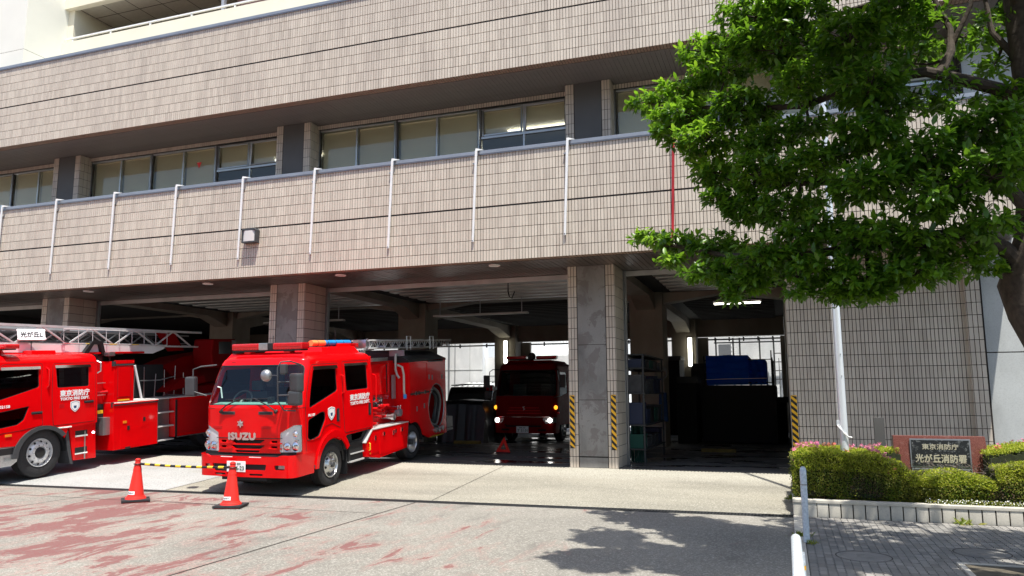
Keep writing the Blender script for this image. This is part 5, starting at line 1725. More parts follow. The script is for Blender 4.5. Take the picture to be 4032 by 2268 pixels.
for k in range(3):
    for sg in (-1, 1): b.tube([(sg * (.27 - k * .05), -4.8, lz(-4.8, 3.02 + .05 * k)), (sg * (.27 - k * .05), 4.5, lz(4.5, 3.02 + .05 * k))], .012, 5)
b.build("extension_cables", "black", LD)
b = MB()
for k in range(9):
    yy = 1.0 + k * .40
    b.tube([(.60, yy, lz(yy, 2.96)), (.60, yy, lz(yy, 3.30))], .008, 5)
b.tube([(.60, 1.0, lz(1, 3.30)), (.60, 4.2, lz(4.2, 3.30))], .010, 5); b.tube([(.60, 1.0, lz(1, 2.96)), (.60, 4.2, lz(4.2, 2.96))], .010, 5)
b.build("guard_rail", "ladder_silver", LD, smooth=True)
MB().tube([(.60, 1.15 + .22 * cos(t), lz(1.15, 3.12) + .15 * sin(t)) for t in [pi / 2 + pi * k / 12 for k in range(13)]], .012, 6).build("cable_loop", "plastic_grey", LD, smooth=True)
for yy in (1.6, 2.3, 3.0): box("yellow_mark", "yellow", LD, .605, .62, yy, yy + .22, lz(yy, 2.945), lz(yy, 2.965))
MB().prism([(1.45, 2.62), (1.75, 2.98), (2.05, 2.98), (2.15, 2.62), (2.05, 2.62), (1.97, 2.90), (1.80, 2.90), (1.60, 2.62)], 0, .56, .66).build("ladder_rest", "black", LT, bevel=.01)
MB().box(-.5, .6, 1.5, 2.1, 2.45, 2.62).build("rest_beam", "black", LT)
MB().box(-.62, .62, -4.0, 3.4, 2.66, 2.71).build("underframe", "red_dark", LD, bevel=.01).location.z = 0
o = MB().box(-.012, .012, -.29, .29, -.13, .13).build("name_sign", "sign_white", LD, bevel=.012)
o.location = (.66, .13, 3.12); o.rotation_euler = (0, radians(-16), radians(-14))
text("光が丘L", "text_black", o, (.0145, 0, 0), (0, 1, 0), Z3, width=.46, height=.13, bold=.003)
for yy, zz in ((-.28, .10), (.28, .10), (-.28, -.10), (.28, -.10)):
    MB().box(.0, .016, yy - .02, yy + .02, zz - .015, zz + .015).build("sign_clip", "sign_white", o)
b = MB().tube([(-.15, -1.4, 2.95), (.35, -1.1, 3.22), (.3, -.9, 3.02)], .03, 8); b.box(.2, .45, -1.2, -.95, 3.0, 3.2)
b.build("ladder_tip_gear", "plastic_grey", LD)

# ------------------------------------------------------------ third engine, waiting in the shade
TT = thing("standby_engine", "red fire engine coloured dark for shade, its headlights on, facing out from inside the garage", "fire engine", (-8.08, 25.0, 0), (0, 0, 0))
S = Shell(1.06, -1.15, 1.4, .22, 1.45, 2.45, .28, .05, .06)
sy = S.sy
ws = rpoly([(-1.10, 1.50), (1.10, 1.50), (1.04, 2.36), (-1.04, 2.36)], .14, 5)
w1 = rpoly(sp([(-.75, 1.45), (.30, 1.60), (.30, 2.30), (-.55, 2.30)]), .06)
outer = [(-1.0, .55), (1.0, .55), (S.smax, .55), (S.smax, 2.45), (-S.smax, 2.45), (-S.smax, .55)]
sheet("cab_body", "red_shaded", TT, S.f(), outer, [ws, w1, mirrored(w1)], .025, S.cuts(), S.zcuts())
S.crown(2.447, 2.62, .3, mat="red_shaded", parent=TT)
g = sheet("windscreen", "glass", TT, S.f(-.004), ws, (), 0, S.cuts(), S.zcuts())
ring("rubber_seal", "black", g, S.f(.003), ws, .02, S)
for q in (w1, mirrored(w1)): sheet("door_window", "glass_dark", TT, S.f(-.004), q, (), 0, S.cuts(), S.zcuts())
box("cab_rear_wall", "black_matte", TT, -1.0, 1.0, 1.3, 1.38, .6, 2.4)
MB().prism([(-1.0, 1.35), (-1.0, 1.46), (-.6, 1.50), (-.5, 1.1)], 0, -.95, .95).build("dashboard", "black", TT)
for xs in (-.5, .5): MB().box(xs - .25, xs + .25, -.2, -.05, 1.1, 1.9).build("seat_back", "seat_cloth", TT, bevel=.04)
B = Shell(1.08, -1.26, -.6, .2, 3, 4, 0, 0, .05)
bo = rpoly([(-B.smax + .1, .30), (B.smax - .1, .30), (B.smax - .1, .82), (-B.smax + .1, .82)], .03)
slot = rpoly([(-.70, .60), (.70, .60), (.62, .50), (-.62, .50)], .03)
sheet("bumper", "red_shaded", TT, B.f(), bo, [slot, rpoly([(-.8, .44), (-.5, .44), (-.5, .38), (-.8, .38)], .01), rpoly([(.5, .44), (.8, .44), (.8, .38), (.5, .38)], .01)], .03, B.cuts(), [.5])
box("bumper_core", "black_matte", TT, -.95, .95, -1.2, -.9, .32, .82)
sheet("chrome_line", "chrome", TT, B.f(.01), [(-.98, .815), (.98, .815), (.98, .835), (-.98, .835)], (), .012, B.cuts(), ())
for k in range(3): sheet("grille_bar", "red_dark", TT, S.f(.015), [(-.60 + .05 * k, .92 + .09 * k), (.60 - .05 * k, .92 + .09 * k), (.60 - .05 * k, .955 + .09 * k), (-.60 + .05 * k, .955 + .09 * k)], (), .02, S.cuts(), ())
for sg in (-1, 1):
    hl = rpoly([(sg * .68, .78), (sg * .78, .62), (sg * 1.16, .64), (sg * 1.16, .82)], .04)
    o = sheet("headlight", "silver", TT, B.f(.012), hl, (), .012, B.cuts(), ())
    c = Vector(B.P(sg * .93, .72, .03))
    MB().lathe([(-.02, .0001), (-.018, .06), (0, .075)], 1, c, 18).build("lit_bulb", "headlight_on", o, smooth=True)
    MB().lathe([(-.01, .0001), (-.008, .03), (0, .035)], 1, Vector(B.P(sg * .78, .70, .03)), 12).build("reflector_bowl", "chrome", o, smooth=True)
    c = Vector(S.P(sg * 1.05, 1.13, .02))
    MB().lathe([(-.05, .0001), (-.04, .045), (0, .07)], 1, c, 16).build("amber_lamp", "amber_on", TT, smooth=True)
plate_no(TT, (-.02, -1.335, .42), .42, .215, "練馬 800", "す 51-31")
MB().prism([(-.05, .05), (.03, .07), (.0, .0), (.05, -.02), (-.02, -.07), (-.01, -.01)], 1, -1.25, -1.22).build("front_emblem", "silver", TT).location.z = 1.10
mirror(TT, (-1.32, -1.2, 1.98), .20, .42, .15, [(-.95, -.95, 2.38), (-1.12, -1.15, 2.38), (-1.22, -1.2, 2.30), (-1.22, -1.2, 1.5), (-1.0, -1.1, 1.45)])
mirror(TT, (-1.28, -1.2, 1.55), .20, .26, .15, None)
mirror(TT, (1.32, -1.2, 1.98), .20, .42, .15, [(.95, -.95, 2.38), (1.12, -1.15, 2.38), (1.22, -1.2, 2.30), (1.22, -1.2, 1.5), (1.0, -1.1, 1.45)])
MB().tube([(1.12, -1.05, 2.32), (1.22, -1.15, 1.95)], .03, 8).build("mirror_stay", "silver", TT)
LBT = bpy.data.objects.new("light_bar", None); COL.objects.link(LBT); LBT.parent = TT; LBT.location = (0, -.35, 2.80)
for a, c in ((-.90, -.18), (.18, .90)): MB().box(a, c, -.12, .12, -.05, .05).build("red_dome", "red_lens", LBT, bevel=.03)
MB().lathe([(-.14, .0001), (-.13, .10), (.0, .14), (.1, .0001)], 1, (0, 0, .03), 18).build("siren_horn", "black", LBT, smooth=True)
MB().box(-.85, .85, -.1, .1, -.08, -.05).build("bar_base", "black", LBT)
frustum(-.85, .85, -.65, 1.2, 2.58, 2.70, .1, .1).build("roof_fairing", "red_shaded", TT, bevel=.02)
MB().box(-1.08, 1.08, 1.5, 5.2, .6, 2.55).build("rear_body", "red_shaded", TT, bevel=.03)
MB().box(-.45, .45, -1, 5, .3, .6).build("chassis", "black_matte", TT)
for yy in (0, 3.6):
    wheel(TT, 1.0, yy, .41, .26, .245, 1, "steel", nuts=6, holes=6); wheel(TT, -1.0, yy, .41, .26, .245, -1, "steel", nuts=6, holes=6)
o = MB().cyl((1.12, -1.0, .95), (1.12, -1.03, .95), .04, 10).build("side_reflector", "red_lens", TT)
# ================================================================== THINGS ON THE FORECOURT
def cone(x, y, lab, rz, tag_txt):
    t = thing("traffic_cone", lab, "traffic cone", (x, y, -.28), (0, 0, rz), group="red traffic cones carrying the striped bar")
    b = MB().lathe([(.045, .205), (.045, .175), (.075, .165), (.085, .150), (.10, .145), (.105, .132), (.69, .043), (.70, .048), (.72, .046), (.735, .030), (.742, .012), (.742, .0001)], 2, n=36)
    b.build("cone_body", "cone_red", t, smooth=True)
    MB().box(-.20, .20, -.20, .20, .0, .018).build("foot", "cone_red", t, bevel=.006)
    MB().box(-.225, .225, -.225, .225, .012, .052).build("rubber_weight", "rubber", t, bevel=.010)
    MB().lathe([(.53, .0695), (.53, .071), (.60, .0605), (.60, .059)], 2, n=32).build("faded_band", "petal_salmon" if False else "cone_red", t, smooth=True)
    # wrapped name label, following the cone
    def rad(z): return .132 - (z - .105) / (.69 - .105) * (.132 - .043) + .0025
    a0 = -pi / 2 - rz
    vs, fs = [], []
    n = 10
    for i in range(n + 1):
        a = a0 + (-.62 + 1.24 * i / n)
        for z in (.13, .185): vs.append((cos(a) * rad(z), sin(a) * rad(z), z))
    for i in range(n): fs.append((2 * i, 2 * i + 2, 2 * i + 3, 2 * i + 1))
    lb = MB().add(vs, fs).build("name_label", "sign_white", t, smooth=True)
    for i, ch in enumerate(tag_txt):
        a = a0 + (-.48 + .96 * (i + .5) / len(tag_txt))
        z = .157
        nrm = Vector((cos(a), sin(a), .15)).normalized()
        ux = Vector((-sin(a), cos(a), 0))
        text(ch, "text_black", lb, tuple(Vector((cos(a) * (rad(z) + .002), sin(a) * (rad(z) + .002), z))), ux, nrm.cross(ux) * 1, width=.021, height=.028, depth=.0006)
    return t
c1 = (-10.78, 10.60); c2 = (-8.71, 10.56)
cone(*c1, "left traffic cone, red with black rubber base, holding the left end of the striped bar", -.75, "東京消防庁")
cone(*c2, "right traffic cone, scuffed red, standing in front of the pumper's number plate", .35, "東京消防庁")
t = thing("barrier_bar", "yellow and black striped bar hanging between the two traffic cones", "barrier bar", (0, 0, 0))
A = Vector((c1[0] + .06, c1[1], .365)); Bv = Vector((c2[0] - .06, c2[1], .365))
n = 17
for k in range(n):
    p = A.lerp(Bv, k / n); q = A.lerp(Bv, (k + 1) / n)
    p.z -= .018 * sin(pi * k / n); q.z -= .018 * sin(pi * (k + 1) / n)
    MB().cyl(p, q, .021, 10).build("stripe", "black" if k % 2 == 0 else "yellow", t, smooth=True)
for c in (c1, c2):
    MB().tube([(c[0] + .062 * cos(a), c[1] + .062 * sin(a), .365) for a in [2 * pi * k / 20 for k in range(20)]], .009, 6, closed=True).build("end_ring", "black", t, smooth=True)
# warning triangle in the garage
t = thing("warning_triangle", "small red warning triangle on the wet garage floor", "warning triangle", (-7.19, 19.40, 0), (radians(-8), 0, radians(-14)))
h = .40
o3 = [(-.23, .02), (.23, .02), (0, .02 + h)]
def tri_in(p, k): c = Vector((0, .02 + h / 3)); return [tuple(c + (Vector(q) - c) * k) for q in p]
for kk, (a, c) in enumerate(((1, .74), (.72, .46))):
    q, r_ = tri_in(o3, a), tri_in(o3, c)
    b = MB()
    b.add([(x, -.01, z) for x, z in q] + [(x, -.01, z) for x, z in r_] + [(x, .01, z) for x, z in q] + [(x, .01, z) for x, z in r_],
          [(i, (i + 1) % 3, (i + 1) % 3 + 3, i + 3) for i in range(3)] + [(i + 6, i + 9, (i + 1) % 3 + 9, (i + 1) % 3 + 6) for i in range(3)] + [(i, i + 6, (i + 1) % 3 + 6, (i + 1) % 3) for i in range(3)] + [(i + 3, (i + 1) % 3 + 3, (i + 1) % 3 + 9, i + 9) for i in range(3)])
    b.build(("reflector_band", "inner_band")[kk], "red_triangle", t)
MB().box(-.2, .2, -.06, .08, 0, .02).build("foot", "rubber", t)

# ================================================================== INSIDE THE GARAGE
t = thing("covered_machine", "low machine under a black tarpaulin left of the waiting engine", "tarpaulin", (-10.1, 24.3, 0))
b = MB()
nx, ny = 16, 12
vs = []
for j in range(ny + 1):
    for i in range(nx + 1):
        u, v = i / nx * 2 - 1, j / ny * 2 - 1
        e = max(abs(u), abs(v))
        z = 1.36 * (1 - max(0, (e - .80) / .20) ** 1.3) + .05 * sin(5 * u + 2) * (1 - e)
        s_ = 1.0 + .05 * sin(14 * math.atan2(v, u)) * max(0, (e - .7) / .3)
        vs.append((u * .92 * s_, v * 1.1 * s_, max(z, 0)))
b.add(vs, [(j * (nx + 1) + i, j * (nx + 1) + i + 1, (j + 1) * (nx + 1) + i + 1, (j + 1) * (nx + 1) + i) for j in range(ny) for i in range(nx)])
b.build("tarpaulin", "tarp_black", t, smooth=True)
t = thing("estate_car", "dark estate car with a red tail lamp behind the covered machine", "car", (-11.9, 28.6, 0), (0, 0, .25))
prof = [(-2.2, .35), (-2.2, .95), (-1.2, 1.10), (-.7, 1.62), (-.2, 1.86), (1.9, 1.90), (2.2, 1.75), (2.35, 1.0), (2.3, .35)]
body = MB().prism(rpoly(prof, .12), 0, -.88, .88).build("body", "car_black", t, bevel=.06, seg=3)
MB().prism([(-1.02, 1.16), (-.58, 1.60), (.3, 1.74), (.3, 1.12)], 0, -.885, .885).build("side_window", "window_tint", body)
MB().prism([(.38, 1.12), (.38, 1.74), (2.05, 1.74), (2.15, 1.12)], 0, -.885, .885).build("side_window", "window_tint", body)
MB().prism([(-1.28, 1.12), (-.72, 1.60), (-.70, 1.56), (-1.2, 1.1)], 0, -.75, .75).build("windscreen", "window_tint", body)
for sx in (-.89, .80): MB().box(sx, sx + .09, -2.0 + 4.15, 2.32, 1.1, 1.7).build("tail_lamp", "red_lens", t, bevel=.01)
MB().box(.62, .90, -.62, -.30, 1.70, 1.93).build("roof_lamp", "red_lens", t, bevel=.03)
for yy in (-1.4, 1.45):
    for sg in (1, -1): wheel(t, .88 * sg, yy, .33, .2, .2, sg, "alloy", nuts=5, holes=5)
for k, (dx, dy) in enumerate(((0, 0), (.12, .3), (-.1, .7), (.1, 1.1))):
    MB().tube([(-.8, -.5 + dy, 1.92), (-.2 + dx, -.4 + dy, 1.97), (.4, -.45 + dy, 1.95), (.8, -.5 + dy, 1.90)], .02, 6).build("roof_cover_fold", "plastic_grey" if k % 2 else "tarp_black", t, smooth=True)
# equipment shelf along the dividing line of the right bay
t = thing("equipment_shelf", "tall dark shelf of rescue gear just inside the right bay", "shelf", (-3.28, 18.3, 0))
for xx in (-.30, .30):
    for yy in (-1.2, 1.6): box("post", "deck_black", t, xx - .02, xx + .02, yy - .02, yy + .02, 0, 2.45)
for zz in (.32, .85, 1.55, 2.12, 2.42): box("shelf_board", "deck_black", t, -.34, .34, -1.25, 1.65, zz, zz + .03)
rr = random.Random(5)
cols = ["box_blue", "black", "green_net", "shelf_stuff", "plastic_grey", "shelf_stuff", "box_blue"]
sh = [("dark crate on the top shelf board of the gear shelf", 2.15, .26), ("blue plastic crate on the upper shelf board", 1.58, .40), ("grey case on the middle shelf board of the gear shelf", .88, .42)]
for zi, (zz, hh) in enumerate(((2.15, .22), (1.58, .42), (.88, .5), (.35, .38))):
    for k in range(5):
        y0 = -1.2 + k * .56
        bb = MB()
        h2 = hh * rr.uniform(.6, 1)
        bb.box(-.27, .27, y0, y0 + .46, 0, h2)
        bb.box(-.285, .285, y0 - .012, y0 + .472, h2 - .04, h2)
        o = bb.build("storage_box", cols[(zi * 3 + k) % 7], None, bevel=.012)
        o.location = (-3.28, 18.3, zz + .001)
        o["label"] = "%s storage box, %s from the front, %s board of the gear shelf" % (("dark blue", "black", "dark green", "grey", "charcoal", "pale grey", "navy")[(zi * 3 + k) % 7], ("first", "second", "third", "fourth", "fifth")[k], ("top", "upper middle", "lower middle", "bottom")[zi])
        o["category"] = "storage box"; o["group"] = "storage boxes on the gear shelf"
t = thing("green_net", "dark green net bundle hanging behind the shutter guide of the right bay", "net", (-3.2, 17.35, 0))
b = MB()
for k in range(26):
    x0 = rr.uniform(-.12, .12); y0 = rr.uniform(-.15, .25)
    b.tube([(x0, y0, 1.25), (x0 + rr.uniform(-.06, .06), y0 + .03, .7), (x0 * 1.5 + rr.uniform(-.08, .08), y0, .03)], .012, 5)
b.build("cords", "green_net", t)
# truck with a cage body under a blue tarpaulin at the rear right
t = thing("caged_lorry", "black silhouetted lorry with a pipe frame under the blue tarpaulin", "lorry", (-1.35, 26.5, 0))
MB().box(-1.15, 1.10, -1.6, 3.2, .04, 1.82).build("lorry_body", "black_matte", t, bevel=.05)
b = MB()
for xx in (-1.05, 1.0):
    for yy in (-1.4, .2, 1.8, 3.0): b.tube([(xx, yy, 1.55), (xx, yy, 2.75 if xx < 0 or yy > 0 else 2.9)], .022, 6)
    for zz in (1.90, 2.25, 2.62): b.tube([(xx, -1.4, zz), (xx, 3.0, zz)], .016, 6)
for zz in (1.90, 2.62): b.tube([(-1.05, -1.4, zz), (1.0, -1.4, zz)], .016, 6)
b.build("pipe_frame", "black", t, smooth=True)
for sg in (-1, 1):
    for yy in (-.9, 2.2): wheel(t, 1.05 * sg, yy, .42, .25, .25, sg, "steel")
t = thing("blue_tarpaulin", "bright blue tarpaulin tied over the load in the right bay", "tarpaulin", (-1.35, 26.5, 1.83))
def tarp(nm, x0, x1, y0, y1, zt):
    b = MB(); nx, nz = 24, 14
    for yy in (y0,):
        vs = []
        for j in range(nz + 1):
            for i in range(nx + 1):
                u, v = i / nx, j / nz
                vs.append((x0 + (x1 - x0) * u, yy + .03 * sin(17 * u + 5 * v) + .025 * sin(31 * v + 3 * u), zt * v - .02 * sin(9 * u) * (v)))
        b.add(vs, [(j * (nx + 1) + i, j * (nx + 1) + i + 1, (j + 1) * (nx + 1) + i + 1, (j + 1) * (nx + 1) + i) for j in range(nz) for i in range(nx)])
    b.add([(x0, y0, zt), (x1, y0, zt), (x1, y1, zt), (x0, y1, zt)], [(0, 1, 2, 3)])
    b.add([(x0, y0, 0), (x0, y0, zt), (x0, y1, zt), (x0, y1, 0), (x1, y0, 0), (x1, y0, zt), (x1, y1, zt), (x1, y1, 0)], [(0, 1, 2, 3), (4, 5, 6, 7)])
    return b.build(nm, "tarp_blue", t, smooth=True)
tarp("tarp_sheet", -.98, .30, -1.50, 1.2, .93)
tarp("tarp_sheet", .305, .83, -1.42, 1.2, .78)
MB().tube([(-1.0, -1.56, .17), (-.3, -1.57, .19), (.85, -1.56, .20)], .010, 5).build("rope", "sign_white", t)
for k, (xx, yy, ww, hh, m_) in enumerate(((-2.95, 25.3, .6, 1.9, "black_matte"), (-2.85, 28.6, .6, 2.45, "shelf_stuff"), (-4.35, 30.6, 1.1, 2.85, "black_matte"), (-.13, 28.2, .34, 1.25, "black_matte"))):
    t = thing("locker", ["black gear rack beside the blue tarpaulin lorry, nearer the front", "tall cluttered rack beside the rear column in the right bay", "black cabinet below the small bright gap left of the upright tube", "low black cabinet between the lorry and the tiled wall"][k], "rack", (xx, yy, 0))
    MB().box(-ww / 2, ww / 2, -.6, .9, 0, hh).build("rack_body", m_, t, bevel=.03)
    b = MB()
    for q in range(9): b.box(-ww / 2 + .02, ww / 2 + .06, -.62 + q * .15, -.55 + q * .15, hh, hh + rr.uniform(.03, .2))
    b.build("hung_gear", "black", t)
for k, (xx, yy) in enumerate(((-1.75, 21.4), (-9.65, 22.75))):
    t = thing("wheel_stop", ["faint yellow wheel stop on the floor of the right bay", "faint yellow wheel stop on the wet floor beside the warning triangle"][k], "wheel stop", (xx, yy, 0))
    MB().prism([(-.08, 0), (.08, 0), (.05, .09), (-.05, .09)], 0, -.45, .45).build("block", "dull_yellow", t, bevel=.01)
for k, (xx, zz, m_, lab) in enumerate(((-3.25, 2.2, "hose_grey", "grey coiled hose hanging on the beige column in the right bay, upper one"), (-3.20, 1.25, "uniform_blue", "dark blue coat hanging on the beige column in the right bay, lower one"))):
    t = thing("hanging_gear", lab, "hanging gear", (xx, 22.9 - .1 * k, zz))
    if k == 0:
        for q in range(4): MB().tube([(-.2 + .17 * cos(a), -.03 * q, .17 * sin(a) - .02 * q) for a in [2 * pi * j / 20 for j in range(20)]], .02, 6, closed=True).build("hose_loop", m_, t, smooth=True)
    else:
        MB().add([(-.35, 0, -.5), (-.05, 0, -.5), (-.08, 0, .35), (-.32, 0, .35), (-.33, -.12, -.5), (-.07, -.12, -.5), (-.10, -.08, .3), (-.30, -.08, .3)], [(0, 1, 2, 3), (4, 7, 6, 5), (0, 4, 5, 1), (1, 5, 6, 2), (2, 6, 7, 3), (3, 7, 4, 0)]).build("coat", m_, t, bevel=.03)
    MB().cyl((-.2, 0, .36 if k else .17), (-.2, .1, .38 if k else .19), .01, 6).build("hook", "steel_grey", t)
# lit tubes
def tube_lamp(loc, L, axis, lab):
    t = thing("fluorescent_lamp", lab, "fluorescent lamp", loc)
    if axis == 'x':
        box("fitting", "white_paint", t, -L / 2 - .03, L / 2 + .03, -.08, .08, .03, .08)
        MB().cyl((-L / 2, 0, 0), (L / 2, 0, 0), .022, 10).build("lit_tube", "tube_light", t)
    else:
        box("fitting", "white_paint", t, -.09, .09, .02, .07, -L / 2 - .03, L / 2 + .03)
        MB().box(-.07, .07, -.03, .018, -L / 2, L / 2).build("lit_tube", "tube_light", t, bevel=.01)
tube_lamp((-1.52, 22.6, 4.14), .58, 'x', "lit ceiling tube in the right bay, left one of the pair")
tube_lamp((-.84, 22.6, 4.14), .62, 'x', "lit ceiling tube in the right bay, right one of the pair")
tube_lamp((-3.62, 32.12, 3.28), 1.15, 'z', "upright lit tube on the rear column seen in the right bay")
tube_lamp((-11.78, 32.12, 3.45), 1.0, 'z', "upright lit tube on the rear column beside the waiting engine")
for k, (a, lab) in enumerate(((-15.6, "dark cable tray hanging under the deck over the ladder truck"), (-9.0, "dark cable tray under the deck over the centre bay"))):
    t = thing("cable_tray", lab, "cable tray", (a, 22.2, 4.05))
    MB().box(-1.6, 1.6, -.1, .1, 0, .05).build("tray", "deck_steel", t)
    for xx in (-1.4, 0, 1.4): box("hanger", "steel_grey", t, xx - .01, xx + .01, -.01, .01, .05, .6)
t = thing("hook", "small black hook hanging from the deck of the centre bay", "hook", (-6.6, 18.2, 4.0))
MB().tube([(0, 0, .6), (0, 0, .18), (.03, 0, .06), (.10, 0, .0), (.18, 0, .18)], .015, 6).build("bent_rod", "black", t)

# ================================================================== BEHIND THE GARAGE
t = thing("white_building", "sunlit white wall of the building behind the left rear opening", "building", (0, 0, 0))
box("wall", "white_wall", t, -30, -15.25, 38, 44, 0, 7)
box("wall_joint", "wall_concrete", t, -30, -15.25, 37.985, 38.0, 2.86, 2.885)
box("wall_joint", "wall_concrete", t, -16.0, -15.98, 37.985, 38.0, 0, 7)
MB().cyl((-17.2, 37.93, 0), (-17.2, 37.93, 7), .05, 10).build("drain_pipe", "steel_grey", t)
MB().cyl((-16.85, 37.95, 0), (-16.85, 37.95, 7), .02, 8).build("conduit", "steel_grey", t)
t = thing("garden_wall", "lower white wall to the right of the tall white building", "wall", (0, 0, 0))
box("wall", "white_wall", t, -15.24, -9.5, 38.4, 38.7, 0, 3.55)
box("wall_joint", "wall_concrete", t, -15.2, -9.5, 38.385, 38.4, 2.55, 2.575)
o = box("window", "alu", t, -15.15, -14.2, 38.36, 38.4, 1.9, 2.25)
box("pane", "window_tint", o, -15.1, -14.25, 38.35, 38.36, 1.93, 2.22)
t = thing("brown_stone_building", "brown stone faced building above the low white wall", "building", (0, 0, 0))
box("wall_backing", "mortar", t, -24, -13.5, 47, 52, 0, 9)
rr = random.Random(11)
b = MB()
z = 3.2
while z < 6.0:
    x = -19.0
    hh = rr.uniform(.12, .2)
    while x < -14.2:
        L = rr.uniform(.25, .55)
        b.box(x, x + L - .03, 46.93 + rr.uniform(-.03, .03), 47.0, z, z + hh - .025)
        x += L
    z += hh
plain("brown_stone", (.42, .30, .14), .9, var=.5, scale=4)
b.build("stone_facing", "brown_stone", t, kind="stuff")
t = thing("corrugated_roof", "grey corrugated roof edge behind the dark car", "roof", (-14.3, 36.5, 0))
b = MB()
n = 26
vs = []
for i in range(n * 4 + 1):
    x = -1.6 + 3.2 * i / (n * 4)
    for yy in (-.4, 1.2): vs.append((x, yy, 1.98 + .035 * cos(i * pi / 5) + (yy + .4) * .12))
b.add(vs, [(2 * i, 2 * i + 2, 2 * i + 3, 2 * i + 1) for i in range(n * 4)])
o = b.build("roof_sheet", "wall_concrete", t, smooth=True)
box("shed_wall", "shelf_stuff", t, -1.6, 1.6, .0, 1.1, 0, 1.95)
t = thing("small_red_car", "small red fire service car with a round roof lamp in the sunlit yard", "car", (-13.75, 34.6, 0))
prof = [(-1.9, .35), (-1.9, .80), (-1.05, .95), (-.55, 1.42), (.9, 1.46), (1.5, 1.05), (1.9, .95), (1.9, .35)]
body = MB().prism(rpoly(prof, .08), 0, -.82, .82).build("body", "red_paint", t, bevel=.06, seg=3)
MB().add([(-.62, -1.00, 1.02), (.62, -1.00, 1.02), (.54, -.60, 1.385), (-.54, -.60, 1.385)], [(0, 1, 2, 3)]).build("windscreen", "sign_white", body).location.y = -.03
MB().box(-.55, .55, -.35, -.1, 1.46, 1.52).build("lamp_base", "red_paint", t, bevel=.01)
MB().lathe([(1.52, .10), (1.60, .13), (1.66, .11), (1.68, .0001)], 2, (.0, -.2, 0), 18).build("roof_lamp", "red_lens", t, smooth=True)
for sg in (-1, 1):
    for yy in (-1.2, 1.2): wheel(t, .80 * sg, yy, .3, .18, .19, sg, "alloy", nuts=4, holes=6)
t = thing("white_flats", "white flats with a glazed balcony seen above the waiting engine", "building", (0, 0, 0))
box("wall", "white_wall", t, -16.0, -8.5, 45, 52, 0, 9)
box("gable", "cream_white", t, -14.2, -12.4, 44.9, 45, 3.4, 3.95)
for k in range(4):
    o = box("window", "alu", t, -14.7 + k * 1.25, -13.8 + k * 1.25, 44.93, 44.99, 3.0, 3.75)
    box("pane", "window_tint", o, -14.65 + k * 1.25, -13.85 + k * 1.25, 44.92, 44.93, 3.05, 3.7)
o = box("balcony", "white_paint", t, -13.2, -11.2, 43.9, 44.99, 3.85, 3.95)
b = MB()
for k in range(11): b.box(-13.2 + k * .2, -13.17 + k * .2, 43.9, 43.93, 3.95, 4.75)
b.box(-13.2, -11.2, 43.88, 43.95, 4.75, 4.80)
b.build("balusters", "white_paint", o)
t = thing("yard_screen", "pale wall with steel frames and mesh behind the blue tarpaulin", "wall", (0, 0, 0))
w_ = box("wall", "white_wall", t, -6.5, 3, 38.2, 38.5, 0, 6)
r = []
for a in range(30):
    for c in range(16): r.append((-2.4 + c * .20 + (a % 2) * .1, -2.4 + c * .20 + .185 + (a % 2) * .1, 1.6 + a * .10, 1.6 + a * .10 + .088))
tiling(w_, r, (0, 38.2, 0), mat="white_wall", name="block_facing")
b = MB()
for xx in (-3.05, -2.25, -1.95, -1.05, -.42, .15): b.box(xx, xx + .07, 37.6, 37.7, 0, 4.2)
for zz in (3.95,): b.box(-3.1, .3, 37.6, 37.7, zz, zz + .06)
b.build("steel_frame", "deck_black", t)
o = box("panel", "cap_metal", t, -2.9, -2.32, 37.62, 37.66, 2.9, 3.9)
b = MB()
for zz in (2.2, 2.6, 3.0, 3.4): b.box(-.42, .2, 37.45, 37.5, zz, zz + .035)
for xx in (-.5, -.2, .1): b.box(xx, xx + .03, 37.45, 37.5, 1.4, 3.2)
b.build("rack_bars", "deck_black", t)

# ================================================================== PLANTER, SIGN, POLE, RAILS
PL = thing("planter", "pale concrete planter kerb with grooved blocks below the azalea hedge", "planter", (0, 0, 0))
zb, zt = -.28, -.075
x = .035
first = True
blk = MB().box(0, .151, 0, .16, 0, zt - zb).mesh("kerb_block", "curb_concrete", bevel=.008)
MB().box(.035, .365, 12.53, 12.69, zb, zt).build("kerb_block", "curb_concrete", PL, bevel=.008)
x = .374
while x < 6.5:
    put("kerb_block", blk, PL, loc=(x, 12.53 + random.uniform(-.003, .003), zb))
    x += .166
MB().box(.035, 6.6, 12.54, 12.70, zb, zt - .01).build("kerb_core", "mortar", PL).location.y = .012
MB().box(.030, 6.6, 12.518, 12.70, zt, -.03).build("kerb_cap", "curb_concrete", PL, bevel=.010)
MB().box(.030, .19, 12.70, 16.08, zb, -.03).build("kerb_return", "curb_concrete", PL, bevel=.010)
MB().box(.19, 6.6, 12.70, 16.05, zb, -.07).build("soil", "soil", PL)

SG = thing("station_sign", "red granite slab bearing the black bronze plate with the station's name", "sign", (0, 0, 0))
yf = 13.60
slab = MB().add([(1.58, yf - .03, -.07), (2.93, yf - .03, -.07), (2.865, yf + .0, .885), (1.59, yf + .0, .885), (1.60, yf + .22, -.07), (2.93, yf + .22, -.07), (2.865, yf + .20, .885), (1.59, yf + .20, .885)],
         [(0, 1, 2, 3), (5, 4, 7, 6), (4, 0, 3, 7), (1, 5, 6, 2), (3, 2, 6, 7), (4, 5, 1, 0)]).build("slab", "red_granite", SG, bevel=.006)
pl = box("plate_frame", "cap_metal", SG, 1.815, 2.655, yf - .035, yf - .012, .405, .845, bevel=.005)
box("plate", "plaque_bronze", pl, 1.835, 2.635, yf - .042, yf - .035, .425, .825)
text("東京消防庁", "text_gold", pl, (2.235, yf - .044, .725), X3, Z3, width=.50, height=.085, depth=.002, bold=.002)
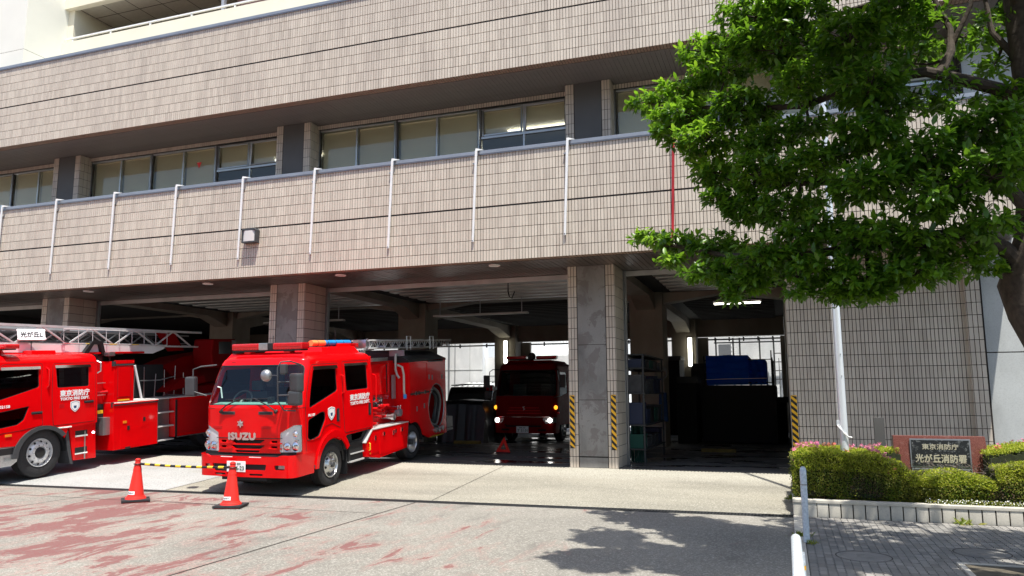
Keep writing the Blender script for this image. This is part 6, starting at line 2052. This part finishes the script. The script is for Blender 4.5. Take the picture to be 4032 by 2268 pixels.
text("光が丘消防署", "text_gold", pl, (2.235, yf - .044, .545), X3, Z3, width=.70, height=.125, depth=.002, bold=.004)
pl2 = box("lower_plate_frame", "cap_metal", SG, 1.825, 2.655, yf - .045, yf - .012, .20, .395, bevel=.004)
box("lower_plate", "plaque_bronze", pl2, 1.84, 2.64, yf - .05, yf - .045, .215, .375)
t = thing("utility_post", "plain grey flat metal post behind the hedge, left of the stone sign", "post", (1.49, 14.5, -.07))
MB().box(-.08, .08, -.05, .05, 0, 1.21).build("post_body", "dark_panel", t, bevel=.006)
t = thing("flagpole", "tall white flagpole rising from the hedge into the tree's foliage", "flagpole", (.855, 13.35, -.07))
MB().tube([(0, 0, 0), (0, 0, 3.2), (0, 0, 9.5)], [.068, .058, .035], 24).build("pole", "pole_white", t, smooth=True)
MB().box(-.10, -.05, -.03, .01, 1.12, 1.20).build("cleat", "pole_white", t, bevel=.008)
MB().tube([(-.085, -.03, 1.12), (-.02, -.085, 1.02), (.06, -.08, .94), (.11, -.05, .93)], .014, 8).build("rope", "sign_white", t, smooth=True)
MB().tube([(-.075, -.02, 1.2), (-.05, -.03, 9.0)], .003, 4).build("halyard", "sign_white", t)
for zz in (1.9, 2.25): MB().cyl((.02, -.07, zz), (.02, -.055, zz), .008, 6).build("bolt", "steel_grey", t)

t = thing("guard_post", "slim white guard post with domed top at the pavement's corner", "bollard", (.165, 10.37, -.28), (0, 0, 0))
MB().lathe([(0, .038), (.02, .038), (.86, .040), (.90, .036), (.925, .02), (.93, .0001)], 2, n=20).build("post", "guard_white", t, smooth=True)
MB().lathe([(.70, .042), (.715, .042)], 2, n=20).build("seam", "steel_grey", t)
MB().lathe([(0, .05), (.012, .05), (.012, .036)], 2, n=20).build("base_collar", "rubber", t)
t = thing("guard_rail_arch", "thick white bent guard pipe in the foreground with scuffed paint", "guard rail", (.03, 7.9, -.28))
pts = [(0, 0, 0)] + [(0, -.18 + .18 * cos(a), .32 + .18 * sin(a)) for a in [pi / 2 * k / 6 for k in range(7)]] + [(0, -1.6, .50)] + [(0, -1.6 - .18 * sin(a), .32 + .18 * cos(a)) for a in [pi / 2 * k / 6 for k in range(7)]] + [(0, -1.78, 0)]
MB().tube(pts, .045, 16).build("bent_pipe", "guard_white", t, smooth=True)
MB().lathe([(.30, .047), (.33, .047)], 2, (0, 0, 0), 18).build("dark_band", "rubber", t)
MB().tube([(.055, -.04, 0), (.055, -.04, .36)], .02, 10).build("brace_pipe", "guard_white", t, smooth=True)
MB().lathe([(.20, .022), (.24, .022)], 2, (.055, -.04, 0), 12).build("yellow_band", "hazard_yellow", t)

# interlocking pavers with wavy sides; nearest 300 are single objects
SW = thing("sidewalk", "grey interlocking block pavement in front of the planter", "pavement", (0, 0, -.296))
del SW["category"], SW["label"]
SW["kind"] = "structure"
PU, PV = .0875, .175
def paver_poly():
    j = .0045
    left, right = [], []
    for k in range(5):
        v = j + (PV - 2 * j) * k / 4
        d = .008 * (1 if k % 2 else -1)
        left.append((j + d, v)); right.append((PU - j + d, v))
    return left[::-1] and right + left[::-1]
pv = MB().prism(paver_poly(), 2, 0, .021).mesh("paver", "paver_block", bevel=.0015, seg=1)
PX0, PY0 = .155, 12.50
cells = []
for i in range(int(6.5 / PU)):
    for k in range(int(7.5 / PV)):
        x = PX0 + i * PU; y = PY0 - (k + 1) * PV - (0.0 if (i // 3) % 2 == 0 else 0)
        cells.append((x, y))
pit = (1.72, 8.4, 3.2, 9.62)
cells = [c for c in cells if not (pit[0] - .06 < c[0] < pit[2] and pit[1] - .1 < c[1] < pit[3])]
vis = [c for c in cells if c[0] < 3.6 and c[1] > 8.5]
vis.sort(key=lambda c: c[0] * .4 + c[1])
sing = set(vis[:300])
bb = MB()
pp = paver_poly(); n = len(pp)
for c in cells:
    dz = random.uniform(-.0015, .0015)
    if c in sing:
        put("paver", pv, SW, loc=(c[0], c[1], dz))
    else:
        bb.add([(c[0] + a, c[1] + v, dz) for a, v in pp] + [(c[0] + a, c[1] + v, .021 + dz) for a, v in pp], [tuple(range(n, 2 * n))] + [(i, (i + 1) % n, (i + 1) % n + n, i + n) for i in range(n)])
bb.build("pavers", "paver_block", SW, kind="stuff")
t = thing("tree_pit", "dark soil square with a kerb round the tree's foot at the lower right corner", "tree pit", (0, 0, 0))
MB().box(pit[0], pit[2], pit[1], pit[3], -.30, -.272).build("soil_bed", "soil", t)
for a in ((pit[0] - .06, pit[0], pit[1], pit[3]), (pit[0] - .06, pit[2], pit[3], pit[3] + .06)):
    MB().box(*a, -.30, -.262).build("edging", "curb_concrete", t, bevel=.005)
for k, (xx, yy) in enumerate(((.75, 9.72), (2.05, 10.35))):
    t = thing("manhole_cover", ["round cover set in the block pavement, nearer the guard post", "round cover set in the block pavement, nearer the tree pit"][k], "manhole cover", (xx, yy, -.2745))
    MB().lathe([(-.01, .31), (.002, .31), (.002, .29), (-.001, .288), (-.001, .215), (.0015, .21), (.0015, .13), (-.001, .125), (-.001, .05), (.0015, .045), (.0015, .0001)], 2, n=48).build("disc", "paver_block", t)
    MB().lathe([(.0018, .300), (.0026, .298), (.0026, .288), (.0018, .286)], 2, n=48).build("rim", "mortar", t)

# ================================================================== ACROSS THE STREET (out of view, added to be mirrored in the windscreens)
t = thing("opposite_flats_added", "long pale apartment slab added unseen across the street to be mirrored in the glass", "building", (0, 0, 0))
box("wall", "cream_white", t, -60, 14, -62, -50, 0, 24)
wme = MB().box(-1.1, 1.1, 0, .1, 0, 1.5).mesh("window", "window_tint")
for f_ in range(8):
    for k in range(22): put("window", wme, t, loc=(-57 + k * 3.2, -50.02, 1.1 + f_ * 2.9))
bme = MB().box(-36.9, 36.9, 0, .9, 0, .9).mesh("balcony", "cream_wall")
for f_ in range(1, 8): put("balcony", bme, t, loc=(-23, -49.95, -.1 + f_ * 2.9))
# ================================================================== VEGETATION
def leaf_batch(org, dirs, ups, L, Wd, curl=.18, fold=.25):
    """org, dirs, ups: (n,3); returns vertices and triangles of n folded, drooping leaves"""
    n = len(org)
    d = dirs / np.linalg.norm(dirs, axis=1, keepdims=True)
    s = np.cross(d, ups); s /= np.maximum(np.linalg.norm(s, axis=1, keepdims=True), 1e-6)
    u = np.cross(s, d)
    #       along, side, up
    T = np.array([(0, 0, 0), (.32, -.5, fold * .5), (.32, 0, 0), (.32, .5, fold * .5), (.68, -.46, fold * .4), (.68, 0, 0), (.68, .46, fold * .4), (1, 0, 0)])
    al = T[:, 0][None, :, None] * L[:, None, None]
    sd = T[:, 1][None, :, None] * Wd[:, None, None]
    up = (T[:, 2][None, :, None] * Wd[:, None, None]) - (T[:, 0] ** 2)[None, :, None] * L[:, None, None] * curl
    P = org[:, None, :] + d[:, None, :] * al + s[:, None, :] * sd + u[:, None, :] * up
    tr = np.array([(0, 2, 1), (0, 3, 2), (1, 2, 5), (1, 5, 4), (2, 3, 6), (2, 6, 5), (4, 5, 7), (5, 6, 7)])
    F = (tr[None] + (np.arange(n) * 8)[:, None, None]).reshape(-1, 3)
    return P.reshape(-1, 3), F
PADS = [(-0.11,9.60,6.38,0.53,0.50,0.24,0,1.00),(-0.70,10.00,6.18,0.38,0.40,0.18,1,1.00),(-0.39,9.80,5.79,0.44,0.40,0.19,1,1.00),(0.15,9.30,5.77,0.51,0.50,0.28,0,1.00),(-0.27,9.40,5.99,0.28,0.40,0.17,0,1.00),(-1.55,10.20,5.64,0.31,0.30,0.11,1,1.00),(-0.97,10.20,5.72,0.39,0.40,0.16,1,1.00),(-0.99,10.00,5.29,0.46,0.40,0.19,1,1.00),(-1.28,9.90,5.07,0.20,0.30,0.10,1,1.00),(-0.73,9.80,4.86,0.47,0.45,0.22,1,1.00),(-0.31,9.60,5.14,0.48,0.50,0.26,0,1.00),(-0.05,9.40,4.62,0.46,0.50,0.23,0,1.00),(-0.61,9.90,4.45,0.37,0.45,0.21,1,1.00),(-0.64,9.80,4.06,0.27,0.40,0.15,0,1.00),(-0.28,9.60,3.85,0.40,0.50,0.20,0,1.00),(-0.11,9.20,4.17,0.45,0.50,0.22,0,1.00),(0.18,9.20,3.71,0.40,0.50,0.18,0,1.00),(-1.60,10.20,3.72,0.22,0.30,0.08,1,1.00),(-1.19,10.10,3.60,0.38,0.40,0.11,1,1.00),(-0.75,9.90,3.44,0.46,0.45,0.16,0,1.00),(-1.26,9.90,3.30,0.24,0.30,0.07,1,1.00),(-0.84,9.70,3.10,0.43,0.45,0.13,0,1.00),(-0.36,9.50,2.88,0.37,0.45,0.14,0,1.00),(-0.52,9.40,2.74,0.16,0.30,0.08,0,1.00),(-0.12,9.20,3.12,0.49,0.50,0.20,0,1.00),(0.33,8.90,5.12,0.30,0.50,0.24,0,1.00),(0.87,8.60,5.42,0.52,0.50,0.31,0,1.00),(1.02,8.50,4.82,0.40,0.50,0.24,0,1.00),(0.43,8.90,4.64,0.34,0.50,0.15,0,0.60),(0.96,8.60,4.33,0.48,0.50,0.22,0,1.00),(0.40,8.80,4.10,0.46,0.50,0.21,0,1.00),(0.95,8.40,3.75,0.49,0.50,0.23,0,1.00),(1.49,8.30,3.96,0.45,0.50,0.23,0,1.00),(1.48,8.20,3.48,0.41,0.50,0.20,0,1.00),(1.94,8.20,4.15,0.40,0.50,0.18,0,1.00),(1.95,8.00,3.62,0.35,0.50,0.21,0,1.00),(2.16,8.00,3.86,0.21,0.50,0.18,0,1.00),(0.41,8.90,3.37,0.46,0.50,0.19,0,0.80),(0.93,8.60,3.20,0.46,0.50,0.18,0,0.85),(1.39,8.50,3.07,0.38,0.50,0.17,0,0.80),(0.42,8.90,2.94,0.46,0.50,0.19,0,1.00),(0.88,8.70,2.80,0.44,0.50,0.18,0,1.00),(1.31,8.60,2.80,0.35,0.50,0.15,0,1.00),(1.81,8.70,2.91,0.37,0.50,0.15,0,0.60),(1.93,8.20,3.17,0.29,0.50,0.16,0,0.80),(2.20,8.90,2.84,0.17,0.30,0.06,1,0.70),(0.61,8.90,2.65,0.29,0.40,0.09,0,1.00),(0.94,8.70,2.61,0.24,0.40,0.07,0,1.00),(0.20,8.90,2.69,0.21,0.30,0.08,0,0.80),(2.11,9.40,5.64,0.56,0.60,0.24,0,0.28),(2.39,9.40,5.26,0.38,0.50,0.19,0,0.25),(1.70,9.00,4.82,0.37,0.50,0.14,0,0.45),(1.60,9.20,5.73,0.34,0.50,0.19,0,0.50),(2.63,9.40,5.78,0.25,0.50,0.17,0,0.35),(1.57,9.20,5.30,0.30,0.50,0.17,0,0.50),(2.26,9.00,4.70,0.36,0.40,0.12,0,0.50),(1.39,8.80,5.75,0.37,0.50,0.21,0,0.60),(0.35,9.20,6.15,0.50,0.50,0.23,0,1.00),(0.84,9.40,5.35,0.36,0.50,0.27,0,0.80),(1.29,8.90,4.66,0.33,0.40,0.15,0,0.70)]
def whorl_leaves(C, D, nmin=8, nmax=15, L0=.112, spread=1.0):
    """leaves radiating from each shoot tip C with shoot direction D"""
    O, DD, UU = [], [], []
    for c, dd in zip(C, D):
        dd = dd / np.linalg.norm(dd)
        a = np.cross(dd, [0.3, .2, 1.0]); a /= np.linalg.norm(a); b_ = np.cross(dd, a)
        n = rng.integers(nmin, nmax)
        t = rng.uniform(0, 2 * pi) + np.arange(n) * 2.4 + rng.normal(0, .2, n)
        el = np.linspace(.15, 1.0, n) + rng.normal(0, .15, n)
        lv = (a[None] * np.cos(t)[:, None] + b_[None] * np.sin(t)[:, None]) * np.cos(el)[:, None] * spread + dd[None] * np.sin(el)[:, None]
        lv[:, 2] -= rng.uniform(0, .38, n)
        O.append(c[None] - dd[None] * rng.uniform(0, .13, n)[:, None]); DD.append(lv)
        up = np.tile(np.array([0, 0, 1.0]), (n, 1)) + rng.normal(0, .35, (n, 3)) + dd[None] * .4
        UU.append(up)
    O, DD, UU = map(np.concatenate, (O, DD, UU))
    n = len(O)
    L = L0 * rng.uniform(.5, 1.2, n)
    return O, DD, UU, L, L * rng.uniform(.36, .44, n)
TR = thing("evergreen_tree", "large broadleaf evergreen tree with glossy leaves leaning in from the right", "tree", (0, 0, 0))
tk = MB().tube([(2.72, 8.9, -.32), (2.66, 8.9, .1), (2.70, 8.95, .8), (2.68, 9, 1.4), (2.57, 9, 1.95), (2.41, 9, 2.35), (2.40, 9, 2.62), (2.52, 9.0, 3.1), (2.60, 9.05, 3.7), (2.66, 9.1, 4.4), (2.62, 9.1, 5.2), (2.55, 9.15, 6.2), (2.5, 9.2, 7.2)],
               [.30, .24, .22, .225, .21, .225, .25, .20, .17, .15, .13, .10, .06], 18)
rr = random.Random(4)
tk.v = [(x + .018 * sin(9 * z + 6 * x) + rr.uniform(-.006, .006), y + .018 * cos(7 * z), z) for x, y, z in tk.v]
tk.build("trunk", "bark", TR, smooth=True)
LIMBS = [
    ([(2.42, 9, 2.75), (2.2, 8.9, 3.02), (1.9, 8.75, 3.18), (1.5, 8.7, 3.16), (.9, 8.8, 3.12), (.2, 9.1, 3.10), (-.6, 9.6, 3.25), (-1.4, 10.1, 3.55)], .095),
    ([(2.55, 9, 3.3), (2.2, 8.6, 3.6), (1.6, 8.5, 3.70), (1.0, 8.7, 3.80), (.3, 9.1, 3.95), (-.5, 9.7, 4.15)], .075),
    ([(2.64, 9.1, 4.3), (2.35, 8.95, 4.72), (2.0, 8.9, 4.86), (1.63, 8.9, 5.02), (1.1, 9.0, 5.05), (.4, 9.3, 4.95), (-.4, 9.7, 5.15), (-1.3, 10.1, 5.50)], .085),
    ([(1.75, 8.9, 4.98), (1.92, 9.1, 5.30), (1.95, 9.2, 5.6), (1.80, 9.25, 6.1), (1.7, 9.3, 6.8)], .055),
    ([(1.95, 9.15, 5.4), (2.15, 9.1, 5.8), (2.25, 9.1, 6.5)], .035),
    ([(2.6, 9.1, 5.0), (2.35, 9.2, 5.5), (2.3, 9.3, 6.4)], .05),
    ([(1.80, 9.2, 6.0), (1.2, 9.3, 6.1), (.4, 9.5, 6.05), (-.4, 9.8, 6.15)], .045),
    ([(2.58, 9.12, 5.7), (2.2, 8.2, 6.25), (1.2, 7.4, 6.15), (0, 7.2, 6.1), (-1.3, 7.1, 6.3)], .05),
    ([(2.6, 9.1, 4.9), (3.2, 8.6, 5.4), (3.9, 8.3, 5.9)], .07), ([(2.55, 9, 3.4), (3.3, 9.2, 3.9), (4.1, 9.2, 4.2)], .07),
    ([(2.6, 9.1, 4.6), (2.5, 8.2, 4.9), (2.2, 7.3, 5.2), (1.6, 6.8, 5.4)], .06), ([(2.6, 9.1, 4.2), (2.7, 10.0, 4.8), (2.6, 10.8, 5.2)], .06),
]
limb_pts = []
for pts, r in LIMBS:
    n = len(pts)
    MB().tube(pts, [r * (1 - .75 * i / (n - 1)) for i in range(n)], 10).build("limb", "bark", TR, smooth=True)
    for a, c in zip(pts[:-1], pts[1:]):
        for t in (0, .33, .66): limb_pts.append(np.array(a) * (1 - t) + np.array(c) * t)
limb_pts = np.array(limb_pts)
# crown beyond the picture: over the pavement, above and to the right
EXTRA = []
r2 = np.random.default_rng(21)
for k in range(34):
    a = r2.uniform(0, 2 * pi)
    x = 2.7 + 2.6 * r2.uniform(.15, 1) * cos(a); y = 8.6 + 2.3 * r2.uniform(.15, 1) * sin(a); z = r2.uniform(6.3, 8.3)
    x = max(x, 1.2)
    z = max(z, 2.35 + .5 * y)
    EXTRA.append((x, y, z, .55, .55, .28, 0, .7))
for k in range(26):
    EXTRA.append((r2.uniform(3.4, 5.4), r2.uniform(7.2, 10.6), r2.uniform(3.4, 6.4), .55, .5, .28, 0, .8))
for k in range(34):      # nearer side of the crown, above the frame, that shades the forecourt
    y = r2.uniform(6.3, 8.1)
    EXTRA.append((r2.uniform(-1.0, 1.6), y, 2.55 + .5 * y + r2.uniform(0, .7), .5, .5, .22, 0, 1.3))
tw = MB()
allC, allD, allK = [], [], []
for (x, y, z, rx, ry, rz, kd, den) in PADS + EXTRA:
    if kd: x -= .10; rx *= 1.08
    c = np.array([x, y, z])
    j = np.argmin(((limb_pts - c) ** 2).sum(1) + 2.0 * np.maximum(0, limb_pts[:, 2] - z) ** 2)
    q = limb_pts[j]
    mid = (q + c) / 2 + np.array([0, 0, -.06])
    tw.tube([tuple(q), tuple(mid), tuple(c - [0, 0, rz * .3])], [.022, .016, .009], 6)
    vol = rx * ry * rz
    n = int((rx * ry) * 205 * den * (1 + 1.2 * rz / .2)) 
    if z > 6.4 or x > 3.2: n = int(n * .45)
    n = max(n, 8)
    v = r2.normal(0, 1, (n, 3)); v /= np.linalg.norm(v, axis=1, keepdims=True)
    rad = r2.uniform(.25, 1.0, n) ** .45
    lump = 1 + .22 * np.sin(v[:, 0] * 5 + x * 7) * np.cos(v[:, 1] * 5 + z * 5)
    pnt = c + v * rad[:, None] * lump[:, None] * np.array([rx, ry, rz])
    D = v * np.array([1, 1, .5]) + np.array([0, 0, .55]) + r2.normal(0, .25, (n, 3))
    allC.append(pnt); allD.append(D)
    # brighter leaves: new growth, and sunlight painted onto outer tips and pad tops
    allK.append((kd == 1) & (v[:, 2] > -.15) & (r2.uniform(0, 1, n) < .8) | ((v[:, 2] > .3) & (r2.uniform(0, 1, n) < .16)))
    for k in range(0, n, 5):
        tw.tube([tuple(c - [0, 0, rz * .3]), tuple((c * .45 + pnt[k] * .55) - [0, 0, .02]), tuple(pnt[k])], [.007, .005, .003], 4, cap=False)
tw.build("twigs", "bark", TR, kind="stuff")
allC = np.concatenate(allC); allD = np.concatenate(allD); allK = np.concatenate(allK)
for sel, mat, nm in ((~allK, "leaf", "foliage"), (allK, "leaf_new_sunlit", "new_sunlit_foliage")):
    O, DD, UU, L, W_ = whorl_leaves(allC[sel], allD[sel])
    if mat == "leaf":
        # the 300 leaves that show largest: in view, low and towards the camera
        dist = np.linalg.norm(O - np.array([0, 0, 1.55]), axis=1)
        vx = (O[:, 0] < 2.2) & (O[:, 0] > -1.6) & (O[:, 2] < 5.8)
        idx = np.argsort(dist + 100 * (~vx))[:300]
        P, Fc = leaf_batch(np.zeros((1, 3)), np.array([[1.0, 0, 0]]), np.array([[0, 0, 1.0]]), np.array([1.0]), np.array([.4]))
        lm = big_mesh("leaf", P, Fc, "leaf", True)
        for i in idx:
            d = Vector(DD[i]).normalized(); s_ = d.cross(Vector(UU[i])).normalized(); u = s_.cross(d)
            M = Matrix((d, -s_, u)).transposed().to_4x4() @ Matrix.Scale(L[i], 4)
            M.translation = Vector(O[i])
            o = put("leaf", lm, TR); o.matrix_local = M
        keep = np.ones(len(O), bool); keep[idx] = False
        O, DD, UU, L, W_ = O[keep], DD[keep], UU[keep], L[keep], W_[keep]
    P, Fc = leaf_batch(O, DD, UU, L, W_)
    put(nm, big_mesh(nm, P, Fc, mat, True), TR, kind="stuff")
    print(nm, len(O))

# ---- azalea hedge
HG = thing("azalea_hedge", "clipped azalea hedge with yellow green tips and pink blossoms round the stone sign", "hedge", (0, 0, 0))
def hedge_top(x, y):
    """height of the clipped surface, -1 outside"""
    t = 0.0
    left = (.08 < x) & (x < 1.66) & (12.74 < y) & (y < 14.2)
    mid = (1.5 < x) & (x < 2.86) & (12.76 < y) & (y < 13.55)
    right = (2.78 < x) & (x < 6.2) & (12.76 < y) & (y < 14.2)
    h = np.where(left, .68 + .025 * np.sin(3.1 * x + 1) + .015 * np.sin(11 * x + 3 * y) - .20 * np.clip((x - 1.25) / .4, 0, 1) * (y < 13.55), -1)
    h = np.where(mid & ~((x < 1.66) & left), .385 + .03 * np.sin(6 * x) - .04 * (x > 2.4), h)
    h = np.where(right, np.where(y < 13.2, .56, .74) + .05 * np.sin(4 * x), h)
    # round the edges
    edge = np.minimum(np.minimum(x - .08, 3), (y - 12.74))
    h = h - np.where(h > 0, .11 * np.clip(1 - edge / .13, 0, 1) ** 2, 0)
    return h
def hedge_pts(n_, yfront=12.74):
    X = r2.uniform(.06, 3.9, n_); Y = r2.uniform(12.72, 14.2, n_)
    H = hedge_top(X, Y)
    ok = H > 0
    return X[ok], Y[ok], H[ok]
# dense inner mass
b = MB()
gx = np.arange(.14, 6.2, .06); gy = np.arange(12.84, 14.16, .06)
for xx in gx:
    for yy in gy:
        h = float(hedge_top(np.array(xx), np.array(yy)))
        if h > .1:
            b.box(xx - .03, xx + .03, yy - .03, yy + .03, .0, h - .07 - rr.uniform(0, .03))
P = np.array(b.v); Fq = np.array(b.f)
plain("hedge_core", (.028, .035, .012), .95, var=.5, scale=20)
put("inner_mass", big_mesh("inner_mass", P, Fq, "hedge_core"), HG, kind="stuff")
def small_leaves(X, Y, Z, mat, nm, L0=.026, upb=.5, out=(0, -1, 0)):
    n = len(X)
    O = np.stack([X, Y, Z], 1)
    D = r2.normal(0, .8, (n, 3)) + np.array([0, 0, upb]) + np.array(out) * .5
    U = r2.normal(0, .5, (n, 3)) + np.array([0, -.4, 1])
    L = L0 * r2.uniform(.6, 1.25, n)
    P, Fc = leaf_batch(O, D, U, L, L * .45, .1, .3)
    put(nm, big_mesh(nm, P, Fc, mat, False), HG, kind="stuff")
X, Y, Hh = hedge_pts(38000)
nf = X < 3.9
small_leaves(X, Y, Hh - r2.uniform(0, .06, len(X)) , "hedge_tip_sunlit", "top_leaves", .028, .9)
X, Y, Hh = hedge_pts(16000)
small_leaves(X, Y, Hh - r2.uniform(.01, .14, len(X)), "hedge_leaf", "upper_leaves", .03, .4)
n = 34000
X = r2.uniform(.05, 3.9, n); t = r2.uniform(0, 1, n)
top = hedge_top(X, np.full(n, 12.98)); top = np.where(top < 0, .38, top)
Z = -.05 + (top + .03) * t
Yf = 12.84 - .09 * np.sin(pi * np.clip(t, 0, 1)) ** .7 + .03 * np.sin(8 * X + 5 * Z) + r2.normal(0, .025, n)
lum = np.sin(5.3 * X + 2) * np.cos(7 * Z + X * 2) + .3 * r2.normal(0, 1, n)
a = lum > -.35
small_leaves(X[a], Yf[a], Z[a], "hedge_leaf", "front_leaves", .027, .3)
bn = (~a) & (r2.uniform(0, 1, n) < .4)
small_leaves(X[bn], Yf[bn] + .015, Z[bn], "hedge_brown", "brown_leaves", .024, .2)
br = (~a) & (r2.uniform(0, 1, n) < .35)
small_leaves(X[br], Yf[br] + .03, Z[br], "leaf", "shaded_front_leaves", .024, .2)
sel = (t > .62) & (r2.uniform(0, 1, n) < .8)
small_leaves(X[sel], Yf[sel] - .01, Z[sel], "hedge_tip_sunlit", "front_sunlit_leaves", .027, .7)  # brighter leaf band paints the sunlit upper part of the front
# left end face
n = 5000
Yl = r2.uniform(12.78, 14.2, n); Z = r2.uniform(-.04, .62, n)
small_leaves(.10 + .04 * np.sin(6 * Yl) + r2.normal(0, .02, n), Yl, Z, "hedge_leaf", "end_leaves", .027, .3, (-1, 0, 0))
b = MB()
for k in range(900):
    x0 = rr.uniform(.1, 3.8); z0 = rr.uniform(-.04, .50)
    y0 = 12.84 + rr.uniform(-.05, .04)
    b.tube([(x0, y0 + .06, z0), (x0 + rr.uniform(-.07, .07), y0, z0 + rr.uniform(.02, .07)), (x0 + rr.uniform(-.12, .12), y0 - .03, z0 + rr.uniform(.05, .16))], [.004, .003, .0015], 3, cap=False)
b.build("twigs", "bush_twig", HG, kind="stuff")
# blossoms, each a piece of its own
def blossom_mesh(mat):
    b = MB()
    for k in range(5):
        a = 2 * pi * k / 5
        d = Vector((cos(a), sin(a), 0)); s_ = Vector((-sin(a), cos(a), 0))
        b.add([(0, 0, 0), tuple(d * .5 + s_ * .34 + Vector((0, 0, .28))), tuple(d * 1.0 + Vector((0, 0, .22))), tuple(d * .5 - s_ * .34 + Vector((0, 0, .28)))], [(0, 1, 2, 3)])
    return b.mesh("blossom", mat)
bm_p, bm_s = blossom_mesh("petal"), blossom_mesh("petal_salmon")
spots = []
def blo(n, x0, x1, y0, y1, me, dz=0.02, zf=None):
    for k in range(n):
        x = rr.uniform(x0, x1); y = rr.uniform(y0, y1)
        z = zf(x) if zf else float(hedge_top(np.array(x), np.array(y))) + dz
        if z < 0: continue
        o = put("blossom", me, HG, loc=(x, y, z + rr.uniform(-.01, .03)), rot=(rr.uniform(-.2, 1.3), rr.uniform(-.5, .5), rr.uniform(0, 6)))
        s_ = rr.uniform(.020, .032); o.scale = (s_, s_, s_)
blo(95, .08, .46, 12.86, 13.7, bm_p, .04); blo(18, .06, .16, 12.85, 13.1, bm_p, zf=lambda x: rr.uniform(.05, .55))
blo(26, .45, .75, 13.5, 14.1, bm_s); blo(26, .85, 1.05, 13.2, 14.1, bm_p); blo(48, 1.12, 1.5, 13.3, 14.1, bm_p, .04)
blo(30, 1.15, 1.48, 12.82, 13.1, bm_p, .02); blo(8, 1.35, 1.5, 12.76, 12.84, bm_s, zf=lambda x: rr.uniform(.38, .5))
blo(10, 2.85, 3.0, 13.25, 13.5, bm_s, .02); blo(20, 3.05, 3.7, 13.5, 14.1, bm_p, .03); blo(8, .45, 1.1, 12.9, 13.2, bm_s)
# ground cover and weeds
t = thing("ground_cover", "low pale flowering ground cover along the kerb's right end", "ground cover")
n = 2600
X = r2.uniform(1.85, 3.9, n); Y = r2.uniform(12.64, 12.80, n)
O = np.stack([X, Y, -.045 + r2.uniform(0, .07, n)], 1)
L = .020 * r2.uniform(.6, 1.2, n)
P, Fc = leaf_batch(O, r2.normal(0, 1, (n, 3)) + [0, 0, .5], r2.normal(0, .5, (n, 3)) + [0, -.3, 1], L, L * .6)
o = put("leaves", big_mesh("leaves", P, Fc, "hedge_leaf"), t, kind="stuff")
n = 420
O = np.stack([r2.uniform(1.85, 3.9, n), r2.uniform(12.62, 12.78, n), -.02 + r2.uniform(0, .06, n)], 1)
L = .014 * np.ones(n)
P, Fc = leaf_batch(O, r2.normal(0, 1, (n, 3)), r2.normal(0, .5, (n, 3)) + [0, -.3, 1], L, L)
put("white_flowers", big_mesh("white_flowers", P, Fc, "sign_white"), t, kind="stuff")
def weed(x, y, z, n, r, lab):
    t = thing("weed", lab, "weed", (x, y, z))
    O = np.zeros((n, 3)); O[:, :2] = r2.normal(0, r * .45, (n, 2))
    D = r2.normal(0, .6, (n, 3)) + [0, 0, .9]
    L = r * r2.uniform(.3, .9, n)
    P, Fc = leaf_batch(O, D, r2.normal(0, .5, (n, 3)) + [0, -.5, .5], L, L * .22, .3)
    put("blades", big_mesh("blades", P, Fc, "hedge_leaf"), t, kind="stuff")
weed(.10, 10.75, -.275, 90, .10, "patch of green weeds on the ground behind the guard post")
weed(.22, 10.30, -.275, 60, .07, "small weeds at the foot of the slim guard post")
weed(2.28, 12.46, -.275, 60, .14, "weed tuft growing at the foot of the planter kerb")
weed(.02, 13.55, -.16, 50, .12, "weed tuft at the driveway side of the planter")
